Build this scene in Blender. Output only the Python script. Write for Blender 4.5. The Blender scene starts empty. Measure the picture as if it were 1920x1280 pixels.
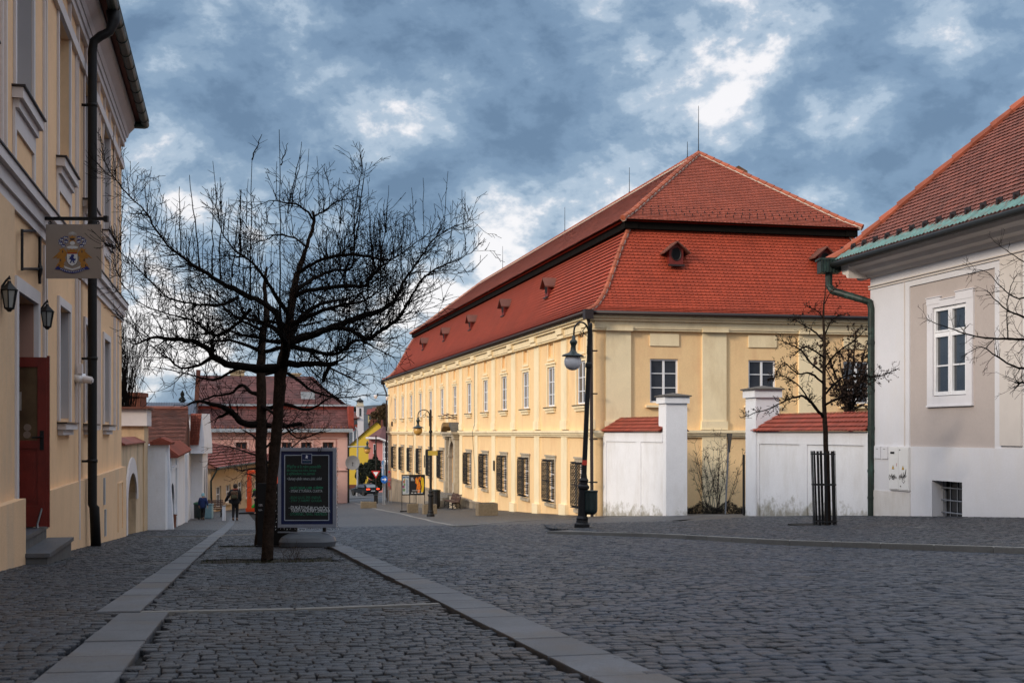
import bpy, math, random
import numpy as np
from mathutils import Vector, Matrix
random.seed(7); rng = np.random.default_rng(7)
SC = bpy.context.scene; COL = SC.collection
F = 2350.0; CZ = 0.62           # focal length in 1920-px units, camera height
# ---------------------------------------------------------------- camera
cd = bpy.data.cameras.new('camera'); cam = bpy.data.objects.new('camera', cd); COL.objects.link(cam)
cam.location = (0, 0, CZ); cam.rotation_euler = (math.radians(90), 0, 0)
cd.sensor_width = 36; cd.lens = F / 1920 * 36; cd.shift_y = (810 - 640) / 1920
cd.clip_start = 0.05; cd.clip_end = 6000
cd.dof.use_dof = True; cd.dof.focus_distance = 30; cd.dof.aperture_fstop = 9
SC.camera = cam
# ---------------------------------------------------------------- sky + sun
SUN_EL = math.radians(24); SUN_DIR = Vector((-1.0, -0.78, 0)).normalized()
tosun = Vector((SUN_DIR.x*math.cos(SUN_EL), SUN_DIR.y*math.cos(SUN_EL), math.sin(SUN_EL)))
W = bpy.data.worlds.new('World'); SC.world = W; W.use_nodes = True
nt = W.node_tree; N = nt.nodes; LK = nt.links; N.clear()
def wn(t, **k):
    n = N.new(t)
    for a, b in k.items():
        if a in ('inp',):
            for i, v in b.items(): n.inputs[i].default_value = v
        else: setattr(n, a, b)
    return n
def wm(op, a, b=None, c=None, clamp=False):
    n = N.new('ShaderNodeMath'); n.operation = op; n.use_clamp = clamp
    for i, v in enumerate((a, b, c)):
        if v is None: continue
        if isinstance(v, (int, float)): n.inputs[i].default_value = v
        else: LK.new(v, n.inputs[i])
    return n.outputs[0]
tc = wn('ShaderNodeTexCoord'); sep = wn('ShaderNodeSeparateXYZ'); LK.new(tc.outputs['Generated'], sep.inputs[0])
zc = wm('MAXIMUM', sep.outputs[2], 0.0); den = wm('ADD', zc, 0.42)
ux = wm('DIVIDE', sep.outputs[0], den); uy = wm('DIVIDE', sep.outputs[1], den)
cmb = wn('ShaderNodeCombineXYZ'); LK.new(ux, cmb.inputs[0]); LK.new(uy, cmb.inputs[1]); cmb.inputs[2].default_value = 3.7
mp = wn('ShaderNodeMapping'); mp.inputs['Rotation'].default_value = (0, math.radians(24), 0); mp.inputs['Scale'].default_value = (1.0, 1.0, 1.55); LK.new(tc.outputs['Generated'], mp.inputs[0])
def wnoise(scale, detail, rough, dist, off):
    m2 = wn('ShaderNodeMapping'); m2.inputs['Location'].default_value = off; LK.new(mp.outputs[0], m2.inputs[0])
    n = wn('ShaderNodeTexNoise'); n.inputs['Scale'].default_value = scale; n.inputs['Detail'].default_value = detail
    n.inputs['Roughness'].default_value = rough; n.inputs['Distortion'].default_value = dist; LK.new(m2.outputs[0], n.inputs['Vector'])
    return n.outputs['Fac']
n1 = wnoise(10.0, 9, 0.57, 0.15, (3.1, 1.7, 0)); n2 = wnoise(3.4, 3, 0.5, 0.1, (9.0, 4.0, 1)); n3 = wnoise(27, 8, 0.64, 0.2, (0, 7, 2))
def blob(px, py, k):                # soft brightening round a direction of the sky
    d = Vector(((px-960)/F, 1, (810-py)/F)).normalized()
    dp = wn('ShaderNodeVectorMath'); dp.operation = 'DOT_PRODUCT'; LK.new(tc.outputs['Generated'], dp.inputs[0]); dp.inputs[1].default_value = d
    return wm('EXPONENT', wm('MULTIPLY', wm('SUBTRACT', dp.outputs['Value'], 1.0), k))
v = wm('ADD', wm('MULTIPLY', n1, 0.62), wm('ADD', wm('MULTIPLY', n2, 0.22), wm('MULTIPLY', n3, 0.16)))
bl = None
for (px, py, k, a) in ((1330, 110, 160, .036), (1430, 20, 300, .03), (640, 240, 500, .05), (780, 200, 900, .04), (1010, 330, 260, .02), (880, 560, 260, .07), (260, 460, 160, .085), (240, 640, 300, .05), (700, 640, 500, .03), (960, 470, 600, .03), (1180, 290, 300, .03),
                       (420, 80, 60, -.035), (900, 250, 500, -.03), (1700, 220, 60, -.03), (1000, 80, 150, -.03), (420, 330, 200, -.03), (740, 380, 500, -.03)):
    t = wm('MULTIPLY', blob(px, py, k), a); bl = t if bl is None else wm('ADD', bl, t)
v = wm('ADD', v, bl)
ramp = wn('ShaderNodeValToRGB'); LK.new(v, ramp.inputs[0])
cr = ramp.color_ramp; cr.interpolation = 'EASE'
SKY = [(0.395, (0.120, 0.195, 0.305)), (0.465, (0.175, 0.268, 0.395)), (0.507, (0.24, 0.34, 0.465)), (0.550, (0.395, 0.49, 0.60)), (0.612, (0.88, 0.86, 0.87))]
cr.elements[0].position, cr.elements[0].color = SKY[0][0], (*SKY[0][1], 1)
cr.elements[1].position, cr.elements[1].color = SKY[-1][0], (*SKY[-1][1], 1)
for p, c in SKY[1:-1]:
    e = cr.elements.new(p); e.color = (*c, 1)
# brightness added to unseen sky to light walls, blue grey bank over the street
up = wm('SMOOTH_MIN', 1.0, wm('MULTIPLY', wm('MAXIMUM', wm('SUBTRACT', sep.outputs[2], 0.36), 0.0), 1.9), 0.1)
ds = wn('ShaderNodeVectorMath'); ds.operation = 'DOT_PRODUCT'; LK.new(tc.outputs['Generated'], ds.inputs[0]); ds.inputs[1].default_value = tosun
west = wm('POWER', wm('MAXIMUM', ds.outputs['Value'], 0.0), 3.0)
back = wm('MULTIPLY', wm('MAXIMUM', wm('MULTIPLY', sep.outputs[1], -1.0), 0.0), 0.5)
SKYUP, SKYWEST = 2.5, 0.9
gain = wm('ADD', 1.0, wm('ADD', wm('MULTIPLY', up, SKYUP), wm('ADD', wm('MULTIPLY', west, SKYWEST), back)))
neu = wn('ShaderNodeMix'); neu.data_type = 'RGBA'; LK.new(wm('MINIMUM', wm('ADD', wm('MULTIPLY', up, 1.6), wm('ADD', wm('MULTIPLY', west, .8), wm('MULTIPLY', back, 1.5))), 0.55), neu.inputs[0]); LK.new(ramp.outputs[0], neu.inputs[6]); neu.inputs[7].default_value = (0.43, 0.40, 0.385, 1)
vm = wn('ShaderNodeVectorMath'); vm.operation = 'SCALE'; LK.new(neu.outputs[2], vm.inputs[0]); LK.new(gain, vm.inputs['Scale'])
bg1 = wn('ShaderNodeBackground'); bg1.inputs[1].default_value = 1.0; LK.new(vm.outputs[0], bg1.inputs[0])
sky = wn('ShaderNodeTexSky'); sky.sky_type = 'NISHITA'; sky.sun_disc = False; sky.sun_elevation = SUN_EL
sky.sun_rotation = math.atan2(SUN_DIR.x, SUN_DIR.y)
bg2 = wn('ShaderNodeBackground'); bg2.inputs[1].default_value = 0.10; LK.new(sky.outputs[0], bg2.inputs[0])
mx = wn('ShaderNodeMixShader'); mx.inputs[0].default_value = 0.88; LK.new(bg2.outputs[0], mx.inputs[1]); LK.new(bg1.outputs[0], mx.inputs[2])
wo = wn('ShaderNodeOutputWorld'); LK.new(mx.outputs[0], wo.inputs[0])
W.cycles.sampling_method = 'MANUAL'; W.cycles.sample_map_resolution = 1024
sl = bpy.data.lights.new('sun', 'SUN'); sl.energy = 2.3; sl.angle = math.radians(11); sl.color = (1.0, 0.85, 0.68)
so = bpy.data.objects.new('sun', sl); COL.objects.link(so); so.location = (-40, -20, 60)
so.rotation_euler = tosun.to_track_quat('Z', 'Y').to_euler()
vs = SC.view_settings; vs.view_transform = 'Standard'; vs.look = 'None'; vs.exposure = 0.22; vs.gamma = 1; vs.use_curve_mapping = False
SC.cycles.max_bounces = 6; SC.cycles.diffuse_bounces = 3; SC.cycles.glossy_bounces = 3; SC.cycles.transparent_max_bounces = 6
SC.cycles.use_denoising = True; SC.cycles.caustics_reflective = False; SC.cycles.caustics_refractive = False

# ---------------------------------------------------------------- helpers
KU = 0.2264
U = Vector((-KU, 1, 0)).normalized(); V = Vector((U.y, -U.x, 0))   # along the street, across it
LY = ([-80, 0, 50, 60, 70, 80, 92, 112, 165, 300, 4000], [-4.9, 0, 3.075, 3.58, 4.03, 4.47, 4.97, 5.85, 8.0, 9.5, 9.5])
AS = ([-60, 0.5, 8.8, 13.4, 15, 17.4, 40], [.62, .61, .46, .36, .25, .18, .1])
def gz(x, y): return CZ - np.interp(x + KU*y, *AS) - np.interp(y, *LY)
def kerbdrop(s): t = np.clip((s - 3.5)/5.0, 0, 1); return 0.07*t*t*(3-2*t)
def rz(x, y): u = np.clip((np.asarray(y) - 36.5)/5.5, 0, 1); return gz(x, y) - kerbdrop(x + KU*y)*(1-u*u*(3-2*u))
def P(px, py, Y): return Vector(((px-960)/F*Y, Y, CZ - (py-810)/F*Y))
def G(px, py, z_off=0.0, fn=gz):      # where the ray through a pixel meets the ground
    lo, hi = 2.0, 300.0
    f = lambda Y: (CZ - (py-810)/F*Y) - (fn((px-960)/F*Y, Y) + z_off)
    Y = lo; prev = f(lo)
    while Y < hi:
        Y2 = Y*1.01; c = f(Y2)
        if c <= 0:
            a, b = Y, Y2
            for _ in range(30):
                m = (a+b)/2
                if f(m) > 0: a = m
                else: b = m
            Y = a; break
        Y = Y2
    return Vector(((px-960)/F*Y, Y, float(gz((px-960)/F*Y, Y))))
def on(px, Y, dz=0): x = (px-960)/F*Y; return Vector((x, Y, float(gz(x, Y)) + dz))
def frame(o, a, n):                   # local x along a, y along n, z up
    a = Vector(a).normalized(); n = Vector(n).normalized()
    m = Matrix.Identity(4)
    for i in range(3): m[i][0] = a[i]; m[i][1] = n[i]; m[i][2] = (0, 0, 1)[i]; m[i][3] = o[i]
    return m
I4 = Matrix.Identity(4)
class MB:
    def __init__(s, fr=None): s.v = []; s.f = []; s.fr = fr or I4; s.mi = []; s.m = 0
    def add(s, vs, fs):
        k = len(s.v); fr = s.fr
        s.v += [fr @ Vector(q) for q in vs]; s.f += [tuple(i + k for i in f) for f in fs]; s.mi += [s.m]*len(fs)
        return s
    def poly(s, pts): return s.add(pts, [tuple(range(len(pts)))])
    def box(s, x0, x1, y0, y1, z0, z1, bev=0):
        if bev:
            b = bev; vs = []
            for (z, i) in ((z0, b), (z0+b, 0), (z1-b, 0), (z1, b)):
                vs += [(x0+i, y0+b if i else y0+b*.0, z)] if False else []
                vs += [(x0+i+ (0 if i else 0), y0+i, z), (x1-i, y0+i, z), (x1-i, y1-i, z), (x0+i, y1-i, z)]
            fs = [(3, 2, 1, 0), (12, 13, 14, 15)]
            for k in range(3):
                for j in range(4):
                    a = k*4+j; c = k*4+(j+1) % 4; fs.append((a, c, c+4, a+4))
            return s.add(vs, fs)
        return s.add([(x0, y0, z0), (x1, y0, z0), (x1, y1, z0), (x0, y1, z0), (x0, y0, z1), (x1, y0, z1), (x1, y1, z1), (x0, y1, z1)],
                     [(0, 3, 2, 1), (4, 5, 6, 7), (0, 1, 5, 4), (1, 2, 6, 5), (2, 3, 7, 6), (3, 0, 4, 7)])
    def prism(s, pts, y0, y1, ax='y'):  # outline in x,z pushed along y (or x,y along z)
        n = len(pts)
        if ax == 'y': vs = [(a, y0, b) for a, b in pts] + [(a, y1, b) for a, b in pts]
        elif ax == 'x': vs = [(y0, a, b) for a, b in pts] + [(y1, a, b) for a, b in pts]
        else: vs = [(a, b, y0) for a, b in pts] + [(a, b, y1) for a, b in pts]
        return s.add(vs, [tuple(range(n)), tuple(range(2*n-1, n-1, -1))] + [(i, (i+1) % n, n+(i+1) % n, n+i) for i in range(n)])
    def tube(s, pts, rad, n=8, cap=True):
        pts = [Vector(p) for p in pts]
        if isinstance(rad, (int, float)): rad = [rad]*len(pts)
        vs = []; ref = None
        for i, p in enumerate(pts):
            d = (pts[min(i+1, len(pts)-1)] - pts[max(i-1, 0)])
            d = d.normalized() if d.length > 1e-9 else Vector((0, 0, 1))
            if ref is None: ref = Vector((1, 0, 0)) if abs(d.x) < .9 else Vector((0, 1, 0))
            a = d.cross(ref); a = a.normalized() if a.length > 1e-6 else d.orthogonal().normalized()
            b = a.cross(d); ref = b
            for k in range(n):
                t = 2*math.pi*k/n; vs.append(p + (a*math.cos(t) + b*math.sin(t))*rad[i])
        fs = [(i*n+k, i*n+(k+1) % n, (i+1)*n+(k+1) % n, (i+1)*n+k) for i in range(len(pts)-1) for k in range(n)]
        if cap: fs += [tuple(range(n-1, -1, -1)), tuple(range((len(pts)-1)*n, len(pts)*n))]
        return s.add(vs, fs)
    def lathe(s, prof, c=(0, 0, 0), n=16):
        vs = [(c[0]+r*math.cos(2*math.pi*k/n), c[1]+r*math.sin(2*math.pi*k/n), c[2]+z) for r, z in prof for k in range(n)]
        fs = [(i*n+k, i*n+(k+1) % n, (i+1)*n+(k+1) % n, (i+1)*n+k) for i in range(len(prof)-1) for k in range(n)]
        fs += [tuple(range(n-1, -1, -1)), tuple(range((len(prof)-1)*n, len(prof)*n))]
        return s.add(vs, fs)
    def build(s, name, mat, parent=None, smooth=False, local=False):
        vs = s.v
        if parent is not None and not local:
            inv = MATS[parent.name].inverted(); vs = [inv @ q for q in vs]
        me = bpy.data.meshes.new(name); me.from_pydata([tuple(q) for q in vs], [], s.f)
        ms = mat if isinstance(mat, (list, tuple)) else [mat]
        for m in ms: me.materials.append(m)
        if len(ms) > 1: me.polygons.foreach_set('material_index', s.mi)
        if smooth: me.polygons.foreach_set('use_smooth', [True]*len(me.polygons))
        me.update()
        o = bpy.data.objects.new(name, me); COL.objects.link(o)
        if parent is not None: o.parent = parent; MATS[o.name] = MATS[parent.name]
        else: MATS[o.name] = I4
        return o
MATS = {}
def np_mesh(name, verts, faces, mat, parent=None, smooth=False):   # faces: n x 4 array
    me = bpy.data.meshes.new(name); nv, nf = len(verts), len(faces); k = faces.shape[1]
    me.vertices.add(nv); me.vertices.foreach_set('co', np.ascontiguousarray(verts, dtype=np.float32).ravel())
    me.loops.add(nf*k); me.loops.foreach_set('vertex_index', np.ascontiguousarray(faces, dtype=np.int32).ravel())
    me.polygons.add(nf); me.polygons.foreach_set('loop_start', np.arange(0, nf*k, k, dtype=np.int32))
    me.polygons.foreach_set('loop_total', np.full(nf, k, dtype=np.int32))
    if smooth: me.polygons.foreach_set('use_smooth', np.ones(nf, dtype=bool))
    me.materials.append(mat); me.update(calc_edges=True); me.validate()
    o = bpy.data.objects.new(name, me); COL.objects.link(o)
    if parent is not None: o.parent = parent; MATS[o.name] = MATS[parent.name]
    else: MATS[o.name] = I4
    return o
def thing(name, label, cat, loc=(0, 0, 0), rotz=0, group=None):
    o = bpy.data.objects.new(name, None); COL.objects.link(o); o.location = loc; o.rotation_euler = (0, 0, rotz); o.empty_display_size = .3
    MATS[o.name] = Matrix.Translation(Vector(loc)) @ Matrix.Rotation(rotz, 4, 'Z')
    return tag(o, label, cat, group)
def tag(o, label=None, cat=None, group=None, kind=None):
    if label: o['label'] = label
    if cat: o['category'] = cat
    if group: o['group'] = group
    if kind: o['kind'] = kind
    return o
def struct(o): o['kind'] = 'structure'; return o
def kids(o): return [c for c in COL.objects if c.parent == o]
def dup(root, loc, rotz, label, group=None):
    def cp(o, par):
        c = o.copy(); COL.objects.link(c); c.parent = par
        for k in kids(o): cp(k, c)
        return c
    r = cp(root, None); r.location = loc; r.rotation_euler = (0, 0, rotz); r['label'] = label
    if group: r['group'] = group
    return r
# ---------------------------------------------------------------- materials
def mat(name, col, rough=.8, var=.12, scale=3.0, bump=0.0, bscale=40, spec=.4, metal=0, stain=None, stain_s=.6, stain_amt=.5, island=0.0, detail=6, emit=None, fine=0.0, foot=None):
    m = bpy.data.materials.new(name); m.use_nodes = True; t = m.node_tree; n = t.nodes; l = t.links
    bs = n['Principled BSDF']; bs.inputs['Roughness'].default_value = rough; bs.inputs['Metallic'].default_value = metal
    bs.inputs['Specular IOR Level'].default_value = spec
    tcn = n.new('ShaderNodeTexCoord')
    no = n.new('ShaderNodeTexNoise'); no.inputs['Scale'].default_value = scale; no.inputs['Detail'].default_value = detail; no.inputs['Roughness'].default_value = .62
    l.new(tcn.outputs['Object'], no.inputs['Vector'])
    mr = n.new('ShaderNodeMapRange'); mr.inputs['From Min'].default_value = .25; mr.inputs['From Max'].default_value = .75
    mr.inputs['To Min'].default_value = 1-var; mr.inputs['To Max'].default_value = 1+var; l.new(no.outputs['Fac'], mr.inputs['Value'])
    fac = mr.outputs[0]
    def mul(a, b):
        q = n.new('ShaderNodeMath'); q.operation = 'MULTIPLY'; l.new(a, q.inputs[0]); l.new(b, q.inputs[1]); return q.outputs[0]
    if fine:
        nf = n.new('ShaderNodeTexNoise'); nf.inputs['Scale'].default_value = scale*14; nf.inputs['Detail'].default_value = 4; l.new(tcn.outputs['Object'], nf.inputs['Vector'])
        m3 = n.new('ShaderNodeMapRange'); m3.inputs['From Min'].default_value = .3; m3.inputs['From Max'].default_value = .7
        m3.inputs['To Min'].default_value = 1-fine; m3.inputs['To Max'].default_value = 1+fine; l.new(nf.outputs['Fac'], m3.inputs['Value']); fac = mul(fac, m3.outputs[0])
    if island:
        g = n.new('ShaderNodeNewGeometry'); m2 = n.new('ShaderNodeMapRange')
        m2.inputs['To Min'].default_value = 1-island; m2.inputs['To Max'].default_value = 1+island; l.new(g.outputs['Random Per Island'], m2.inputs['Value'])
        fac = mul(fac, m2.outputs[0])
    vmn = n.new('ShaderNodeVectorMath'); vmn.operation = 'SCALE'; l.new(fac, vmn.inputs['Scale']); vmn.inputs[0].default_value = col[:3]
    out = vmn.outputs[0]
    if stain:
        mpn = n.new('ShaderNodeMapping'); mpn.inputs['Scale'].default_value = (1, 1, .35); l.new(tcn.outputs['Object'], mpn.inputs[0])
        ns = n.new('ShaderNodeTexNoise'); ns.inputs['Scale'].default_value = stain_s; ns.inputs['Detail'].default_value = 8; ns.inputs['Roughness'].default_value = .7; l.new(mpn.outputs[0], ns.inputs['Vector'])
        rm = n.new('ShaderNodeMapRange'); rm.inputs['From Min'].default_value = .5; rm.inputs['From Max'].default_value = .68; rm.inputs['To Max'].default_value = stain_amt; l.new(ns.outputs['Fac'], rm.inputs['Value'])
        mxn = n.new('ShaderNodeMix'); mxn.data_type = 'RGBA'; l.new(rm.outputs[0], mxn.inputs[0]); l.new(out, mxn.inputs[6]); mxn.inputs[7].default_value = (*stain, 1)
        out = mxn.outputs[2]
    if foot:      # splashed dirt and moss patches low on the wall
        fc, fh, fz = foot; sx_ = n.new('ShaderNodeSeparateXYZ'); l.new(tcn.outputs['Object'], sx_.inputs[0])
        nf2 = n.new('ShaderNodeTexNoise'); nf2.inputs['Scale'].default_value = 3.2; nf2.inputs['Detail'].default_value = 9; nf2.inputs['Roughness'].default_value = .72; l.new(tcn.outputs['Object'], nf2.inputs['Vector'])
        a1 = n.new('ShaderNodeMapRange'); a1.inputs['From Min'].default_value = fz; a1.inputs['From Max'].default_value = fz+fh; a1.inputs['To Min'].default_value = .22; a1.inputs['To Max'].default_value = -.25; l.new(sx_.outputs[2], a1.inputs['Value'])
        a2 = n.new('ShaderNodeMath'); a2.operation = 'ADD'; l.new(nf2.outputs['Fac'], a2.inputs[0]); l.new(a1.outputs[0], a2.inputs[1])
        a3 = n.new('ShaderNodeMapRange'); a3.inputs['From Min'].default_value = .52; a3.inputs['From Max'].default_value = .72; a3.inputs['To Max'].default_value = .8; l.new(a2.outputs[0], a3.inputs['Value'])
        mx2 = n.new('ShaderNodeMix'); mx2.data_type = 'RGBA'; l.new(a3.outputs[0], mx2.inputs[0]); l.new(out, mx2.inputs[6]); mx2.inputs[7].default_value = (*fc, 1); out = mx2.outputs[2]
    l.new(out, bs.inputs['Base Color'])
    if bump:
        nb = n.new('ShaderNodeTexNoise'); nb.inputs['Scale'].default_value = bscale; nb.inputs['Detail'].default_value = 5; l.new(tcn.outputs['Object'], nb.inputs['Vector'])
        b = n.new('ShaderNodeBump'); b.inputs['Strength'].default_value = bump; b.inputs['Distance'].default_value = .02; l.new(nb.outputs['Fac'], b.inputs['Height']); l.new(b.outputs[0], bs.inputs['Normal'])
    if emit:
        bs.inputs['Emission Color'].default_value = (*emit[:3], 1); bs.inputs['Emission Strength'].default_value = emit[3]
    return m
def srgb(r, g, b, k=1.0):
    f = lambda c: ((c/255+.055)/1.055)**2.4 if c > 10 else c/255/12.92
    return (f(r)*k, f(g)*k, f(b)*k)
def setts_mat(name, col, joint, size, rough=.55, bump=.5):
    m = bpy.data.materials.new(name); m.use_nodes = True; t = m.node_tree; n = t.nodes; l = t.links; bs = n['Principled BSDF']
    tcn = n.new('ShaderNodeTexCoord')
    vo = n.new('ShaderNodeTexVoronoi'); vo.feature = 'DISTANCE_TO_EDGE'; vo.inputs['Scale'].default_value = 1/size; vo.inputs['Randomness'].default_value = .45
    vc = n.new('ShaderNodeTexVoronoi'); vc.inputs['Scale'].default_value = 1/size; vc.inputs['Randomness'].default_value = .45
    for q in (vo, vc): l.new(tcn.outputs['Object'], q.inputs['Vector'])
    mr = n.new('ShaderNodeMapRange'); mr.inputs['From Min'].default_value = .03; mr.inputs['From Max'].default_value = .12; l.new(vo.outputs['Distance'], mr.inputs['Value'])
    no = n.new('ShaderNodeTexNoise'); no.inputs['Scale'].default_value = .5; no.inputs['Detail'].default_value = 8; l.new(tcn.outputs['Object'], no.inputs['Vector'])
    sp = n.new('ShaderNodeSeparateColor'); l.new(vc.outputs['Color'], sp.inputs[0])
    a = n.new('ShaderNodeMath'); a.operation = 'MULTIPLY_ADD'; l.new(sp.outputs[0], a.inputs[0]); a.inputs[1].default_value = .5; a.inputs[2].default_value = .45
    b = n.new('ShaderNodeMath'); b.operation = 'MULTIPLY_ADD'; l.new(no.outputs['Fac'], b.inputs[0]); b.inputs[1].default_value = .9; l.new(a.outputs[0], b.inputs[2])
    vmn = n.new('ShaderNodeVectorMath'); vmn.operation = 'SCALE'; vmn.inputs[0].default_value = col; l.new(b.outputs[0], vmn.inputs['Scale'])
    mxn = n.new('ShaderNodeMix'); mxn.data_type = 'RGBA'; l.new(mr.outputs[0], mxn.inputs[0]); mxn.inputs[6].default_value = (*joint, 1); l.new(vmn.outputs[0], mxn.inputs[7])
    l.new(mxn.outputs[2], bs.inputs['Base Color']); bs.inputs['Roughness'].default_value = rough
    bu = n.new('ShaderNodeBump'); bu.inputs['Strength'].default_value = bump; bu.inputs['Distance'].default_value = .03; l.new(mr.outputs[0], bu.inputs['Height']); l.new(bu.outputs[0], bs.inputs['Normal'])
    return m
M = {}
def glass(name, col=(.03, .035, .045), rough=.06): return mat(name, col, rough, .3, 1.5, spec=.9)
M['glass'] = glass('glass'); M['glass_dark'] = glass('glass_dark', (.012, .013, .016)); M['glass_pale'] = glass('glass_pale', (.10, .12, .15), .12)
M['yellow'] = mat('ochre_plaster', (.85, .595, .315), .9, .045, 1.2, .12, 60, stain=(.74, .47, .25), stain_s=1.0, stain_amt=.75, fine=.04)
M['yellow_end'] = M['yellow']
M['cream'] = mat('cream_plaster', (.86, .72, .47), .9, .05, 1.5, .12, 60, stain=(.62, .47, .27), stain_s=.9, stain_amt=.5, fine=.03)
M['tile'] = mat('red_clay_tile', (.32, .049, .021), .72, .15, .8, .2, 30, island=.11, spec=.3, stain=(.26, .05, .028), stain_s=.35, stain_amt=.35)
M['tile_up'] = mat('brown_red_tile', (.30, .067, .036), .72, .16, .8, .2, 30, island=.12, spec=.3, stain=(.22, .06, .035), stain_s=.4, stain_amt=.45)
M['tile_old'] = mat('old_brown_tile', (.14, .050, .034), .75, .3, .9, .3, 30, island=.32, spec=.3, stain=(.10, .045, .035), stain_s=.6, stain_amt=.7)
M['tile_ridge'] = mat('orange_ridge_tile', (.33, .085, .040), .75, .2, 2, .2, 30, island=.2)
M['tile_far'] = mat('weathered_far_tile', (.105, .040, .038), .8, .35, .7, .3, 12, island=.25, stain=(.055, .03, .03), stain_s=.8, stain_amt=.8)
M['tile_cap'] = mat('rusty_coping_tile', (.20, .050, .030), .8, .3, 2, .2, 30, island=.25, stain=(.12, .05, .035), stain_s=1.5, stain_amt=.6)
M['mortar'] = mat('pale_mortar', (.46, .39, .32), .95, .2, 8, .4, 40)
M['metal_black'] = mat('black_painted_iron', (.008, .008, .009), .55, .3, 12, .1, 60, spec=.3)
M['metal_green'] = mat('dark_green_iron', (.010, .022, .022), .4, .3, 8, .1, 60, spec=.5)
M['gutter_dark'] = mat('blackened_gutter', (.010, .011, .010), .6, .4, 6, spec=.3)
M['brown_metal'] = mat('brown_sheet_metal', (.018, .009, .008), .55, .3, 4, spec=.5)
M['copper'] = mat('weathered_copper', (.012, .022, .018), .55, .5, 6, .2, 30, stain=(.05, .12, .10), stain_s=4.5, stain_amt=.5)
M['verdigris'] = mat('verdigris_copper', (.09, .19, .175), .6, .4, 6, .2, 30, stain=(.14, .075, .05), stain_s=6, stain_amt=.9)
M['white_gate'] = mat('white_gate_limewash', (.75, .76, .79), .92, .05, 1.5, .25, 40, stain=(.60, .59, .58), stain_s=1.1, stain_amt=.5, fine=.03, foot=((.22, .20, .14), .9, -.3))
M['white_wall'] = mat('white_limewash', (.72, .74, .79), .92, .05, 1.5, .25, 40, stain=(.58, .56, .53), stain_s=1.1, stain_amt=.6, fine=.03)
M['white_house'] = mat('white_plaster', (.64, .645, .685), .92, .04, 1.2, .2, 50, stain=(.62, .60, .59), stain_s=.7, stain_amt=.5, fine=.02)
M['beige_house'] = mat('beige_plaster', (.44, .39, .37), .92, .05, 1.2, .2, 50, fine=.03)
M['white_paint'] = mat('white_paint', (.76, .77, .80), .55, .08, 9, .1, 60)
M['orange_plaster'] = mat('apricot_plaster', (.84, .555, .32), .9, .06, 1.3, .2, 60, stain=(.66, .44, .27), stain_s=.9, stain_amt=.65, fine=.03)
M['lilac_white'] = mat('pale_moulding_plaster', (.66, .61, .60), .9, .06, 3, .15, 50)
M['stone'] = mat('sandstone', (.42, .36, .27), .9, .2, 5, .4, 40, stain=(.25, .21, .16), stain_s=2, stain_amt=.6)
M['concrete'] = mat('pebble_concrete', (.19, .15, .10), .95, .3, 9, .8, 60, fine=.2)
M['granite'] = mat('granite_slab', (.078, .084, .096), .55, .28, 2.2, .3, 90, fine=.14, island=.16, stain=(.085, .064, .044), stain_s=1.3, stain_amt=.75)
M['granite_light'] = mat('pale_granite', (.17, .165, .155), .7, .15, 3, .3, 90, fine=.12, island=.12)
M['bark'] = mat('dark_bark', (.010, .0078, .007), .98, .5, 14, 1.0, 45, fine=.4, spec=.05)
M['bark_trunk'] = mat('brown_fissured_bark', (.030, .020, .015), .97, .6, 16, 1.0, 60, fine=.6, spec=.08)
M['twig'] = mat('dark_twig', (.008, .0065, .006), .98, .3, 10, spec=.03)
M['wood_brown'] = mat('brown_door_wood', (.16, .045, .02), .5, .3, 5, .3, 30)
M['red_wood'] = mat('red_brown_door_wood', (.17, .016, .009), .38, .25, 6, .1, 40, spec=.5)
M['road'] = setts_mat('cobbled_road', (.034, .038, .047), (.008, .007, .006), .10)
M['pave'] = setts_mat('mosaic_pavement', (.050, .049, .050), (.010, .009, .008), .07)
M['earth'] = mat('joint_sand', (.005, .0045, .004), .95, .4, 6, .5, 50, fine=.3)
M['sett'] = mat('blue_grey_sett', (.017, .024, .037), .42, .28, 1.1, .6, 90, island=.42, fine=.3, spec=.42, stain=(.028, .024, .020), stain_s=1.0, stain_amt=.7)
M['sett_small'] = mat('grey_mosaic_sett', (.022, .026, .034), .45, .28, 1.3, .6, 110, island=.45, fine=.3, spec=.4, stain=(.044, .031, .022), stain_s=.9, stain_amt=.75)
M['asphalt'] = mat('asphalt', (.060, .062, .066), .85, .2, 2, .4, 120, fine=.2)
M['grass'] = mat('dry_grass', (.05, .05, .02), .95, .5, 10)
# ================================================================ GROUND
def sheet(name, ss, ys, fn, off, m):
    ss, ys = np.array(ss, float), np.array(ys, float)
    S, Y = np.meshgrid(ss, ys); X = S - KU*Y; Z = fn(X, Y) + off
    nv = S.size; a = np.arange(nv).reshape(S.shape)
    f = np.stack([a[:-1, :-1], a[:-1, 1:], a[1:, 1:], a[1:, :-1]], -1).reshape(-1, 4)
    return struct(np_mesh(name, np.stack([X, Y, Z], -1).reshape(-1, 3), f, m, smooth=True))
def far_fn(x, y): return rz(x, y)
ys = list(np.arange(-60, 60, 2.0)) + list(np.arange(60, 180, 5.0)) + [200, 230, 260, 300, 400, 600, 1000, 1800, 3500]
ss = [-2500, -800, -300, -120, -60, -30, -15] + list(np.arange(-8, 24, 1.0)) + [30, 45, 80, 200, 600, 2500]
sheet('ground', ss, ys, far_fn, -.035, M['earth'])
sheet('road', list(np.arange(1.7, 40, .8)), list(np.arange(39.6, 180, 1.5)), rz, -.004, M['road'])
sheet('street', list(np.arange(1.7, 10.2, .5)), list(np.arange(-30, 4, 1.0)), rz, -.004, M['road'])
sheet('footpath', list(np.arange(-9.3, 1.5, .7)), list(np.arange(37.5, 130, 1.5)), gz, -.002, M['pave'])
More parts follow.
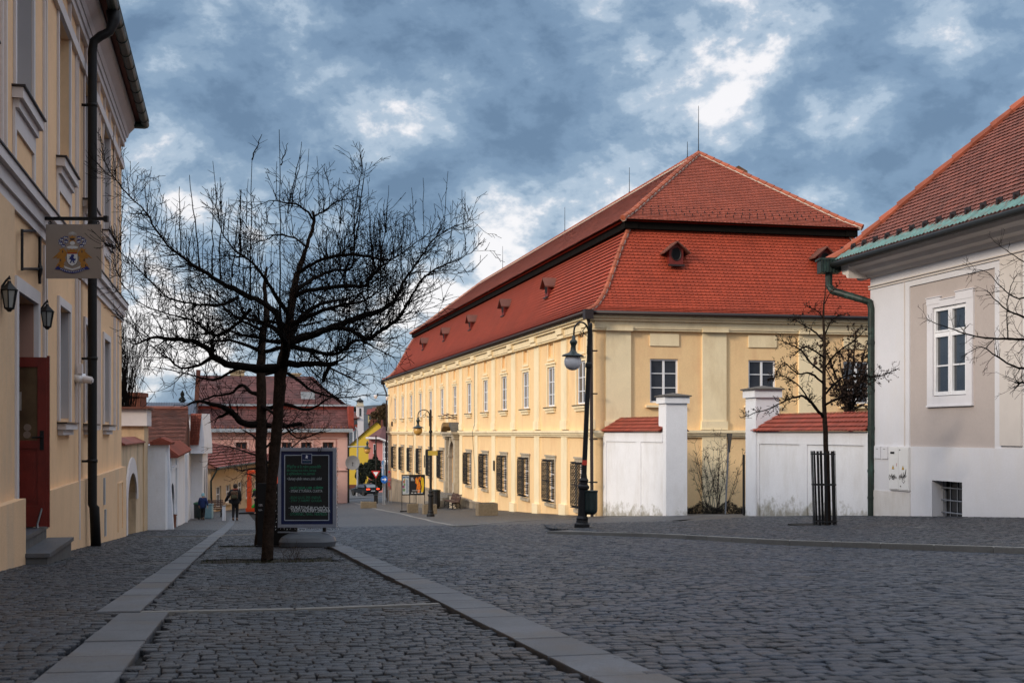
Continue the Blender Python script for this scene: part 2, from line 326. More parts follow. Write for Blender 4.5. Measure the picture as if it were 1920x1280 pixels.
sheet('pavement_near', list(np.arange(-2.4, 1.6, .5)), list(np.arange(-30, 3.5, 1.0)), gz, -.004, M['pave'])
sheet('terrace', list(np.arange(-60, -8.4, 5)), list(np.arange(60, 200, 5)), gz, -.01, M['asphalt'])
sheet('highway', list(np.arange(-5, 60, 5)), list(np.arange(132, 185, 3)), gz, .02, M['asphalt'])

def resample(pl, n):
    pl = [Vector(p) for p in pl]; d = [0]
    for a, b in zip(pl, pl[1:]): d.append(d[-1] + (b-a).length)
    out = []
    for k in range(n):
        t = d[-1]*k/(n-1); i = max(j for j in range(len(d)) if d[j] <= t+1e-9); i = min(i, len(pl)-2)
        out.append(pl[i].lerp(pl[i+1], (t-d[i])/max(1e-9, d[i+1]-d[i])))
    return out
def loft(name, A, B, m, n=60, c=10, off=0.0):
    A = resample(A, n); B = resample(B, n); mb = MB()
    vs = []
    for a, b in zip(A, B):
        for j in range(c+1):
            q = a.lerp(b, j/c); vs.append((q.x, q.y, float(gz(q.x, q.y))+off))
    fs = [(i*(c+1)+j, i*(c+1)+j+1, (i+1)*(c+1)+j+1, (i+1)*(c+1)+j) for i in range(n-1) for j in range(c)]
    mb.add(vs, fs); return struct(mb.build(name, m, smooth=True))
def kerb(name, pl, w=.16, n=80, seg=1.0, top=.006):
    L = sum((Vector(b)-Vector(a)).length for a, b in zip(pl, pl[1:])); k = max(2, int(L/seg)); Q = resample(pl, k+1); mb = MB()
    for a, b in zip(Q, Q[1:]):
        d = (b-a); d.z = 0; L1 = d.length; d.normalize(); nn = Vector((-d.y, d.x, 0)); g = .006
        for s in (1,):
            p = [a+d*g-nn*w/2, b-d*g-nn*w/2, b-d*g+nn*w/2, a+d*g+nn*w/2]
            h = [float(gz(q.x, q.y)) + top for q in p]; i = .012
            c = (p[0]+p[2])/2
            vs = [(q.x, q.y, z-.25) for q, z in zip(p, h)] + [(q.x, q.y, z-.012) for q, z in zip(p, h)] + [((q.x+(c.x-q.x)*.03), (q.y+(c.y-q.y)*.03), z) for q, z in zip(p, h)]
            fs = [(8, 9, 10, 11)] + [(j, (j+1) % 4, 4+(j+1) % 4, 4+j) for j in range(4)] + [(4+j, 4+(j+1) % 4, 8+(j+1) % 4, 8+j) for j in range(4)]
            mb.add(vs, fs)
    return struct(mb.build(name, M['granite_light']))
# pavement in front of the palace
r2 = [G(*p) for p in ((648, 937), (700, 952.5), (750, 962), (800, 973.5), (848, 984))]
r2b = [G(*p) for p in ((858, 985), (895, 982.5), (962, 976.5), (1090, 969.5), (1236, 963.5))]
P0 = Vector((3.32, 50, 0)); ENDF = P0 + U*66
loft('pavement', r2 + r2b, [ENDF + V*.3, ENDF - U*20 + V*.3, P0 + U*20 + V*.3, P0 + V*.2, P0 + V*2.5 - U*5.2], M['pave'])
kerb('kerb_palace', r2 + r2b)
# pavement before the white house
r1 = [G(*p) for p in ((1032, 995), (1140, 997.5), (1240, 1000), (1467, 1012), (1693, 1019), (1920, 1026))]
d1 = (r1[-1]-r1[-2]).normalized(); r1.append(r1[-1] + d1*26)
WH = Vector(((1632-960)/F*34, 34, 0)); WU = Vector((-.2043, 1, 0)).normalized()      # white house corner and its street line
PIL2 = Vector(((1397-960)/F*39.8, 39.8, 0))
loft('sidewalk', r1, [PIL2 + Vector((-.3, 2, 0)), PIL2, WH, WH - WU*12, WH - WU*26, WH - WU*52], M['pave'], n=70, c=14)
kerb('kerb_corner', r1)
# ---- laid setts: every near stone is modelled
def setts(name, Y0, Y1, s0, s1, pitch, fn, m, skip=None, wave=.05, sink=.0, halfw=.47, lat=1.0):
    n = int((Y1-Y0)/pitch); out = []
    for r in range(n):
        Yc = Y0 + (r+.5)*pitch; xl, xr = -halfw*Yc-.6, halfw*Yc+.6
        a, b = max(s0, xl+KU*Yc), min(s1, xr+KU*Yc)
        if b-a < pitch: continue
        w = pitch*lat*rng.uniform(.78, 1.28, int((b-a)/pitch*1.3)+4); x = a + np.cumsum(w) - w/2 - rng.uniform(0, pitch)
        k = (x < b - w/2) & (x > a + w*.3); x, w = x[k], w[k]
        out.append(np.stack([x, np.full(len(x), Yc), w, np.full(len(x), pitch)], 1))
    D = np.concatenate(out); s, Y, w, h = D.T
    Y = Y + wave*np.sin(s*1.7+1)*np.cos(Y*.4) + rng.normal(0, pitch*.05, len(Y))
    X = s - KU*Y*1.0
    if skip is not None:
        k = ~skip(X, Y); X, Y, w, h = X[k], Y[k], w[k], h[k]
    nS = len(X); ang = rng.normal(0, .07, nS) + .2; ca, sa = np.cos(ang), np.sin(ang)
    gap = pitch*rng.uniform(.01, .075, nS); hw, hh = w/2-gap, h/2-gap
    zt = fn(X, Y) + rng.normal(0, .0020, nS) - sink; tx, ty = rng.normal(0, .026, nS), rng.normal(0, .026, nS)
    cx = np.array([-1, 1, 1, -1.]); cy = np.array([-1, -1, 1, 1.]); vs = np.zeros((nS, 12, 3)); jit = rng.normal(0, pitch*.03, (nS, 4, 2))
    dz = fn(X, Y+.1) - fn(X, Y); sl = dz/.1; sx = (fn(X+.1, Y)-fn(X, Y))/.1
    for ring, (k, z) in enumerate(((1.0, -.032), (1.0, -.005), (.91, 0.0))):
        for j in range(4):
            lx = cx[j]*hw*k + jit[:, j, 0]; ly = cy[j]*hh*k + jit[:, j, 1]
            gx, gy = lx*ca-ly*sa, lx*sa+ly*ca
            vs[:, ring*4+j, 0] = X+gx; vs[:, ring*4+j, 1] = Y+gy; vs[:, ring*4+j, 2] = zt + z + gx*(tx+sx) + gy*(ty+sl)
    bf = np.array([(8, 9, 10, 11)] + [(j, (j+1) % 4, 4+(j+1) % 4, 4+j) for j in range(4)] + [(4+j, 4+(j+1) % 4, 8+(j+1) % 4, 8+j) for j in range(4)])
    f = (bf[None] + (np.arange(nS)*12)[:, None, None]).reshape(-1, 4)
    print(name, nS)
    return tag(np_mesh(name, vs.reshape(-1, 3), f, m, smooth=False), kind='structure')
# slab strips: left strip and the strip along the road
def sY(px, py): g = G(px, py); return g.x + KU*g.y, g.y
stripL = [Vector(G(137, 1280)), Vector(G(271, 1149))]; dL = (stripL[1]-stripL[0]).normalized(); stripL[0] -= dL*3.0
strip2 = [Vector(G(222, 1147)), Vector(G(401, 1007))]; strip2b = [Vector(G(401, 1007)), Vector(G(424, 990)), Vector(G(436, 975)), Vector(G(441, 963))]
stripR = [Vector(G(1186, 1273)), Vector(G(706, 1057)), Vector(G(640, 1026))]; dR = (stripR[0]-stripR[1]).normalized(); stripR[0] += dR*3.0
stripR = [stripR[0], stripR[1], stripR[2], stripR[2] + U*14]
band = [Vector(G(262, 1147)), Vector(G(825, 1131))]
bandR = [[Vector(G(*q)) for q in pl] for pl in (((1132, 970.5), (1300, 964.5), (1394, 966.5)), ((1300, 981), (1470, 976.5), (1600, 981.5), (1920, 985)), ((1600, 996.5), (1700, 990), (1790, 983)))]
band2 = [Vector(G(275, 1006)), Vector(G(400, 1005)), Vector(G(560, 996))]
def slabs(name, pl, w, seg, top=.006, m=None):
    L = sum((b-a).length for a, b in zip(pl, pl[1:])); k = max(1, int(round(L/seg))); Q = resample(pl, k+1); mb = MB()
    Q = [Q[0]] + [q + (Q[min(i+2, k)]-q).normalized()*random.uniform(-.08, .08)*seg for i, q in enumerate(Q[1:-1])] + [Q[-1]]
    for a, b in zip(Q, Q[1:]):
        d = b-a; d.z = 0; d.normalize(); nn = Vector((-d.y, d.x, 0)); g = .004; ww = w*random.uniform(.97, 1.03)
        p = [a+d*g-nn*ww/2, b-d*g-nn*ww/2, b-d*g+nn*ww/2, a+d*g+nn*ww/2]; tz = top + random.uniform(-.003, .003)
        c = (p[0]+p[2])/2; h = [float(gz(q.x, q.y)) + tz for q in p]
        vs = [(q.x, q.y, z-.12) for q, z in zip(p, h)] + [(q.x, q.y, z-.006) for q, z in zip(p, h)] + [(q.x-(nn.x*.006 if j < 0 else 0)+(c.x-q.x)*.012, q.y+(c.y-q.y)*.012, z) for j, (q, z) in enumerate(zip(p, h))]
        mb.add(vs, [(8, 9, 10, 11)] + [(j, (j+1) % 4, 4+(j+1) % 4, 4+j) for j in range(4)] + [(4+j, 4+(j+1) % 4, 8+(j+1) % 4, 8+j) for j in range(4)])
    return struct(mb.build(name, m or M['granite']))
slabs('path', stripL, .275, .55); slabs('path_strip', strip2, .245, .75); slabs('path_line', strip2b, .30, 1.5, top=.012)
slabs('kerb', stripR, .265, .62, top=.005); slabs('gutter', band, .085, .75, m=M['granite_light']); slabs('gutter_line', band2, .12, 1.2, top=.02, m=M['granite_light'])
for b_ in bandR: slabs('paving_line', b_, .13, 1.2, top=.006, m=M['granite_light'])
def near(pl, X, Y, d):
    r = np.zeros(len(X), bool)
    for a, b in zip(pl, pl[1:]):
        e = np.array([b.x-a.x, b.y-a.y]); L = np.hypot(*e); e /= L; px, py = X-a.x, Y-a.y; t = px*e[0]+py*e[1]; q = np.abs(px*e[1]-py*e[0]); r |= (t > -.03) & (t < L+.03) & (q < d)
    return r
def roadside(pl, X, Y):           # signed side of the kerb strip (positive = road)
    a, b = pl[0], pl[-1]; e = Vector((b.x-a.x, b.y-a.y)); e.normalize(); return (X-a.x)*e.y - (Y-a.y)*e.x
TREE1 = on(502, 15.0); TREE2 = on(489, 21.0)
def pitmask(X, Y, t, hx, hy): dx, dy = X-t.x, Y-t.y; return (np.abs(dx*V.x+dy*V.y) < hx) & (np.abs(dx*U.x+dy*U.y) < hy)
PITS = ((TREE1, .80, .62), (TREE2, .7, .55))
def skipL(X, Y):
    k = near(stripL, X, Y, .165) | near(strip2, X, Y, .15) | near(band, X, Y, .075) | near(band2, X, Y, .09) | (roadside(stripR, X, Y) > -.128)
    for t, a, b in PITS: k |= pitmask(X, Y, t, a, b)
    return k
setts('cobblestones', 3.3, 38, -2.45, 2.4, .072, gz, M['sett_small'], skipL, sink=.004)
kl = [Vector(q) for q in r1]
def kerbside(X, Y):
    xs = np.array([q.x for q in kl])[::-1]; yq = np.array([q.y for q in kl])[::-1]; o = np.argsort(yq)
    return X - np.interp(Y, yq[o], xs[o])
setts('road_setts', 3.4, 40, 1.2, 14, .096, rz, M['sett'], lambda X, Y: (roadside(stripR, X, Y) < .14) | ((kerbside(X, Y) > -.11) & (Y < r1[0].y+.3)), wave=.12)
setts('sidewalk_setts', 9, 37, 8, 18.5, .085, gz, M['sett_small'], lambda X, Y: kerbside(X, Y) < .1, sink=-.012)
# soil in the tree pits
mb = MB()
for t, a, b in PITS:
    for i in range(8):
        for j in range(8):
            q = [t + V*(a*(-1+2*(i+di)/8)) + U*(b*(-1+2*(j+dj)/8)) for di, dj in ((0, 0), (1, 0), (1, 1), (0, 1))]
            mb.add([(p.x, p.y, float(gz(p.x, p.y)) - .022 + .012*math.sin(p.x*9+p.y*7)) for p in q], [(0, 1, 2, 3)])
M['soil'] = mat('dark_soil', (.018, .015, .011), .98, .5, 9, 1, 50, fine=.4)
struct(mb.build('soil', M['soil']))
gb = MB()
for t, a, b in PITS:
    for k in range(420):
        p = t + V*random.uniform(-a, a) + U*random.uniform(-b, b)
        if random.random() < .45: p = t + V*random.uniform(-.3, .75) + U*random.uniform(-b, -b*.3)
        z = float(gz(p.x, p.y))-.02; h = random.uniform(.012, .05); dx, dy = random.uniform(-.02, .02), random.uniform(-.02, .02)
        gb.add([(p.x-.003, p.y, z), (p.x+.003, p.y, z), (p.x+dx, p.y+dy, z+h)], [(0, 1, 2)])
tag(gb.build('grass', mat('sparse_grass', (.035, .04, .014), .9, .5, 8)), kind='stuff')
# ================================================================ BUILDING HELPERS
def wall_panel(mb, x0, x1, z0, z1, ops, y=0.0):
    """wall face at y with rectangular openings (a0,a1,b0,b1,depth) and their jambs (into -y)"""
    xs = sorted({x0, x1, *[o[0] for o in ops], *[o[1] for o in ops]}); zs = sorted({z0, z1, *[o[2] for o in ops], *[o[3] for o in ops]})
    xs = [x for x in xs if x0 <= x <= x1]; zs = [z for z in zs if z0 <= z <= z1]
    for a, b in zip(xs, xs[1:]):
        for c, d in zip(zs, zs[1:]):
            mx, mz = (a+b)/2, (c+d)/2
            if any(o[0] < mx < o[1] and o[2] < mz < o[3] for o in ops): continue
            mb.add([(a, y, c), (b, y, c), (b, y, d), (a, y, d)], [(0, 1, 2, 3)])
    for o in ops:
        a0, a1, b0, b1, dp = o[:5]
        mb.add([(a0, y, b0), (a1, y, b0), (a1, y, b1), (a0, y, b1), (a0, y-dp, b0), (a1, y-dp, b0), (a1, y-dp, b1), (a0, y-dp, b1)],
               [(0, 1, 5, 4), (1, 2, 6, 5), (2, 3, 7, 6), (3, 0, 4, 7)])
def arch_fill(mb, a0, a1, zs, zt, y, dp, n=12):
    """close the corners above a round arch inside the opening a0..a1, spring zs, top zt, with the curved soffit"""
    c = (a0+a1)/2; r = (a1-a0)/2; k = (zt-zs)/r; pts = [(c-r*math.cos(math.pi*i/n), zs+r*k*math.sin(math.pi*i/n)) for i in range(n+1)]
    for (x0, z0), (x1, z1) in zip(pts, pts[1:]):
        mb.add([(x0, y, z0), (x1, y, z1), (x1, y, zt+.001), (x0, y, zt+.001)], [(0, 1, 2, 3)])
        mb.add([(x0, y, z0), (x1, y, z1), (x1, y-dp, z1), (x0, y-dp, z0)], [(0, 1, 2, 3)])
def bars(mb, a0, a1, b0, b1, y0, y1, cols, rows, fw=.07, mw=.035, meet=0):
    """window casing: outer frame, mullions and glazing bars"""
    mb.box(a0, a0+fw, y0, y1, b0, b1); mb.box(a1-fw, a1, y0, y1, b0, b1)
    mb.box(a0+fw, a1-fw, y0, y1, b0, b0+fw); mb.box(a0+fw, a1-fw, y0, y1, b1-fw, b1)
    for c in range(1, cols):
        x = a0 + (a1-a0)*c/cols; w = meet or mw
        mb.box(x-w/2, x+w/2, y0, y1-.004, b0+fw, b1-fw)
    for z in rows:
        zz = b0 + (b1-b0)*z
        mb.box(a0+fw, a1-fw, y0+.003, y1-.008, zz-mw/2, zz+mw/2)
def window(parent, fr, a0, a1, b0, b1, dp, cols=2, rows=(.33, .66), fmat=None, gmat=None, fw=.07, mw=.035, meet=.09, name='window'):
    f = MB(fr); bars(f, a0, a1, b0, b1, -dp, -dp+.07, cols, rows, fw, mw, meet)
    o = f.build(name, fmat or M['white_paint'], parent)
    g = MB(fr); g.add([(a0+.02, -dp+.03, b0+.02), (a1-.02, -dp+.03, b0+.02), (a1-.02, -dp+.03, b1-.02), (a0+.02, -dp+.03, b1-.02)], [(0, 1, 2, 3)])
    g.build('pane', gmat or M['glass'], o); return o
def tiles(mb, fr, len0, prof, tw, ex, scal=True, x0=0.0, off=.006, lift=.028, hipL=1.0, hipR=1.0, jit=.004):
    """beaver-tail tiles on a roof slope. prof = [(inset, z)...] from eave up; local y = -inset (outward is +y)."""
    al = [0]
    for a, b in zip(prof, prof[1:]): al.append(al[-1] + math.hypot(b[0]-a[0], b[1]-a[1]))
    L = al[-1]
    def at(s):
        s = min(max(s, 0), L+.3); i = max([k for k in range(len(al)-1) if al[k] <= s] or [0]); t = (s-al[i])/(al[i+1]-al[i])
        a, b = prof[i], prof[i+1]; dx, dz = b[0]-a[0], b[1]-a[1]; q = math.hypot(dx, dz)
        return a[0]+dx*t, a[1]+dz*t, -dz/q, dx/q       # inset, z, normal (inset axis, z axis)
    n = int(L/ex)
    for r in range(-0, n+1):
        s0 = r*ex - .04; s1 = min(s0 + ex*1.25, L)
        e0, z0, nx0, nz0 = at(s0 if s0 > 0 else 0); e1, z1, nx1, nz1 = at(s1); em, zm, nxm, nzm = at(max(0, s0)+ex*.28)
        if s0 < 0: e0 += s0*nz0; z0 += s0*(-nx0)
        lo = lambda e: x0 + e*hipL
        hi = lambda e: x0 + len0 - e*hipR
        a = lo(e0) - tw + (tw/2 if r % 2 else 0); end = hi(e0)
        while a < end + tw:
            h = tw*.485; j = random.uniform(-jit, jit); c = a + tw/2
            q = lambda x, e, z, nx, nz, o: (min(max(x, lo(e)), hi(e)), -(e + nx*o), z + nz*o)
            o0 = lift + j
            if c + h > lo(e0) and c - h < hi(e0):
                if scal:
                    vs = [q(c-h, e1, z1, nx1, nz1, off), q(c-h, em, zm, nxm, nzm, o0*.8), q(c-h*.6, *( (e0*.75+em*.25), (z0*.75+zm*.25)), nx0, nz0, o0), q(c, e0, z0, nx0, nz0, o0),
                          q(c+h*.6, *((e0*.75+em*.25), (z0*.75+zm*.25)), nx0, nz0, o0), q(c+h, em, zm, nxm, nzm, o0*.8), q(c+h, e1, z1, nx1, nz1, off)]
                    mb.add(vs, [tuple(range(7))])
                else:
                    vs = [q(c-h, e1, z1, nx1, nz1, off), q(c-h, e0, z0, nx0, nz0, o0), q(c+h, e0, z0, nx0, nz0, o0), q(c+h, e1, z1, nx1, nz1, off)]
                    mb.add(vs, [(0, 1, 2, 3)])
            a += tw
def slope(mb, fr, len0, prof, x0=0.0, hipL=1.0, hipR=1.0):
    for (e0, z0), (e1, z1) in zip(prof, prof[1:]):
        mb.add([(x0+e0*hipL, -e0, z0), (x0+len0-e0*hipR, -e0, z0), (x0+len0-e1*hipR, -e1, z1), (x0+e1*hipL, -e1, z1)], [(0, 1, 2, 3)])
def ridge(mb_t, mb_m, pts, r=.11, step=.33):
    """half-round ridge tiles with pale mortar under them"""
    Q = [Vector(p) for p in pts]; L = sum((b-a).length for a, b in zip(Q, Q[1:])); n = max(2, int(L/step)); R = resample(Q, n+1)
    for a, b in zip(R, R[1:]):
        d = (b-a).normalized(); mb_t.tube([a-d*.03, b+d*.02], [r*1.08, r*.86], 8, True)
    mb_m.tube([q - Vector((0, 0, r*.45)) for q in R], r*1.02, 6, True)
def gutter(parent, a, b, r=.09, m=None, name='gutter'):
    g = MB(); g.tube([a, b], r, 8); return g.build(name, m or M['brown_metal'], parent, smooth=True)

# ================================================================ THE LONG OCHRE PALACE
WL, WW = 66.0, 14.3
pal = thing('palace', 'long two-storey ochre palace with a red mansard roof, running down the street from the right', 'palace', (P0.x, P0.y, float(gz(P0.x, P0.y))))
zz = lambda z: CZ + z
frL = frame((P0.x, P0.y, CZ), U, -V)            # street front: x = metres from the near corner, y = out to the street
frE = frame((P0.x, P0.y, CZ), V, -U)            # near end front
ZB = -8.2
wt = [2.02 + 4.95*i for i in range(13)]
wall = MB(frL); ops = []
for i, t in enumerate(wt):
    if t > WL-1: continue
    ops.append((t-.66, t+.66, 1.17, 2.95, .14))
    if i != 6: ops.append((t-.62, t+.62, -3.15, -1.27, .22))
    ops.append((t-.48, t+.48, 3.42, 4.0, .09))
DT = wt[6]
ops.append((DT-.95, DT+.95, -3.95, -.62, .5))
wall_panel(wall, 0, WL, ZB, 4.75, ops); arch_fill(wall, DT-.95, DT+.95, -1.55, -.62, 0, .5)
for i, t in enumerate(wt): wall.add([(t-.48, -.09, 3.42), (t+.48, -.09, 3.42), (t+.48, -.09, 4.0), (t-.48, -.09, 4.0)], [(0, 1, 2, 3)])
wall.fr = frE; we = [2.9, 7.15, 11.4]; opsE = [(r-.6, r+.6, 1.19, 2.96, .16) for r in we] + [(r-.6, r+.6, -3.1, -1.25, .16) for r in we[1:2]]
wall_panel(wall, 0, WW, -6, 4.75, opsE)
wall.fr = frame((P0 + U*WL).to_tuple()[:2] + (CZ,), V, U); wall_panel(wall, 0, WW, -9, 4.75, [])
wall.fr = frame((P0 + V*WW).to_tuple()[:2] + (CZ,), U, V); wall_panel(wall, 0, WL, -9, 4.75, [])
wall.build('wall', M['yellow'], pal)
# pale mouldings: pilasters, cornice, string course, window surrounds
tr = MB(frL)
def pil(mb, x, w, zb, base=True):
    mb.box(x-w/2, x+w/2, 0, .09, .45, 4.1); mb.box(x-w/2-.06, x+w/2+.06, 0, .13, .12, .45)
    mb.box(x-w/2-.05, x+w/2+.05, 0, .125, .45, .52); mb.box(x-w/2, x+w/2, 0, .085, zb-.6, -.16)
    mb.box(x-w/2-.08, x+w/2+.08, 0, .18, zb-.6, zb+.45) if base else None
    mb.box(x-w/2-.05, x+w/2+.05, .15, .26, 4.05, 4.22); mb.box(x-w/2-.04, x+w/2+.04, .2, .33, 4.222, 4.5)
gl = lambda t: float(gz((P0+U*t).x, (P0+U*t).y)) - CZ
for i in range(12):
    t = (wt[i]+wt[i+1])/2
    pil(tr, t, .95, gl(t))
pil(tr, .55, 1.0, gl(.5)); pil(tr, WL-.6, 1.0, gl(WL))
for (fr_, L_) in ((frL, WL), (frE, WW)):
    tr.fr = fr_; e = 0 if fr_ is frL else .0
    tr.box(-.1, L_+.1, .002, .16, -.12, -.03); tr.box(-.14, L_+.14, .002, .22, -.03, .08); tr.box(-.08, L_+.08, .002, .10, -.20, -.122)
    tr.box(-.15, L_+.15, .002, .16, 4.07, 4.14); tr.box(-.08, L_+.08, .002, .20, 4.142, 4.44); tr.box(-.25, L_+.25, .002, .32, 4.442, 4.54); tr.box(-.36, L_+.36, .002, .42, 4.542, 4.66)
tr.fr = frL
for i, t in enumerate(wt):
    if t > WL-1: continue
    for (a, b, c, d, p) in ((t-.80, t-.66, 1.12, 3.07, .03), (t+.66, t+.80, 1.12, 3.07, .03), (t-.66, t+.66, 2.95, 3.07, .03), (t-.90, t+.90, 3.07, 3.15, .08), (t-.86, t+.86, 1.0, 1.10, .14), (t-.78, t+.78, .88, 1.0, .08),
                            (t-.58, t-.48, 3.32, 4.0, .04), (t+.48, t+.58, 3.32, 4.0, .04), (t-.64, t+.64, 3.22, 3.32, .05)):
        tr.box(a, b, .001, p, c, d)
tr.fr = frE
for r in (.95, 5.03, 9.27, 13.35):
    tr.box(r-.52, r+.52, 0, .09, .45, 4.1); tr.box(r-.57, r+.57, 0, .13, .10, .45); tr.box(r-.52, r+.52, 0, .08, -4.6, -.2); tr.box(r-.56, r+.56, .12, .25, 4.05, 4.22)
for r in we: tr.box(r-.62, r+.62, .001, .05, 3.48, 3.98); tr.box(r-.8, r+.8, .001, .14, 1.0, 1.09); tr.box(r-.68, r+.68, .001, .05, -1.2, -1.1)
tr.build('moulding', M['cream'], pal)
sl_ = MB(frL)
for i, t in enumerate(wt):
    if t < WL-1: sl_.box(t-.9, t+.9, -.2, .17, 1.10, 1.135)
sl_.build('sill_flashing', M['brown_metal'], pal)
for i, t in enumerate(wt):
    if t > WL-1: continue
    window(pal, frL, t-.66, t+.66, 1.17, 2.95, .12, 2, (.30, .62), gmat=M['glass_pale'] if i % 3 else M['glass'])
for r in we: window(pal, frE, r-.6, r+.6, 1.19, 2.96, .14, 2, (.345, .67), gmat=M['glass'])
# stone frames and wrought-iron baskets of the ground floor
def grille(mb, t, z0, z1, dp=.24):
    a0, a1 = t-.68, t+.68; n = 9; zr = 13
    for k in range(n):
        x = a0 + (a1-a0)*k/(n-1); pts = []
        for j in range(zr*2+1):
            z = z0 + (z1-z0)*j/(zr*2); w = (.042 if j % 2 else -.042)*(1 if k % 2 else -1)
            if k in (0, n-1): w = 0
            pts.append((x+w, .04+dp*(1 if 0 < j < zr*2 else .3), z))
        mb.tube(pts, .019, 4)
    for z in (z0, (z0+z1)/2, z1): mb.tube([(a0, .01, z), (a0, dp+.04, z), (a1, dp+.04, z), (a1, .01, z)], .022, 4)
    for s in (a0, a1):
        for j in range(1, 13): z = z0+(z1-z0)*j/13; mb.tube([(s, .01, z), (s, dp+.04, z+(.05 if j % 2 else -.05))], .018, 4)
for i, t in enumerate(wt):
    if i == 6 or t > WL-1: continue
    st = MB(frL)
    for (a, b, c, d, p) in ((t-.80, t-.62, -3.22, -1.27, .04), (t+.62, t+.80, -3.22, -1.27, .04), (t-.88, t+.88, -1.27, -1.07, .05), (t-.95, t+.95, -1.10, -1.03, .09), (t-.88, t+.88, -3.36, -3.22, .10)): st.box(a, b, .002, p, c, d)
    fo = st.build('window_surround', M['stone'], pal)
    window(fo, frL, t-.62, t+.62, -3.15, -1.27, .2, 2, (.33, .66), fmat=M['white_paint'], gmat=M['glass_dark'], name='window_frame')
    g = MB(frL); grille(g, t, -3.12, -1.25); g.build('window_grille', M['metal_black'], pal)
# the window_frame of a surround is a sub-part; give its pane to the surround as well
for o in list(COL.objects):
    if o.name.split('.')[0] == 'pane' and o.parent and o.parent.name.split('.')[0] == 'window_frame': o.parent = o.parent.parent
# portal
po = MB(frL)
def pbox(a, b, p0, p1, z0, z1): po.box(DT+a, DT+b, p0, p1, z0, z1)
for s in (-1, 1):
    x0, x1 = sorted((s*.98, s*1.35)); pbox(x0, x1, 0, .22, -3.95, -1.6); x0, x1 = sorted((s*1.30, s*1.95)); pbox(x0, x1, 0, .42, -3.95, -3.2); pbox(x0+.05, x1-.05, 0, .36, -3.2, -.35); pbox(x0-.04, x1+.04, 0, .46, -.42, -.28)
    x0, x1 = sorted((s*.92, s*1.38)); pbox(x0, x1, 0, .27, -1.62, -1.48)
n = 14; ro, ri = 1.36, .95
for i in range(n):
    a, b = math.pi*i/n, math.pi*(i+1)/n
    c = lambda r, t, y: (DT - r*math.cos(t), y, -1.5 + r*math.sin(t)*.95)
    po.add([c(ri, a, .22), c(ri, b, .22), c(ro, b, .22), c(ro, a, .22), c(ri, a, 0), c(ri, b, 0), c(ro, b, 0), c(ro, a, 0)], [(0, 1, 2, 3), (0, 1, 5, 4), (2, 3, 7, 6)])
po.box(DT-.16, DT+.16, .2, .34, -.6, -.2)
for k in range(-1, 2, 2): pbox(*sorted((k*.5, k*1.32)), 0, .14, -.62, -.27)
pbox(-2.08, 2.08, .002, .5, -.27, -.12); pbox(-2.2, 2.2, .002, .62, -.12, .02)
pbox(-1.32, 1.32, 0, .12, -.28, -.14)
o = po.build('portal', M['stone'], pal)
for s in (-1, 1):                       # scrolled ends of the broken pediment
    pd = MB(frL); pts = []
    for i in range(9): t = i/8; pts.append((DT+s*(2.1-1.0*t), .02+.62*math.sin(t*1.6)**.5))
    out = pts + [(x-s*.10, z-.26 if z > .3 else .02) for x, z in reversed(pts)]
    pd.prism(out, .02, .58); pd.build('pediment_scroll', mat('aged_pediment', (.20, .13, .06), .8, .4, 5, .3, 30) if s > 0 else mat('slate_flashing', (.09, .085, .075), .6, .3, 4), o)
dr = MB(frL); dr.box(DT-.94, DT-.015, -.18, -.12, -3.94, -1.5); dr.box(DT+.015, DT+.94, -.18, -.12, -3.94, -1.5)
for s in (-.48, .48):
    for z in (-3.7, -2.9, -2.1): dr.box(DT+s-.3, DT+s+.3, -.12, -.095, z, z+.6)
dr.box(DT-.94, DT+.94, -.19, -.09, -1.5, -1.38)
d = dr.build('door', M['wood_brown'], pal)
h = MB(frL); h.tube([(DT+.06, -.10, -2.9), (DT+.06, -.05, -2.8), (DT+.06, -.10, -2.7)], .018, 6); h.build('handle', M['metal_black'], d)
fl = MB(frL); fl.prism([(DT-.93+1.86*i/12, -1.38 + .93*.9*math.sin(math.pi*i/12)*.88) for i in range(13)], -.17, -.15); fl.build('fanlight', M['glass_dark'], d)
# rough stone plinth where the street drops away
pb = MB(frL); n = 26; top = -4.15
for i in range(n):
    a, b = 17+ (WL-17)*i/n, 17+(WL-17)*(i+1)/n
    if DT-1.98 < (a+b)/2 < DT+1.98: continue
    if gl(b) > top-.1: continue
    pb.box(a, b, 0, .20, ZB, top); pb.box(a, b, 0, .25, top, top+.10)
pb.build('plinth', mat('damp_plinth_render', (.30, .25, .19), .95, .25, 1.2, .4, 30, stain=(.12, .10, .08), stain_s=.8, stain_amt=.8), pal)
# roof
prLo = [(-.46, 4.74), (.06, 5.02), (.45, 5.45), (.75, 5.92), (1.05, 6.55), (1.57, 7.6), (2.12, 8.55)]
ZR = 12.98; prUp = [(1.72, 8.86), (2.3, 9.22), (WW/2, ZR)]
def allsides(): return ((frL, WL), (frE, WW), (frame((*(P0+U*WL).to_tuple()[:2], CZ), V, U), WW), (frame((*(P0+V*WW).to_tuple()[:2], CZ), U, V), WL))
ro_ = MB()
for f_, l_ in allsides():
    ro_.fr = f_; slope(ro_, f_, l_, prLo)
ro_.m = 0
roof = ro_.build('roof', M['tile'], pal)
t1 = MB(frE); tiles(t1, frE, WW, prLo, .185, .158, True, lift=.044); t1.fr = frL; tiles(t1, frL, WL, prLo, .20, .20, False, lift=.075); t1.build('lower_tiles', M['tile'], roof)
up_ = MB()
for f_, l_ in allsides():
    up_.fr = f_; slope(up_, f_, l_, prUp)
    up_.add([(1.72, -1.72, 8.80), (l_-1.72, -1.72, 8.80), (l_-2.2, -2.3, 8.80), (2.2, -2.3, 8.80)], [(0, 1, 2, 3)])
upr = up_.build('upper_roof', M['tile_up'], pal)
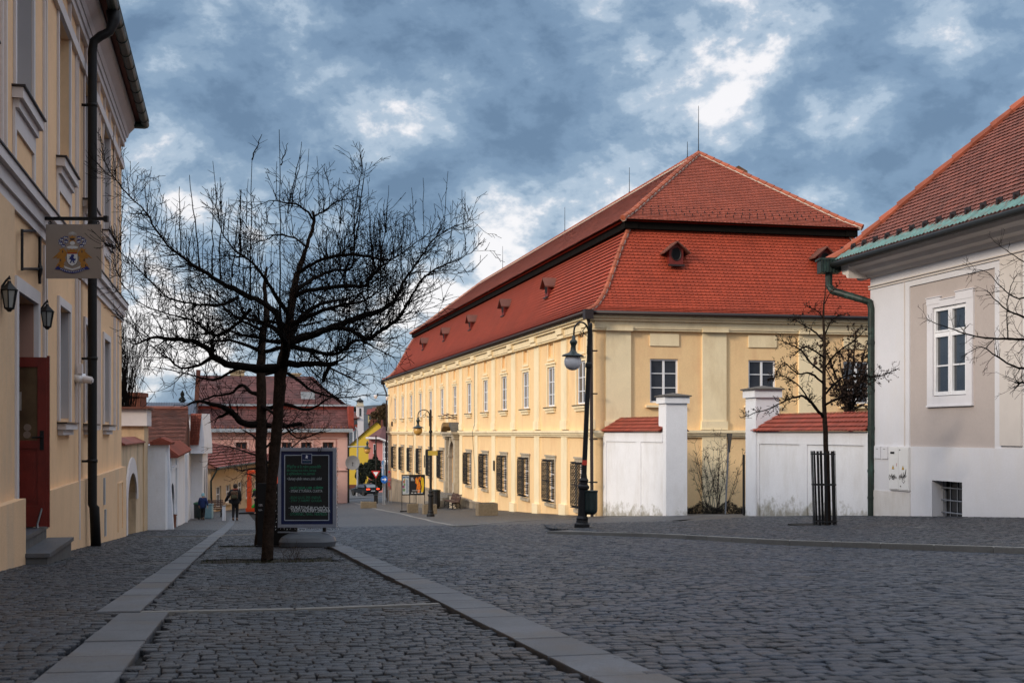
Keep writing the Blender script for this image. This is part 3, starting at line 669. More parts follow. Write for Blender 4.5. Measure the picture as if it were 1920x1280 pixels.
t2 = MB(frE); tiles(t2, frE, WW, prUp, .178, .158, True, lift=.040); t2.fr = frL; tiles(t2, frL, WL, prUp, .22, .20, False, lift=.026); t2.build('upper_tiles', M['tile_up'], upr)
bd = MB()
for f_, l_ in allsides(): bd.fr = f_; bd.box(1.84, l_-1.84, -2.4, -1.88, 8.50, 8.84)
bd.build('eaves_board', mat('black_eaves_board', (.006, .005, .004), .9, .3, 5, spec=.1), pal)  # near-black band set back between lower and upper roof
rt, rm = MB(), MB()
wp = lambda fr_, x, y, z: fr_ @ Vector((x, y, z))
hip = lambda L_: [wp(frE, x, y, z) for x, y, z in L_]
for sd in (0, 1):
    a = [(e if not sd else WW-e, -e, z+.05) for e, z in prLo]; ridge(rt, rm, hip(a), .10, .36)
    a = [(e if not sd else WW-e, -e, z+.05) for e, z in prUp]; ridge(rt, rm, hip(a), .12, .40)
ridge(rt, rm, [wp(frE, WW/2, -WW/2, ZR+.04), wp(frE, WW/2, -(WL-WW/2), ZR+.04)], .10, .38)
fe = allsides()[2][0]
for sd in (0, 1):
    for pr in (prLo, prUp): ridge(rt, rm, [wp(fe, (e if not sd else WW-e), -e, z+.05) for e, z in pr], .09, .5)
rt.build('ridge_tiles', M['tile_ridge'], upr); rm.build('ridge_mortar', M['mortar'], upr)
# snow guards above the upper eaves
sg = MB(frE)
for row, z in enumerate((.35, .62, .89)):
    e = 1.72 + z*1.2; zz_ = 9.0 + (z-.1)*.72
    for k in range(26): x = e+.2 + (WW-2*e-.4)*(k+.5*(row % 2))/26; sg.box(x-.01, x+.01, -e-.0, -e+.05, zz_-.02, zz_+.09)
sg.build('snow_guards', M['brown_metal'], upr)
# dormers
def dormer(parent, fr, x, e, z, w=.62, h=.95, gm=None):
    d = MB(fr); yb, yf = -(e+1.1), -(e-.35)
    d.prism([(x-w/2, z-.45), (x+w/2, z-.45), (x+w/2, z+.22), (x, z+.22+w*.42), (x-w/2, z+.22)], yb, yf)
    body = d.build('dormer', mat('oxblood_dormer_board', (.15, .016, .010), .6, .2, 6), parent)
    r = MB(fr); o = .26; rh = (w/2+o)*.82
    for s in (-1, 1):
        r.prism([(x, z+.20+w*.41+.06), (x+s*(w/2+o), z+.20+w*.41+.06-rh), (x+s*(w/2+o), z+.20+w*.41-rh), (x, z+.20+w*.41)], yb-.1, yf+.2)
    r.build('dormer_roof', M['tile_old'], body)
    g = MB(fr); g.prism([(x+.19*math.cos(a), z-.02+.25*math.sin(a)) for a in [2*math.pi*i/16 for i in range(16)]], yf, yf+.012); g.build('pane', mat('dark_dormer_opening', (.004, .004, .005), .5, spec=.15), body)
    f = MB(fr); f.tube([(x+.20*math.cos(a), yf+.012, z-.02+.26*math.sin(a)) for a in [2*math.pi*i/20 for i in range(21)]], .02, 5); f.box(x-w/2-.04, x+w/2+.04, yf-.02, yf+.08, z-.52, z-.45); f.build('frame', M['brown_metal'], body)
for k in range(6):
    t = 11.8 + 10.05*k
    if t < WL-4: dormer(pal, frL, t, 1.35, 6.95+.15, .6)
for r in (3.8, 10.5): dormer(pal, frE, r, 1.40, 7.38)
ch = MB(frE); ch.box(9.6, 10.35, -9.9, -9.2, 10.0, 12.62); ch.box(9.5, 10.45, -10.0, -9.1, 12.62, 12.74); ch.prism([(9.5, 12.74), (10.45, 12.74), (9.98, 12.98)], -10.0, -9.1)
ch.build('chimney', mat('old_brown_brick', (.14, .075, .035), .9, .3, 5, .4, 20), upr)
lr = MB()
for t, hh in ((WW/2, 2.25), (17.5, 1.5), (31, 1.7), (50, 1.9), (8.6, .9)):
    b = frL @ Vector((t, -WW/2, ZR)); lr.tube([b, b+Vector((0, 0, hh))], [.022, .012], 5); lr.tube([b-Vector((0, 0, .1)), b+Vector((0, 0, .18))], .05, 6)
lr.build('lightning_rods', M['metal_black'], upr)
gg = MB(); ge = .56
c = [frL @ Vector((-ge, ge-.02, 4.72)), frL @ Vector((WL+ge, ge-.02, 4.72))]; gg.tube(c, .085, 8)
c2 = [frE @ Vector((-ge, ge, 4.72)), frE @ Vector((WW+ge, ge, 4.72))]; gg.tube(c2, .085, 8)
gg.build('gutter', M['brown_metal'], pal, smooth=True)
dp_ = MB(frL); dp_.box(-.72, -.36, .28, .62, 4.45, 4.83); dp_.tube([(-.52, .45, 4.5), (-.42, .36, 4.2), (-.30, .26, 3.9), (-.30, .22, -4.3)], .07, 8)
for z in (3.2, 1.5, -.3, -2, -3.6): dp_.box(-.39, -.21, .02, .31, z, z+.05)
dp_.build('downpipe', M['brown_metal'], pal)
dq = MB(frL); dq.box(WL+.2, WL+.55, .3, .65, 4.35, 4.75); dq.tube([(WL+.4, .48, 4.4), (WL+.2, .2, 3.6), (WL+.1, .18, 3.1), (WL+.1, .18, -6)], .07, 8); dq.build('downpipe', M['brown_metal'], pal)
pq = MB(frL); pq.box(wt[3]+2.0, wt[3]+2.35, .09, .12, -2.1, -1.55); pq.box(wt[8]+2.2, wt[8]+2.5, .09, .12, -2.6, -1.7); pq.box(WL-3.0, WL-2.2, .02, .05, .55, .95)
pq.build('wall_plaque', M['metal_black'], pal)
cb = MB(frL)
for t0 in (wt[5]-2.35, wt[9]+2.3): cb.tube([(t0, .13, 4.0), (t0+.1, .14, 2), (t0, .13, .5), (t0+.15, .24, 0), (t0, .12, -2.2), (t0, .12, -3.3)], .012, 4)
cb.build('cable', M['metal_black'], pal)
# ================================================================ LEFT HOUSE
A0 = Vector((-2.43, 0, CZ)); frA = frame(A0, U, V)
LH = thing('town_house', 'tall apricot town house with white mouldings and a black downpipe, filling the left edge', 'house', (A0.x-6.0, 16, float(gz(-6, 16))))
LT0, LT1 = -14.0, 29.25
UW = [8.7, 12.0, 15.25, 18.95, 22.25, 25.55]; DO = (14.55, 16.05)
w = MB(frA); ops = [(t-.64, t+.64, 3.95, 5.98, .30) for t in UW] + [(t-.60, t+.60, .20, 1.82, .26) for t in UW if abs(t-15.25) > 1] + [(DO[0], DO[1], -1.19, 1.60, .34)]
wall_panel(w, LT0, LT1, -4, 6.9, ops)
w.fr = frame(A0 + U*LT1, -V, U); wall_panel(w, 0, 11, -4.5, 6.9, []); w.fr = frame(A0 + U*LT0, -V, -U); wall_panel(w, 0, 11, -4.5, 6.9, [])
w.fr = frame(A0 - V*11, U, -V); wall_panel(w, LT0, LT1, -4.5, 6.9, [])
w.build('wall', M['orange_plaster'], LH)
pl = MB(frA)
pl.box(LT0, 14.35, .002, .16, -4, -.74); pl.box(16.6, 22.8, .002, .07, -4.2, -.775); pl.box(22.8, LT1+.07, .002, .10, -4.4, -.775)
pl.box(12.9, 14.3, -.0, .05, -.74, 2.5)
pl.build('plinth', mat('apricot_plinth', (.74, .50, .30), .92, .07, 1.5, .25, 50, stain=(.50, .40, .30), stain_s=1.2, stain_amt=.55, fine=.03), LH)
mo = MB(frA); B = mo.box
B(LT0, LT1+.1, .001, .04, 2.50, 2.62); B(LT0, LT1+.12, .001, .08, 2.622, 2.78); B(LT0, LT1+.14, .001, .14, 2.782, 2.90)
B(LT0, LT1+.05, .001, .06, 5.98, 6.16); B(LT0, LT1+.05, .001, .07, 6.50, 6.62)
B(LT0, LT1+.08, .001, .10, 6.622, 6.76); mo.prism([(.002, 6.762), (.12, 6.762), (.15, 6.86), (.26, 6.98), (.30, 7.10), (.002, 7.10)], LT0, LT1+.3, 'x')
for t in UW:
    for (a, b, c, d, p) in ((t-.74, t-.64, 3.9, 5.98, .03), (t+.64, t+.74, 3.9, 5.98, .03), (t-.82, t+.82, 3.76, 3.88, .12), (t-.77, t+.77, 3.66, 3.76, .07),
                            (t-.78, t+.78, 3.44, 3.66, .03), (t-.78, t-.66, 2.92, 3.44, .03), (t+.66, t+.78, 2.92, 3.44, .03)): B(a, b, .002, p, c, d)
    if abs(t-15.25) > 1:
        for (a, b, c, d, p) in ((t-.72, t-.60, .16, 1.94, .035), (t+.60, t+.72, .16, 1.94, .035), (t-.60, t+.60, 1.82, 1.94, .035), (t-.70, t+.70, .04, .12, .12), (t-.64, t+.64, -.04, .04, .07)): B(a, b, .002, p, c, d)
B(DO[0]-.16, DO[0], .001, .06, -1.0, 1.60); B(DO[1], DO[1]+.16, .001, .06, -1.0, 1.60); B(DO[0]-.16, DO[1]+.16, .001, .06, 1.60, 1.76)
for t in (13.7, 13.95, 16.85, 17.05, 20.4, 20.65, 23.6, 23.85, 24.2, 27.2, 27.45, 28.2):
    B(t-.03, t+.03, .001, .03, 2.92 if t > 16 else 2.95, 5.98)
    if t > 16: B(t-.035, t+.035, .001, .03, .05, 2.45)
for t in np.arange(14, 29, 1.1): B(t-.04, t+.04, .001, .045, 6.16, 6.50)
mo.build('moulding', M['lilac_white'], LH)
fl = MB(frA)
fl.box(LT0, LT1+.16, -.05, .16, 2.902, 2.92)
for t in UW:
    fl.box(t-.85, t+.85, -.28, .15, 3.885, 3.905)
    if abs(t-15.25) > 1: fl.box(t-.74, t+.74, -.24, .14, .125, .145)
fl.build('sill_flashing', M['brown_metal'], LH)
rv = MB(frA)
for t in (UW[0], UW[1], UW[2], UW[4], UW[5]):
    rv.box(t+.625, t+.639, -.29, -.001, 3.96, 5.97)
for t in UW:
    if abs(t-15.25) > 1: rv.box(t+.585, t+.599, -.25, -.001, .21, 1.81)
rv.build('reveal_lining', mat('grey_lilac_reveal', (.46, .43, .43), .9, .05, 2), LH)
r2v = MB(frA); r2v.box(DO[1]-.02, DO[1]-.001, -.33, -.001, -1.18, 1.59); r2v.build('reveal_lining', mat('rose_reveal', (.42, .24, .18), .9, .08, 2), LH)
for t in UW: window(LH, frA, t-.62, t+.62, 3.97, 5.97, .27, 2, (.68,), gmat=M['glass_pale'])
for t in UW:
    if abs(t-15.25) > 1: window(LH, frA, t-.58, t+.58, .21, 1.81, .24, 2, (.5,))
# door: the open leaf stands out from the wall, the other leaf is shut
d1_ = MB(frA); d1_.box(DO[0]+.02, DO[0]+.74, -.31, -.26, -1.17, .95); d1_.build('door', M['red_wood'], LH)
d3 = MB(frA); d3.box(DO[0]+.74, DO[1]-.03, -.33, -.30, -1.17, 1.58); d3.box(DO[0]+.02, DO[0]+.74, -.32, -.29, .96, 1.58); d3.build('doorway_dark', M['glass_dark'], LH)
frD = frame(frA @ Vector((DO[1]-.06, -.30, 0)), V, -U)     # open leaf: x out of the wall, y towards the viewer
z0, z1 = -1.17, .93
d2 = MB(frD); W_ = .47
d2.box(0, .07, 0, .05, z0, z1); d2.box(W_-.11, W_, 0, .05, z0, z1); d2.box(.07, W_-.11, 0, .05, z1-.12, z1); d2.box(.07, W_-.11, 0, .05, z0, z0+.26); d2.box(.07, W_-.11, 0, .05, -.20, -.10)
d2.box(.07, W_-.11, .015, .035, z0+.26, -.20); d2.box(.115, W_-.15, .03, .045, z0+.32, -.27); d2.box(W_, W_+.03, -.01, .04, z0-.01, z1+.02)
dl = d2.build('door_leaf', M['red_wood'], LH)
g = MB(frD); g.box(.07, W_-.11, .02, .028, -.10, z1-.12); g.build('pane', mat('amber_reflecting_glass', (.10, .065, .035), .12, .4, 3, spec=.8), dl)
g = MB(frD); g.box(.075, .17, .03, .034, .27, .50); g.build('notice', mat('paper_notice', (.35, .30, .26), .9), dl)
g = MB(frD)
for zc, cxx in ((.06, .24), (-.03, .235)): g.prism([(cxx+.045*math.cos(a*math.pi/8), zc+.045*math.sin(a*math.pi/8)) for a in range(16)], .03, .034)
g.build('round_sticker', mat('sticker', (.22, .15, .11), .8), dl)
g = MB(frD); g.box(W_-.08, W_-.035, .05, .06, -.22, .02); g.tube([(W_-.055, .06, -.06), (W_-.055, .11, -.06), (W_-.17, .11, -.065)], .011, 6); g.build('handle', M['metal_black'], dl)
g = MB(frD); g.tube([(W_-.06, .05, z0+.22), (W_-.06, .10, z0+.20), (W_-.10, .12, z0+.04), (W_-.10, .12, z0-.01)], [.012, .014, .014, .02], 6); g.build('door_stay', mat('worn_steel', (.3, .3, .3), .4, metal=.8), dl)
# roof, gutter
rf = MB(frA); prA = [(-.72, 7.05), (6.0, 11.6)]
rf.prism([(.46, 7.22), (-5.5, 11.2), (-11.7, 7.20), (-11.7, 7.05), (.46, 7.14)], LT0-.3, LT1+.35, 'x')
r_ = rf.build('roof', M['tile_old'], LH)
gt = MB(frA); gt.tube([(LT0, .50, 7.10), (LT1+.36, .50, 7.10)], .09, 10); 
for t in np.arange(12, 29.6, .85): gt.tube([(t, .50, 7.10), (t+.035, .50, 7.10)], .102, 10)
gt.tube([(LT0, .56, 7.19), (LT1+.37, .56, 7.19)], .03, 6); gt.box(LT1+.1, LT1+.34, .1, .5, 7.0, 7.1)
gt.build('gutter', M['copper'], LH, smooth=True)
dn = MB(frA); dn.tube([(21.35, .50, 7.02), (21.35, .50, 6.85), (21.3, .44, 6.66), (21.3, .30, 6.58), (21.3, .19, 6.48), (21.3, .17, 6.3), (21.3, .17, -1.2), (21.32, .20, -1.25), (21.4, .22, -2.0)], [.12, .10, .075, .075, .075, .075, .075, .082, .085], 12)
for z in (5.4, 3.4, 1.2, -.5): dn.tube([(21.3, .17, z), (21.3, .17, z+.05)], .085, 12); dn.box(21.28, 21.32, .0, .1, z, z+.04)
dn.build('downpipe', M['metal_black'], LH, smooth=True)
cn = MB(frA); cn.tube([(20.35, .07, 2.4), (20.35, .07, -1.7)], .018, 6); cn.box(20.28, 20.42, .06, .12, .92, 1.08); cn.build('conduit', M['lilac_white'], LH)
cv = MB(frA); cv.box(23.9, 24.05, .10, .13, -1.35, -.85); cv.box(24.1, 24.25, .10, .13, -1.95, -1.45); cv.build('cable_cover', mat('grey_steel', (.33, .36, .40), .5), LH)
cv = MB(frA)
for (a, b, c, d) in ((27.0, 28.2, -1.10, -1.07), (27.0, 27.03, -2.1, -1.1), (28.17, 28.2, -2.1, -1.1)): cv.box(a, b, .10, .12, c, d)
cv.build('hatch_frame', M['orange_plaster'], LH)
# steps at the door
st = thing('stone_steps', 'two grey granite steps below the open red door', 'steps', (*(frA @ Vector((15.6, .5, 0))).to_tuple()[:2], float(gz(-5.5, 15.5))))
s1 = MB(frA); s1.box(DO[0]-.1, DO[1]+.40, -.30, .12, -1.23, -1.185); s1.build('tread', M['granite'], st)
s1 = MB(frA); s1.box(DO[0]-.08, DO[1]+.38, -.30, .10, -2.0, -1.232); s1.build('riser', mat('dark_riser', (.10, .10, .10), .8, .3, 8), st)
s1 = MB(frA); s1.box(14.3, DO[1]+.50, .102, .42, -1.40, -1.355); s1.build('tread', M['granite'], st)
s1 = MB(frA); s1.box(14.33, DO[1]+.47, .102, .39, -2.1, -1.402); s1.build('riser', mat('dark_riser', (.10, .10, .10), .8, .3, 8), st)
# wall lanterns
def lantern(t, z, label):
    b = frA @ Vector((t, .0, z)); L = thing('wall_lantern', label, 'lantern', b, 0, 'wall lanterns beside the red door')
    m = MB(frA); c = (t, .13)
    m.prism([(t-.03, z-.16), (t+.03, z-.16), (t+.03, z+.12), (t-.03, z+.12)], .0, .03); m.tube([(t, .03, z+.06), (t, .10, z+.17), (t, .13, z+.20)], .012, 6)
    m.build('bracket', M['metal_black'], L)
    def ring(r, zz_): return [(c[0]+.85*r*math.cos(math.pi/3*k), c[1]+.85*r*math.sin(math.pi/3*k), z+(zz_-z)*.88) for k in range(6)]
    m = MB(frA)
    lo, hi = ring(.055, z-.14), ring(.095, z+.08)
    for a, b2 in zip(lo, hi): m.tube([a, b2], .007, 4)
    for q in (lo, hi): m.tube(q + [q[0]], .009, 4)
    m.add(ring(.115, z+.08)+ring(.03, z+.16)+ring(.02, z+.19), [(i, (i+1) % 6, 6+(i+1) % 6, 6+i) for i in range(6)] + [(6+i, 6+(i+1) % 6, 12+(i+1) % 6, 12+i) for i in range(6)])
    m.add(ring(.055, z-.14)+ring(.02, z-.18), [(i, (i+1) % 6, 6+(i+1) % 6, 6+i) for i in range(6)]); m.tube([(c[0], c[1], z+.18), (c[0], c[1], z+.22)], [.018, .006], 6)
    m.build('frame', M['metal_black'], L)
    m = MB(frA); m.add(ring(.05, z-.135)+ring(.088, z+.075), [(i, (i+1) % 6, 6+(i+1) % 6, 6+i) for i in range(6)]); m.build('glass', mat('frosted_lantern_glass', (.30, .30, .28), .3, .2, 6), L)
lantern(13.45, 1.42, 'black wall lantern left of the red door'); lantern(16.28, 1.46, 'black wall lantern right of the red door, nearer the downpipe')
# CCTV
cc = thing('security_camera', 'white dome security camera on the apricot wall beside the downpipe', 'camera', frA @ Vector((20.35, .1, .85)))
m = MB(frA); m.tube([(20.35, .0, .85), (20.35, .16, .85)], .075, 12); m.build('housing', M['white_paint'], cc, smooth=True)
m = MB(frA); m.tube([(20.32, .14, .84), (20.30, .26, .82)], [.06, .055], 12); m.tube([(20.30, .26, .82), (20.295, .28, .817)], .035, 10); m.build('lens', M['lilac_white'], cc)
# hanging sign
frS = frame(Vector((0, 16.05, CZ)), (1, 0, 0), (0, -1, 0))      # board faces the viewer
sx = lambda px: (px-960)/F*16.05; sz = lambda py: (810-py)/F*16.05
hb = thing('sign_bracket', 'black iron bracket on the apricot wall carrying the crest board', 'bracket', frA @ Vector((16.3, 0, 2.6)))
m = MB(frS)
m.box(sx(74)-.02, sx(74)+.02, -.02, .02, sz(532), sz(404)); m.box(sx(72), sx(200), -.02, .02, sz(413), sz(407)); m.box(sx(198)-.02, sx(198)+.03, -.03, .03, sz(416), sz(405))
za_, zb_a = 377/F*14.4, 306/F*14.4
for y, z in ((433, za_), (504, zb_a)): m.tube([(sx(74), 0, sz(y)), frS.inverted() @ (frA @ Vector((14.75, .06, z)))], .016, 6)
p_ = frS.inverted() @ (frA @ Vector((14.75, .06, za_+.02))); q_ = frS.inverted() @ (frA @ Vector((14.75, .06, zb_a-.02))); m.tube([p_, q_], .016, 6)
m.tube([(sx(76), .03, sz(495)), (sx(79), .05, sz(505)), (sx(77), .04, sz(520))], [.02, .03, .02], 6)
m.build('arm', M['metal_black'], hb)
m = MB(frS)
for px in (94, 184):
    m.tube([(sx(px), 0, sz(413)), (sx(px), 0, sz(428))], .005, 5); m.tube([(sx(px)+.018*math.cos(a), 0, sz(418)+.018*math.sin(a)) for a in [i*.7 for i in range(10)]], .006, 5)
m.build('hook', M['metal_black'], hb)
sb = thing('hanging_sign', 'taupe square board painted with a gold and blue coat of arms', 'sign', (sx(138), 16.05, CZ+sz(520)))
m = MB(frS); m.box(sx(86.5), sx(190), -.012, .012, sz(522), sz(421)); m.build('board', mat('taupe_board', (.30, .245, .205), .8, .05, 3), sb)
CM = {'gold': mat('crest_gold', (.38, .17, .03), .7, .2, 30), 'blue': mat('crest_blue', (.02, .03, .16), .7), 'white': mat('crest_white', (.62, .62, .62), .7), 'dark': mat('crest_dark', (.05, .04, .04), .8), 'red': mat('crest_red', (.35, .03, .02), .7)}
cxp, cyp = 136.5, 480
CR = {k: MB(frS) for k in CM}
def cp_(k, pts, lay, mirror=False):     # pts in 1/1920 px about the crest centre
    for s in ((1, -1) if mirror else (1,)):
        CR[k].add([(sx(cxp+s*a), .013+lay*.0012, sz(cyp+b)) for a, b in pts], [tuple(range(len(pts)))])
def ell(k, a, b, ra, rb, lay, mirror=False, n=10): cp_(k, [(a+ra*math.cos(2*math.pi*i/n), b+rb*math.sin(2*math.pi*i/n)) for i in range(n)], lay, mirror)
# helm mantling, crown, shield, supporters, ribbon
for (a, b, ra, rb) in ((-20, -31, 4, 3), (-22, -24, 4, 3.5), (-17, -19, 4.5, 3), (-12, -27, 4, 4), (-13, -35, 5, 2), (-24, -28, 3, 2)):
    ell('blue', a, b, ra, rb, 1, True); ell('white', a+1, b+1, ra*.45, rb*.4, 2, True); ell('white', a-2, b+.5, ra*.2, rb*.5, 2, True)
ell('gold', 0, -26, 6, 6, 1); ell('white', 0, -24, 5, 4, 2); ell('dark', 0, -32, 4.5, 3, 3); cp_('gold', [(-5, -33), (5, -33), (6, -38), (3, -35), (0, -39), (-3, -35), (-6, -38)], 4)
for i in range(9): a = math.pi*(i+1)/10; cp_('white', [(0, -38), (9*math.cos(a)-.8, -38-7*math.sin(a)), (9*math.cos(a)+.8, -38-7*math.sin(a))], 1)
cp_('gold', [(-9, -6), (9, -6), (11, -13), (6, -10), (3, -14), (0, -11), (-3, -14), (-6, -10), (-11, -13)], 5); cp_('red', [(-9, -6), (9, -6), (9, -3.5), (-9, -3.5)], 6); ell('white', 0, -16, 11, 3, 1)
cp_('white', [(-10, -4), (10, -4), (10, 9), (7, 15), (0, 19), (-7, 15), (-10, 9)], 6); cp_('dark', [(-10.6, -4.6), (10.6, -4.6), (10.6, 9), (7.5, 15.7), (0, 19.8), (-7.5, 15.7), (-10.6, 9)], 5)
cp_('blue', [(-2, -2), (2, -3), (4, 0), (2, 3), (5, 6), (7, 4), (6, 9), (3, 9), (5, 14), (2, 13), (0, 9), (-3, 14), (-5, 13), (-2, 8), (-5, 6), (-7, 7), (-4, 3), (-7, 1), (-3, 2)], 7)
cp_('gold', [(10, -6), (17, -15), (23, -12), (26, -14), (23, -9), (38, 5), (28, 2), (30, 6), (24, 4), (25, 12), (29, 16), (31, 22), (22, 23), (14, 20), (16, 14), (12, 8), (14, 2), (11, 0)], 3, True)
for (a, b) in ((18, -8), (22, 8), (25, 18)): ell('dark', a, b, 1.2, 2.6, 4, True)
for (a, b) in ((29, -1), (32, 2), (26, -4)): cp_('dark', [(a, b), (a+5, b+4), (a+.4, b+.8)], 4, True)
cp_('white', [(-16, 18), (-8, 22), (0, 24), (8, 22), (16, 18), (14, 23), (0, 27), (-14, 23)], 4)
cp_('blue', [(-28, 19), (-20, 23), (-10, 27), (0, 28.5), (10, 27), (20, 23), (28, 19), (33, 25), (24, 26), (12, 31), (0, 33), (-12, 31), (-24, 26), (-33, 25)], 5)
for i in range(14): a = -22+i*3.3; zz2 = 29.8 - abs(a)**2*.0105; cp_('white', [(a, zz2-1), (a+1.6, zz2-1), (a+1.6, zz2+.9), (a+.9, zz2+1.1)], 6)
for k in CM: CR[k].build('crest', CM[k], sb)

# ================================================================ GARDEN WALLS ON THE LEFT
gw = thing('arched_gate_wall', 'apricot garden wall with a white-rimmed arched gateway and a tall capped post', 'wall', frA @ Vector((33, 0, -3)))
m = MB(frA); px2t = lambda x: 5700/(428-x)/.9753
a0, a1 = px2t(237.5), px2t(255); t_0, t_1 = LT1, px2t(268)
m2 = MB(frA); wall_panel(m2, t_0, t_1, -4.2, -.30, [(a0, a1, -2.98, -1.02, .45)]); arch_fill(m2, a0, a1, -1.75, -1.02, 0, .45); m2.box(t_0, t_1, -.46, -.451, -4, -.3); m2.build('wall', mat('stained_apricot', (.62, .46, .30), .93, .1, 1.5, .3, 40, stain=(.30, .23, .16), stain_s=1.2, stain_amt=.75), gw)
c_, r0, r1_ = (a0+a1)/2, (a1-a0)/2, (a1-a0)/2+.42
m = MB(frA); n = 14
for i in range(n):
    A_, B_ = math.pi*i/n, math.pi*(i+1)/n; f_ = lambda r, a, y: (c_-r*math.cos(a), y, -1.75+r*math.sin(a)*(.73/r0 if r == r0 else (1.12/r1_)))
    m.add([f_(r0, A_, .04), f_(r0, B_, .04), f_(r1_, B_, .04), f_(r1_, A_, .04), f_(r1_, A_, 0), f_(r1_, B_, 0), f_(r0, A_, 0), f_(r0, B_, 0)], [(0, 1, 2, 3), (2, 3, 4, 5), (0, 1, 7, 6)])
m.box(a0-.42, a0, .0, .04, -3.1, -1.75); m.build('arch_surround', M['lilac_white'], gw)
m = MB(frA); m.box(a0+.02, a0+.12, -.4, .0, -2.95, -1.2); m.build('gate', M['metal_black'], gw)
m = MB(frA); m.box(a0-.1, a1+.1, -.45, .12, -3.3, -2.98); m.build('threshold', mat('rubble_step', (.07, .065, .055), .95, .5, 8, .8, 30), gw)
m = MB(frA); m.prism([(.08, -.30), (.08, -.27), (-.22, -.12), (-.52, -.27), (-.52, -.30)], t_0, t_1, 'x'); m.build('coping', M['tile_cap'], gw)
m = MB(frA); q0, q1 = px2t(268), px2t(276); m.box(q0, q1, -2.2, .04, -4.3, .18); m.build('post', mat('ochre_post', (.58, .42, .26), .93, .12, 2, .2, 40, stain=(.30, .22, .15), stain_s=1.5, stain_amt=.6), gw)
m = MB(frA); m.box(q0-.1, q1+.1, -2.3, .12, .18, .66); m.build('post_cap', M['lilac_white'], gw)
m = MB(frA); m.box(q0-.2, q1+.2, -2.4, .2, .66, .72); m.build('cap_tiles', M['tile_old'], gw)
# white walls further down
frB = frame(Vector((-1.87, 0, CZ)), U, V)
ww = thing('white_wall', 'long white garden wall with arched doors and red tile coping, left of the walkers', 'wall', frB @ Vector((48, 0, -3.6)))
yt = lambda Y: Y/.9753
m = MB(frB); wall_panel(m, yt(39.5), yt(62), -6, -.82, [(yt(40.5), yt(43.6), -3.6, -1.7, .4), (yt(55.3), yt(58.6), -4.2, -1.95, .15)])
arch_fill(m, yt(40.5), yt(43.6), -2.5, -1.7, 0, .4); arch_fill(m, yt(55.3), yt(58.6), -2.6, -1.95, 0, .15)
m.box(yt(40.5), yt(43.6), -.42, -.4, -4, -1.5); m.box(yt(55.3), yt(58.6), -.17, -.15, -5, -1.9)
m.box(yt(37.3), yt(39.5), -.62, .0, -4.6, -.38); m.box(yt(37.5), yt(39.3), 0, .30, -4.6, -3.0) if False else None
m.prism([(0, -.4), (0, -4.5), (.26, -4.5), (.08, -1.6)], yt(38.7), yt(39.3), 'x'); m.prism([(0, -.4), (0, -4.5), (.18, -4.5), (.05, -1.6)], yt(39.4), yt(39.9), 'x')
m.box(yt(40.0), yt(40.2), .0, .05, -4, -.85); m.box(yt(44.5), yt(44.8), .0, .06, -4, -.85); m.box(yt(40.0), yt(44.8), .0, .05, -1.25, -1.15)
m.box(yt(54.4), yt(54.8), .0, .10, -5, -.85)
m.build('wall', M['white_wall'], ww)
m = MB(frB); m.box(yt(40.55), yt(43.5), -.36, -.30, -3.7, -1.75); m.build('door', M['metal_black'], ww)
def tilecap(parent, fr, x0, x1, z, w=.45, rise=.32, y0=0.0, name='coping'):
    m = MB(fr); m.prism([(y0+w*.45, z), (y0+w*.45, z+.05), (y0-w*.4, z+rise), (y0-w*1.25, z+.05), (y0-w*1.25, z)], x0, x1, 'x'); k = int((x1-x0)/.24)
    for i in range(k):
        x = x0+(i+.5)*(x1-x0)/k; m.tube([(x, y0+w*.50, z+.05), (x, y0-w*.4, z+rise+.03)], .055, 6)
        m.tube([(x, y0-w*1.25, z+.05), (x, y0-w*.4, z+rise+.03)], .055, 5)
    return m.build(name, M['tile_cap'], parent)
tilecap(ww, frB, yt(39.9), yt(53.5), -.82, .55, .42); tilecap(ww, frB, yt(37.2), yt(39.6), -.38, .35, .16)
# porch block with small tiled gable
pbk = thing('white_porch', 'white porch block with a small tiled gable, at the far end of the white wall', 'porch', frB @ Vector((64, 0, -4.5)))
m = MB(frB); m.box(yt(62), yt(78), -5, .58, -6.5, -1.05); m.box(yt(59.5), yt(62.0), -2.2, -.02, -1.5, -.78)
m.prism([(-2.6, -.78), (-.02, -.78), (-.02, -.7), (-.9, 1.0), (-2.6, -.7)], yt(61.75), yt(62.0), 'x') if False else None
m.build('wall', M['white_wall'], pbk)
frQ = frame(Vector(((357-960)/F*60, 60, CZ)), (1, 0, 0), (0, -1, 0)); k60 = 60/F
m = MB(frQ)    # gable dormer: white flank and tiled slope facing the viewer
gx = lambda px: (px-357)*k60; gzv = lambda py: (810-py)*k60
m.prism([(gx(357), gzv(850)), (gx(383), gzv(850)), (gx(383), gzv(834)), (gx(378.5), gzv(775)), (gx(372), gzv(833)), (gx(357), gzv(833))], -1.6, 0)
m.build('gable', M['white_wall'], pbk)
m = MB(frQ); m.add([(gx(356), .05, gzv(834)), (gx(373), .05, gzv(834)), (gx(378.5), -.12, gzv(775)), (gx(358.5), -.12, gzv(775)), (gx(356), -1.6, gzv(834)), (gx(358.5), -1.6, gzv(775))], [(0, 1, 2, 3), (0, 3, 5, 4)])
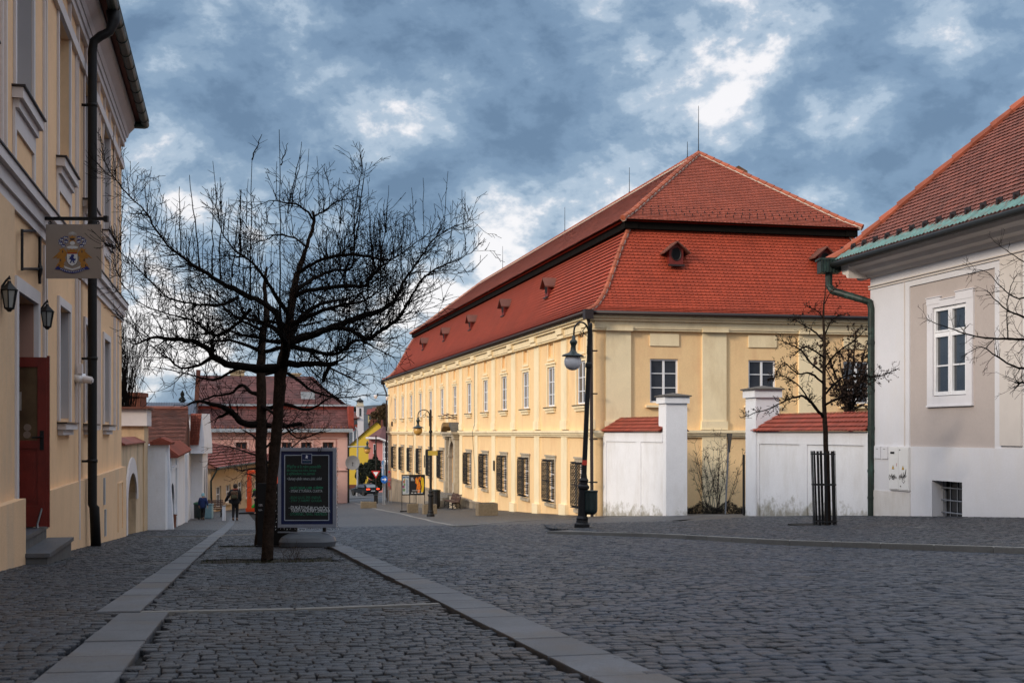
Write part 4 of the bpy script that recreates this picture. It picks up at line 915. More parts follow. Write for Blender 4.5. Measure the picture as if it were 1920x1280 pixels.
for r in range(12):
    for c in range(6):
        t0, t1 = r/12, (r+1)/12; xa = lambda u, t: gx(356)+(gx(373)-gx(356))*u + t*gx(359)*1.0*(1) + t*(gx(378.5)-gx(373)-gx(359))*u
        za = lambda t: gzv(834)+(gzv(775)-gzv(834))*t; u0, u1 = c/6+.01, (c+1)/6-.01
        m.add([(xa(u0, t0), .09, za(t0)), (xa(u1, t0), .09, za(t0)), (xa(u1, t1), .055-.0, za(t1)), (xa(u0, t1), .055, za(t1)), (xa((u0+u1)/2, t0), .13, za(t0))], [(0, 4, 3), (4, 1, 2), (4, 2, 3)])
m.build('gable_tiles', M['tile_cap'], pbk)
m = MB(frB); m.prism([(.75, -1.05), (.75, -1.0), (.3, -.80), (-1.2, -.55), (-1.2, -1.0)], yt(61.2), yt(78), 'x')
for i in range(9): m.tube([(yt(61.3)+i*.5, .72, -.98), (yt(61.3)+i*.5, .1, -.72)], .06, 5)
m.build('roof', M['tile_old'], pbk)
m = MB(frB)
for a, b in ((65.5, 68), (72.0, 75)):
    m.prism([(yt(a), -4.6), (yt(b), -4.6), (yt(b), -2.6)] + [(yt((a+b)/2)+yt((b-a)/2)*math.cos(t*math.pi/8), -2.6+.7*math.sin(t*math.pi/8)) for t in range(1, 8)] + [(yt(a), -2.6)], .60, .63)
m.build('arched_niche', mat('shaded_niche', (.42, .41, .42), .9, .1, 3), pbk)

# old tiled house behind the wall
oh = thing('old_tiled_house', 'low house with a mossy brown tile roof rising behind the white wall', 'house', on(318, 56))
frO = frame(Vector((0, 0, CZ)), (1, 0, 0), (0, -1, 0)); kx = lambda px, Y: (px-960)/F*Y; kz = lambda py, Y: (810-py)/F*Y
kp = -1.93*1.0; oY = 54.6; frT = frame(Vector((kp - KU*oY, oY, CZ)), U*0 - V, -U); LO = 5.2; ez, rz_ = kz(846, 55), kz(772, 60)
m = MB(frT); m.box(.05, LO-.1, -11.4, -.35, -5, ez+.02); m.build('wall', M['white_wall'], oh)
prO = [(0, ez), (5.7, rz_+.12)]; m = MB(frT); slope(m, None, LO, prO, hipL=0, hipR=0); m.add([(0, -5.7, rz_+.12), (LO, -5.7, rz_+.12), (LO, -11.6, ez), (0, -11.6, ez)], [(0, 1, 2, 3)]); m.add([(0, 0, ez), (0, -5.7, rz_+.12), (0, -11.6, ez)], [(0, 1, 2)]); r_ = m.build('roof', M['tile_old'], oh)
m = MB(frT); tiles(m, None, LO, prO, .20, .19, False, hipL=0, hipR=0, lift=.05, jit=.006); m.build('roof_tiles', M['tile_old'], r_)
m = MB(frT); m.tube([(0, -5.7, rz_+.16), (LO, -5.7, rz_+.16)], .12, 8); m.build('ridge_tiles', M['tile_old'], r_)
sr = thing('slate_roofed_house', 'distant house with a long blue grey slate roof above the brown tiles', 'house', on(315, 90))
Lr = Vector((kx(366, 91), 91, CZ)); frR = frame(Lr, -V, -U); m = MB(frR); m.box(.1, 4.2, -9, -.4, -8, kz(778, 92)); m.build('wall', M['white_wall'], sr)
m = MB(frR); za, zb2 = kz(777, 91), kz(756, 98); m.add([(0, 0, za), (4.3, 0, za), (4.3, -5, zb2), (0, -5, zb2), (0, -10, za), (4.3, -10, za)], [(0, 1, 2, 3), (3, 2, 5, 4), (0, 3, 4), (1, 5, 2)])
for i in range(24): m.tube([(i*.185, 0, za+.03), (i*.185, -5, zb2+.03)], .02, 4)
m.build('roof', mat('slate_sheet', (.05, .06, .085), .5, .25, 2), sr)
cb_ = thing('chimney_stack', 'square rust brick chimney stack behind the columnar tree', 'chimney', on(254, 44))
m = MB(frO); m.box(kx(240, 44), kx(267, 44), -44.5, -43.7, -2, kz(740, 44)); m.box(kx(238, 44), kx(269, 44), -44.6, -43.6, kz(744, 44), kz(736, 44)); m.build('stack', mat('rust_brick', (.16, .05, .03), .9, .3, 6, .3, 20), cb_)
m = MB(frO); m.box(kx(228, 44), kx(272, 44), -47, -43.9, -4, -1.6+CZ); m.build('plinth', mat('shed_wall', (.4, .33, .25), .9), cb_)

# cream house closing the lane
ch_ = thing('cream_house', 'low cream house with a red brown tile roof closing the lane behind the walkers', 'house', on(440, 90))
a_ = on(395, 80); b_ = on(520, 108); dd = (b_-a_); dd.z = 0; LC = dd.length; dd.normalize(); nn_ = Vector((dd.y, -dd.x, 0)); frC = frame(Vector((a_.x, a_.y, CZ)), dd, nn_)
def cx_(px):    # metres along this front for a pixel column
    k = (px-960)/F; return (a_.x - k*a_.y)/(k*dd.y - dd.x)
m = MB(frC); wins = []
for (p0, p1, y0, y1) in ((405.5, 415, 911, 950), (424, 433, 908, 942), (446, 455, 902, 932), (461, 468, 903, 934), (478, 485, 900, 930)):
    t0, t1 = cx_(p0), cx_(p1); Ym = a_.y + dd.y*(t0+t1)/2; wins.append((t0, t1, -(y1-810)/F*Ym, -(y0-810)/F*Ym, .2))
wall_panel(m, 0, LC, -9, -2.25, wins); m.fr = frame(Vector((a_.x, a_.y, CZ)), -nn_, -dd); wall_panel(m, 0, 8, -9, -2.25, []); m.build('wall', mat('cream_render', (.56, .42, .28), .9, .08, 1, stain=(.42, .32, .22), stain_s=.6), ch_)
for wv in wins: window(ch_, frC, wv[0]+.02, wv[1]-.02, wv[2], wv[3], .18, 2, (.6,), fw=.09, mw=.06)
m = MB(frC)
for wv in wins: m.box(wv[0]-.1, wv[1]+.1, 0, .12, wv[2]-.12, wv[2])
m.box(0, LC, 0, .25, -2.5, -2.24); m.build('moulding', mat('ochre_trim', (.5, .38, .26), .9), ch_)
prC = [(-.5, -2.3), (3.4, -.2)]; HR = (LC-4)/3.4
m = MB(frC); slope(m, frC, LC+.5, prC, x0=-.5, hipL=.25, hipR=HR); m.add([(-.5, .5, -2.3), (-.5+.25*3.4, -3.4, -.2), (-.5, -7.3, -2.3)], [(0, 1, 2)]); m.add([(-.5, -7.3, -2.3), (LC, -7.3, -2.3), (LC-HR*3.4, -3.4, -.2), (.35, -3.4, -.2)], [(0, 1, 2, 3)]); r_ = m.build('roof', M['tile_old'], ch_)
m = MB(frC); tiles(m, frC, LC+.5, prC, .5, .36, False, x0=-.5, hipL=.25, hipR=HR, lift=.10, jit=.01); m.build('roof_tiles', mat('red_brown_pantile', (.21, .05, .035), .75, .2, 1, island=.15), r_)
m = MB(frC); m.tube([(-.5, .58, -2.3), (LC, .58, -2.3)], .09, 6); m.tube([(-.3, .5, -2.3), (-.4, .1, -3.1), (-.1, .1, -5.5)], .06, 6); m.build('gutter', M['copper'], ch_)
# ================================================================ WHITE HOUSE ON THE RIGHT
frW = frame((WH.x, WH.y, CZ), -WU, Vector((-WU.y, WU.x, 0)))
wh = thing('white_house', 'white house with beige wall panel, brown tile roof and green copper eaves, right edge', 'house', (WH.x, WH.y, float(gz(WH.x, WH.y))))
WHL, WHW = 24.0, 13.0; tW = lambda px: (34 - 39168/(px-480))/.9798
panels = [(2.07, 5.84), (8.9, 12.7), (15.7, 19.5)]
m = MB(frW); ops = []
for i, (a, b) in enumerate(panels):
    c = a + 1.87; ops.append((a, b, -.36, 3.71, .035))
m_ops = ops + [(3.2, 4.55, -2.4, -1.18, .40), (10.0, 11.3, -2.0, -1.0, .4)]
wall_panel(m, 0, WHL, -.36, 4.3, [o for o in m_ops if o[2] > -1]); m.build('wall', M['white_house'], wh)
m = MB(frW); wall_panel(m, 0, WHL, -3.2, -.36, m_ops[3:], y=.025); m.add([(0, 0, -.36), (WHL, 0, -.36), (WHL, .025, -.36), (0, .025, -.36)], [(0, 1, 2, 3)])
m.fr = frame((WH.x, WH.y, CZ), Vector((WU.y, -WU.x, 0)), WU); wall_panel(m, 0, WHW, -3.5, 4.3, []); m.build('plinth', M['white_house'], wh)
m = MB(frW); m.box(0.0, 2.17, .026, .045, -3.2, -1.55); m.build('repaired_plinth', mat('patched_plinth', (.62, .60, .585), .95, .07, 2, .3, 30, stain=(.48, .44, .39), stain_s=1.5), wh)
m = MB(frW)
for a, b in panels: m = MB(frW); wall_panel(m, a, b, -.36, 3.71, [(a+1.13, a+2.62, .88, 3.05, .12)], y=-.034); m.build('wall_panel', M['beige_house'], wh)
for a, b in panels:
    t0, t1 = a+1.13, a+2.62
    s = MB(frW)
    s.box(t0-.26, t0, -.033, .012, .66, 3.14); s.box(t1, t1+.24, -.033, .012, .66, 3.14); s.box(t0, t1, -.033, .012, .66, .88); s.box(t0-.28, t1+.26, -.034, .03, .62, .66)
    s.box(t0-.28, t0+.35, -.033, .02, 3.14, 3.30); s.box(t0+.35, t1-.45, -.033, .02, 3.05, 3.22); s.box(t1-.45, t1+.30, -.033, .02, 3.14, 3.34); s.box(t1+.242, t1+.30, -.033, .012, 2.2, 3.14); s.box(t0, t0+.35, -.033, .012, 3.05, 3.14); s.box(t1-.45, t1, -.033, .012, 3.05, 3.14)
    s.box(t0-.30, t0+.37, -.03, .04, 3.30, 3.32); s.box(t0+.35, t1-.45, -.03, .04, 3.22, 3.24); s.box(t1-.47, t1+.32, -.03, .04, 3.34, 3.36)
    sf = s.build('window_surround', mat('surround_plaster', (.66, .655, .69), .8, .04, 4, .1, 40), wh)
    f = MB(frW); y0, y1 = -.10, -.03; c = (t0+t1)/2
    bars(f, t0+.01, t1-.01, .90, 3.04, y0, y1, 2, (.70,), .045, .07, .09); f.box(t0+.05, c-.04, y0+.01, y1-.02, 1.60, 1.635); f.box(c+.04, t1-.05, y0+.01, y1-.02, 1.60, 1.635)
    for (q0, q1) in ((t0+.055, c-.045), (c+.045, t1-.055)):
        for (z0, z1) in ((.945, 2.36), (2.44, 2.995)): bars(f, q0, q1, z0, z1, y0+.012, y1+.006, 1, (), .042, .03)
    f.box(c-.012, c+.012, y1-.01, y1+.014, .95, 3.0)
    fo = f.build('window', M['white_paint'], wh)
    g = MB(frW); g.add([(t0+.03, -.085, .93), (t1-.03, -.085, .93), (t1-.03, -.085, 3.02), (t0+.03, -.085, 3.02)], [(0, 1, 2, 3)]); g.build('pane', M['glass'], fo)
m = MB(frW)   # basement windows with bars
for t0, t1, zb, zt in ((3.2, 4.55, -2.4, -1.18), (10.0, 11.3, -2.0, -1.0)):
    for k in range(5): x = t0+.05+(t1-t0-.1)*k/4; m.tube([(x, -.26, zb), (x, -.26, zt)], .013, 5)
    for z in (zt-.18, zt-.48, zt-.78): m.tube([(t0, -.24, z), (t1, -.24, z)], .017, 5)
m.build('window_bars', mat('grey_bar_steel', (.20, .22, .26), .5, .3, 8), wh)
m = MB(frW); m.box(3.2, 4.55, -.40, -.37, -2.4, -1.18); m.box(10, 11.3, -.4, -.37, -2, -1); m.build('basement_glass', M['glass_dark'], wh)
m = MB(frW)
for (x0_, x1_) in ((-.05, WHL),):
    m.box(x0_, x1_, .002, .03, 3.86, 3.90); m.box(x0_, x1_, .002, .045, 3.93, 3.96)
m.box(1.83, 1.86, .001, .02, -.36, 3.86); m.box(6.1, 6.9, .001, .05, -.3, 3.86)
pr = [(0, 4.16), (.10, 4.18), (.16, 4.26), (.34, 4.30), (.42, 4.40), (.58, 4.46), (.66, 4.56), (.66, 4.62), (0, 4.62)]
m.prism(pr, -.55, WHL, 'x')
m.fr = frame((WH.x, WH.y, CZ), Vector((WU.y, -WU.x, 0)), WU); m.prism(pr, -.64, WHW, 'x')
m.build('cornice', mat('pale_cornice', (.60, .56, .53), .92, .05, 2, .15, 40), wh)
prW = [(-.80, 4.66), (-.45, 4.92), (0, 5.37), (6.0, 11.75)]
m = MB(frW); slope(m, frW, WHL+6, prW, hipL=1, hipR=0); frW2 = frame((WH.x, WH.y, CZ), Vector((WU.y, -WU.x, 0)), WU); m.fr = frW2; slope(m, frW2, WHW, prW, hipL=1, hipR=1); m.fr = frW
m.add([(-.5+6.3, -6, 11.75), (WHL+6, -6, 11.75), (WHL+6, -13.8, 4.7), (0, -13.8, 4.7)], [(0, 1, 2, 3)])
r_ = m.build('roof', M['tile_old'], wh)
M['tile_house'] = mat('brown_beaver_tile', (.175, .052, .034), .72, .2, 1.0, .3, 30, island=.28, spec=.35, stain=(.12, .05, .035), stain_s=.5, stain_amt=.6)
prT = [(-.45, 4.95), (0, 5.40), (6.0, 11.78)]
m = MB(frW); tiles(m, frW, 19, prT, .185, .165, True, hipL=1, hipR=0, lift=.038, jit=.005); m.build('roof_tiles', M['tile_house'], r_)
m = MB(frW); k = 0; x = -.8
while x < 18:        # copper strip with standing seams
    for j in range(4):
        xx = x + j*.145; m.add([(xx, .82, 4.70), (xx+.12, .82, 4.70), (xx+.12+.0, .43, 4.99), (xx, .43, 4.99), (xx+.06, .82, 4.73), (xx+.06, .43, 5.02)], [(0, 4, 5, 3), (4, 1, 2, 5)])
    x += .62
m.build('copper_strip', M['verdigris'], r_)
m = MB(frW)
for i in range(int(18/.62)): x = -.72+i*.62; m.box(x-.03, x+.03, .40, .52, 4.96, 5.06); m.box(x-.12, x+.12, .44, .46, 4.98, 5.12)
m.build('snow_guards', M['brown_metal'], r_)
m = MB(frW); hp = [(e, -e, z+.06) for e, z in prW]; Q = resample([frW @ Vector(q) for q in hp], 21)
for a, b in zip(Q, Q[1:]): d = (b-a).normalized(); m.v = m.v; mm = MB(); mm.tube([a-d*.05, b+d*.03], [.155, .105], 8); m.v += mm.v if False else []; k0 = len(m.v); m.v += mm.v; m.f += [tuple(i+k0 for i in f) for f in mm.f]; m.mi += mm.mi
m.build('hip_tiles', mat('rust_hip_tile', (.27, .068, .034), .75, .25, 2, .2, 30, island=.2), r_)
m = MB(frW); m.tube([(-.86, .86, 4.57), (WHL, .86, 4.57)], .09, 10); m.fr = frW2; m.tube([(-.86, .86, 4.57), (WHW, .86, 4.57)], .09, 10); m.build('gutter', M['gutter_dark'], wh, smooth=True)
lb = Vector(((1553-960)/F*34.5, 34.5, CZ)); ky = lambda py, Y: (810-py)/F*Y
m = MB(frame((0, 0, 0), (1, 0, 0), (0, 1, 0)))
kq = 34.5/F; m.box(lb.x-17*kq, lb.x+20*kq, 34.3, 34.75, CZ+ky(512, 34.5), CZ+ky(488, 34.5)); m.box(lb.x-20*kq, lb.x+22*kq, 34.27, 34.78, CZ+ky(489, 34.5), CZ+ky(485, 34.5))
for j in range(7): m.box(lb.x+(-16+j*5.6)*kq, lb.x+(-14.5+j*5.6)*kq, 34.27, 34.3, CZ+ky(511, 34.5), CZ+ky(489, 34.5))
gp = lambda px, py, Y: P(px, py, Y)
m.tube([gp(1554, 510, 34.5), gp(1554, 535, 34.5), gp(1560, 545, 34.4), gp(1618, 562, 33.9), gp(1630, 566, 33.85), gp(1634, 578, 33.83), gp(1634, 968, 33.83)], [.10, .10, .10, .095, .095, .095, .10], 12)
for py in (640, 730, 800, 880, 930): m.tube([gp(1634, py, 33.83), gp(1634, py+5, 33.83)], .112, 12)
m.build('downpipe', M['copper'], wh)
# electric cabinets
def decal(mb, fr, pts): mb.add(pts, [tuple(range(len(pts)))])
ec = thing('electric_cabinet', 'white two-door electricity cabinet with warning triangles and black graffiti on the white house', 'cabinet', frW @ Vector((1.66, .05, -1.5)))
m = MB(frW); m.box(1.16, 2.17, .03, .075, -1.50, -.38); m.build('body', mat('cabinet_white', (.66, .66, .66), .5, .04, 3), ec)
m = MB(frW); m.box(1.18, 1.655, .076, .09, -1.47, -.40); m.build('door', mat('cabinet_white', (.70, .70, .70), .5, .04, 3), ec)
m = MB(frW); m.box(1.675, 2.15, .076, .09, -1.47, -.40); m.build('door', mat('cabinet_white', (.70, .70, .70), .5, .04, 3), ec)
m = MB(frW); m.box(1.26, 1.47, .091, .094, -.56, -.505); m.box(1.74, 1.77, .091, .10, -.47, -.44); m.box(1.78, 1.81, .091, .10, -1.40, -1.37); m.build('latch', M['metal_black'], ec)
def tri(mb, c, z, s, y, k=1.0): mb.add([(c-s*k/2, y, z), (c+s*k/2, y, z), (c, y, z+s*.88*k)], [(0, 1, 2)])
wy = mat('warning_yellow', (.62, .38, .02), .6)
for c in (1.40, 1.91):
    m = MB(frW); tri(m, c, -.96, .13, .092); b_ = m.build('warning_triangle', M['metal_black'], ec)
    m = MB(frW); tri(m, c, -.952, .13, .093, .82); b2 = m.build('field', wy, b_)
    m = MB(frW); m.add([(c-.006, .0945, -.90), (c+.014, .0945, -.90), (c, .0945, -.92), (c+.010, .0945, -.92), (c-.008, .0945, -.945), (c, .0945, -.915), (c-.014, .0945, -.915)], [(0, 1, 3, 5, 6), (2, 3, 4)]); m.build('bolt', M['metal_black'], b_)
m = MB(frW); m.add([(1.575, .092, -.80), (1.60, .092, -.80), (1.585, .092, -.85), (1.60, .092, -.85), (1.57, .092, -.92), (1.585, .092, -.87), (1.565, .092, -.87)], [(0, 1, 2, 5, 6), (2, 3, 4, 5)]); m.build('bolt', CM['red'], ec)
m = MB(frW)
def scrib(pts, r=.006):
    m.tube([(x, .094, z) for x, z in pts], r, 4)
random.seed(5)
scrib([(1.22, -1.10), (1.19, -1.18), (1.22, -1.24), (1.26, -1.20), (1.25, -1.12), (1.30, -1.16), (1.33, -1.10), (1.36, -1.18), (1.30, -1.20), (1.38, -1.13), (1.42, -1.19), (1.36, -1.23), (1.44, -1.12), (1.40, -1.10), (1.47, -1.17), (1.43, -1.22), (1.52, -1.12), (1.50, -1.21), (1.56, -1.15), (1.60, -1.20)])
scrib([(1.34, -1.08), (1.40, -1.22), (1.48, -1.09), (1.45, -1.24), (1.38, -1.14), (1.52, -1.17)])
scrib([(1.70, -1.18), (1.74, -1.10), (1.76, -1.22), (1.80, -1.08), (1.83, -1.20), (1.86, -1.05), (1.90, -1.22), (1.96, -1.02), (1.92, -1.16), (2.00, -1.08), (1.97, -1.20), (2.07, -.94), (2.03, -1.16), (2.10, -1.10)])
scrib([(1.78, -1.14), (1.98, -1.12), (1.86, -1.24), (1.94, -1.30), (2.02, -1.24), (1.94, -1.22)]); scrib([(1.72, -1.14), (1.90, -1.15)])
m.build('graffiti', M['metal_black'], ec)
mt = thing('meter_boxes', 'pair of small white flush meter doors beside the green downpipe', 'meter box', frW @ Vector((.62, .03, -.68)))
for a in (.30, .68):
    m = MB(frW); m.box(a, a+.34, .03, .05, -.70, -.38); m.build('door', M['white_house'], mt)
    m = MB(frW); m.box(a+.12, a+.22, .051, .055, -.45, -.44); m.build('slot', M['metal_black'], mt)

# ================================================================ GATE WALLS AND PILLARS
def gate_pillar(px, Y, ztop, label):
    c = Vector(((px-960)/F*Y, Y, CZ)); fr = frame(c, V, -U)     # near left corner; x to the right, y towards the viewer
    zb = float(gz(c.x, c.y)) - CZ - .4; o = thing('gate_pillar', label, 'pillar', (c + V*.4 + U*.4 + Vector((0, 0, zb+.4))).to_tuple(), 0, 'white pillars of the gateway')
    m = MB(fr); m.box(0, .80, -.80, 0, zb, ztop-.34); m.build('shaft', M['white_gate'], o)
    m = MB(fr); m.box(-.07, .87, -.87, .07, ztop-.338, ztop-.10); m.build('collar', M['white_gate'], o)
    m = MB(fr); m.box(-.13, .93, -.93, .13, ztop-.098, ztop-.055); m.add([(-.13, .13, ztop-.055), (.93, .13, ztop-.055), (.93, -.93, ztop-.055), (-.13, -.93, ztop-.055), (.4, -.4, ztop+.05)], [(0, 1, 4), (1, 2, 4), (2, 3, 4), (3, 0, 4)])
    m.build('cap', mat('grey_cap_stone', (.10, .09, .08), .9, .3, 6, .4, 30), o); return c
c1 = gate_pillar(1249, 45.0, 1.38, 'white gate pillar joined to the short wall by the palace corner')
c2 = gate_pillar(1417, 39.6, 1.44, 'white gate pillar right of the gap, half behind the small caged tree')
def gwall(a, b, za, zb_, label, stops, hipn=True):
    a, b = Vector(a), Vector(b); d = (b-a); d.z = 0; L = d.length; d.normalize(); n = Vector((-d.y, d.x, 0)) * (1 if d.x*0 + (-d.y) < 0 else -1)
    if n.x > 0: n = -n
    fr = frame((a.x, a.y, CZ), d, n); o = thing('boundary_wall', label, 'wall', ((a+b)/2 + Vector((0, 0, float(gz(*((a+b)/2).to_tuple()[:2]))))).to_tuple(), 0, 'white walls either side of the gateway')
    m = MB(fr); m.box(0, L, -.40, 0, -4.2, 0.02); m.build('wall', M['white_gate'], o)
    m = MB(fr); m.box(0, L, .001, .035, -.36, .0)
    for s in stops: m.box(max(0, s*L-.2), min(L, s*L+.2), .001, .034, -4.2, -.36)
    m.build('panel_frame', M['white_gate'], o)
    # tiled coping, hipped at the far end
    pr = [(-.13, .03), (.50, .56)]; m = MB(fr); slope(m, fr, L, pr, hipL=1 if hipn else 0, hipR=0)
    m.add([(0, .13, .03), (.5, -.5, .56), (0, -1.1, .03)], [(0, 1, 2)]); m.add([(0, -1.1, .03), (L, -1.1, .03), (L, -.5, .56), (.5, -.5, .56)], [(0, 1, 2, 3)]); m.add([(0, .13, .02), (L, .13, .02), (L, -1.1, .02), (0, -1.1, .02)], [(0, 1, 2, 3)])
    k = m.build('coping', M['tile'], o)
    m = MB(fr); tiles(m, fr, L, pr, .19, .20, True, hipL=1 if hipn else 0, hipR=0, lift=.05); m.build('coping_tiles', mat('coping_tile', (.27, .050, .026), .75, .2, 2, .2, 30, island=.2, stain=(.15, .05, .03), stain_s=1.5), k); return fr, L
gwall((3.66, 50.0, 0), c1 + U*.35, 0, 0, 'short white wall with red tile coping next to the palace corner', (0.02, .62))
gwall(c2 + V*.08 + U*.1, (9.70, 34.05, 0), 0, 0, 'white wall with red tile coping behind the caged tree, ending at the white house', (0, .46, 1.0))
# ================================================================ TOWN AT THE BOTTOM OF THE STREET
def kx_(px, Y): return (px-960)/F*Y
def kz_(py, Y): return (810-py)/F*Y
frO = frame(Vector((0, 0, CZ)), (1, 0, 0), (0, -1, 0))
ph = thing('pink_house', 'large pale pink house with purple brown mansard roof across the lane end', 'house', on(500, 112))
Yp = 110; PR = Vector((kx_(652, Yp), Yp, CZ)); LP = 13.2; PL_ = PR - V*LP; m = MB(frame(PL_, V, -U)); kk = LP/290
wx = [(441, 462), (502, 522), (527, 546), (563, 583), (604, 625)]; wins = []
for a, b in wx: wins.append(((a-362)*kk, (b-362)*kk, -(872-810)*kk, -(829-810)*kk, .25))
for a, b in wx: wins.append(((a-362)*kk, (b-362)*kk, -(925-810)*kk, -(888-810)*kk, .25))
wall_panel(m, 0, LP, -8, .25, wins); m.fr = frame(PR, U, V); wall_panel(m, 0, 14, -8, .25, [])
pm = mat('pink_render', (.58, .315, .275), .92, .06, .5, .1, 20, stain=(.45, .27, .24), stain_s=.4, stain_amt=.6); m.build('wall', pm, ph)
frP = frame(PL_, V, -U)
for q in wins[:5] + wins[5:]: window(ph, frP, q[0], q[1], q[2], q[3], .2, 2, (.65,), fmat=M['wood_brown'], gmat=M['glass_dark'], fw=.08, mw=.05)
m = MB(frP)
for q in wins[:5]:
    for (a, b, c, d) in ((q[0]-.18, q[0], q[2], q[3]+.18), (q[1], q[1]+.18, q[2], q[3]+.18), (q[0], q[1], q[3], q[3]+.18)): m.box(a, b, .002, .05, c, d)
m.box(0, LP, .002, .10, -.55, -.45); m.box(0, LP+.1, .002, .16, -2.75-.62, -2.65-.62); m.box(0, LP+.1, .002, .3, -.05, .2); m.box(LP-.9, LP-.02, .002, .06, -8, -.55); m.build('moulding', mat('rose_trim', (.60, .38, .34), .9, .05, 3), ph)
m = MB(frP); z1, z2, z3 = kz_(806, Yp), kz_(762, Yp+2), kz_(706, Yp+6)
pr1 = [(-.4, z1), (1.6, z2)]; pr2 = [(1.3, z2+.05), (6.5, z3)]
slope(m, None, LP+.6, pr1, hipL=0, hipR=.2); m.add([(LP+.6, .4, z1), (LP+.3, -1.6, z2), (LP+.3, -12, z2), (LP+.6, -14, z1)], [(0, 1, 2, 3)])
r_ = m.build('roof', M['tile_far'], ph)
m = MB(frP); tiles(m, None, LP+.6, pr1, .42, .30, False, hipL=0, hipR=.2, lift=.05, jit=.02); m.build('lower_tiles', M['tile_far'], r_)
m = MB(frP); m.prism([(0, z1), (0, z2+.1), (.45, z3), (LP-2.6, z3), (LP+.2, z2+.1), (LP+.2, z2-.1)], -6.6, -6.4); slope(m, None, LP+.4, pr2, hipL=.07, hipR=.55); m.add([(LP+.3, -1.3, z2), (LP-3, -6.5, z3), (LP+.2, -13, z2)], [(0, 1, 2)]); u_ = m.build('upper_roof', M['tile_far'], ph)
m = MB(frP); tiles(m, None, LP+.4, pr2, .45, .34, False, hipL=.07, hipR=.55, lift=.05, jit=.02); m.build('upper_tiles', M['tile_far'], u_)
m = MB(frP); m.box(0, LP+.3, -1.62, -1.30, z2-.42, z2); m.box(LP+.05, LP+.5, -1.2, .3, z1+.1, z2); m.build('red_fascia', mat('red_fascia', (.25, .045, .03), .8, .3, 2), r_)
m = MB(frP)
m.box(0, LP+.4, -1.2, -1.05, z2+.0, z2+.16); m.box(0, LP+.4, .42, .62, z1-.18, z1+.12)
for i in range(34): m.box(i*.41, i*.41+.36, .425, .64, z1+.12, z1+.22) if False else None
m.build('gutter', mat('grey_zinc', (.28, .32, .36), .5, .3, 3), ph)
m = MB(frP)
for i in range(33): m.prism([(i*.42-.12, z1+.12), (i*.42+.12, z1+.12), (i*.42, z1+.42)], .30, .42)
m.prism([(0, z1), (.35, z1), (.65, z3+.2), (.3, z3+.2)], -1, .1); m.build('verge_tiles', M['tile_old'], r_)
for px, w_, top in ((445, 28, 699), (560, 20, 703)):
    m = MB(frP); x = (px-362)*kk; m.box(x-w_/2*kk, x+w_/2*kk, -7.5, -6.6, z3-1, kz_(top, Yp+7)); m.box(x-w_/2*kk-.1, x+w_/2*kk+.1, -7.6, -6.5, kz_(top, Yp+7), kz_(top, Yp+7)+.12); m.build('chimney', mat('cream_chimney', (.38, .30, .19), .9, .2, 2), u_)
m = MB(frP); m.box(LP-3.9, LP-2.7, -3.1, -2.4, z2+.5, z2+1.3); m.build('roof_hatch', mat('grey_zinc', (.28, .32, .36), .5, .3, 3), u_)
m = MB(frP); m.tube([(LP+.05, .1, z1), (LP+.05, .12, -6.5)], .09, 6); m.tube([(LP-.2, .2, -3.2), (LP+1.5, .2, -3.2)], .04, 5); m.build('downpipe', M['metal_black'], ph)
# satellite dish on its arm
sd = thing('satellite_dish', 'grey satellite dish on a long arm off the pink house corner', 'dish', P(656, 868, 109))
m = MB(); c = P(661, 867, 108.6); prof = [(.0, .12), (.25, .08), (.45, .02), (.52, 0)]
f2 = Matrix.Translation(c) @ Matrix.Rotation(math.radians(90), 4, 'X') @ Matrix.Rotation(math.radians(12), 4, 'Y'); m.fr = f2; m.lathe([(.001, -.14), (.3, -.10), (.60, 0), (.63, .02), (.3, -.06), (.001, -.1)], n=18); m.build('dish', mat('dish_grey', (.22, .23, .25), .5, .1, 2), sd)
m = MB(); m.tube([c, P(652, 870, 110)], .04, 5); m.tube([c + Vector((0, .2, -.2)), P(661, 873, 108), P(661, 869, 107.6)], .02, 5); m.build('mount', M['metal_black'], sd)
# horizontal lamp arm
def bell_lamp(parent, c, s, globe):
    m = MB(Matrix.Translation(c) @ Matrix.Scale(s, 4))
    m.lathe([(.02, .62), (.05, .60), (.055, .50), (.10, .46), (.12, .40), (.10, .36), (.075, .30), (.085, .16), (.13, .09), (.30, .02), (.345, -.01), (.335, -.03), (.26, -.02), (.22, 0)], n=18)
    h = m.build('lamp_shade', M['metal_green'], parent, smooth=True)
    m = MB(Matrix.Translation(c) @ Matrix.Scale(s, 4)); m.lathe([(.10, 0), (.21, -.02), (.25, -.10), (.262, -.19), (.245, -.29), (.19, -.38), (.10, -.435), (.01, -.45)], n=20); m.build('globe', globe, parent, smooth=True)
M['globe_white'] = mat('opal_globe', (.62, .63, .67), .3, .06, 3, spec=.5); M['globe_amber'] = mat('amber_globe', (.55, .30, .07), .3, .1, 3, spec=.5)
ll = thing('arm_lamp', 'bell-shaped street lamp with amber globe on a horizontal arm before the yellow house', 'street lamp', P(655, 837, 104))
m = MB(); m.tube([P(652, 837, 104), P(688, 837, 104)], .05, 6); m.build('arm', mat('grey_zinc', (.28, .32, .36), .5, .3, 3), ll)
m = MB(); m.tube([P(688.5, 837, 104), P(688.5, 829, 104)], .03, 5); m.build('hanger', M['metal_green'], ll)
bell_lamp(ll, P(688.7, 840, 104), 1.0, M['globe_amber'])
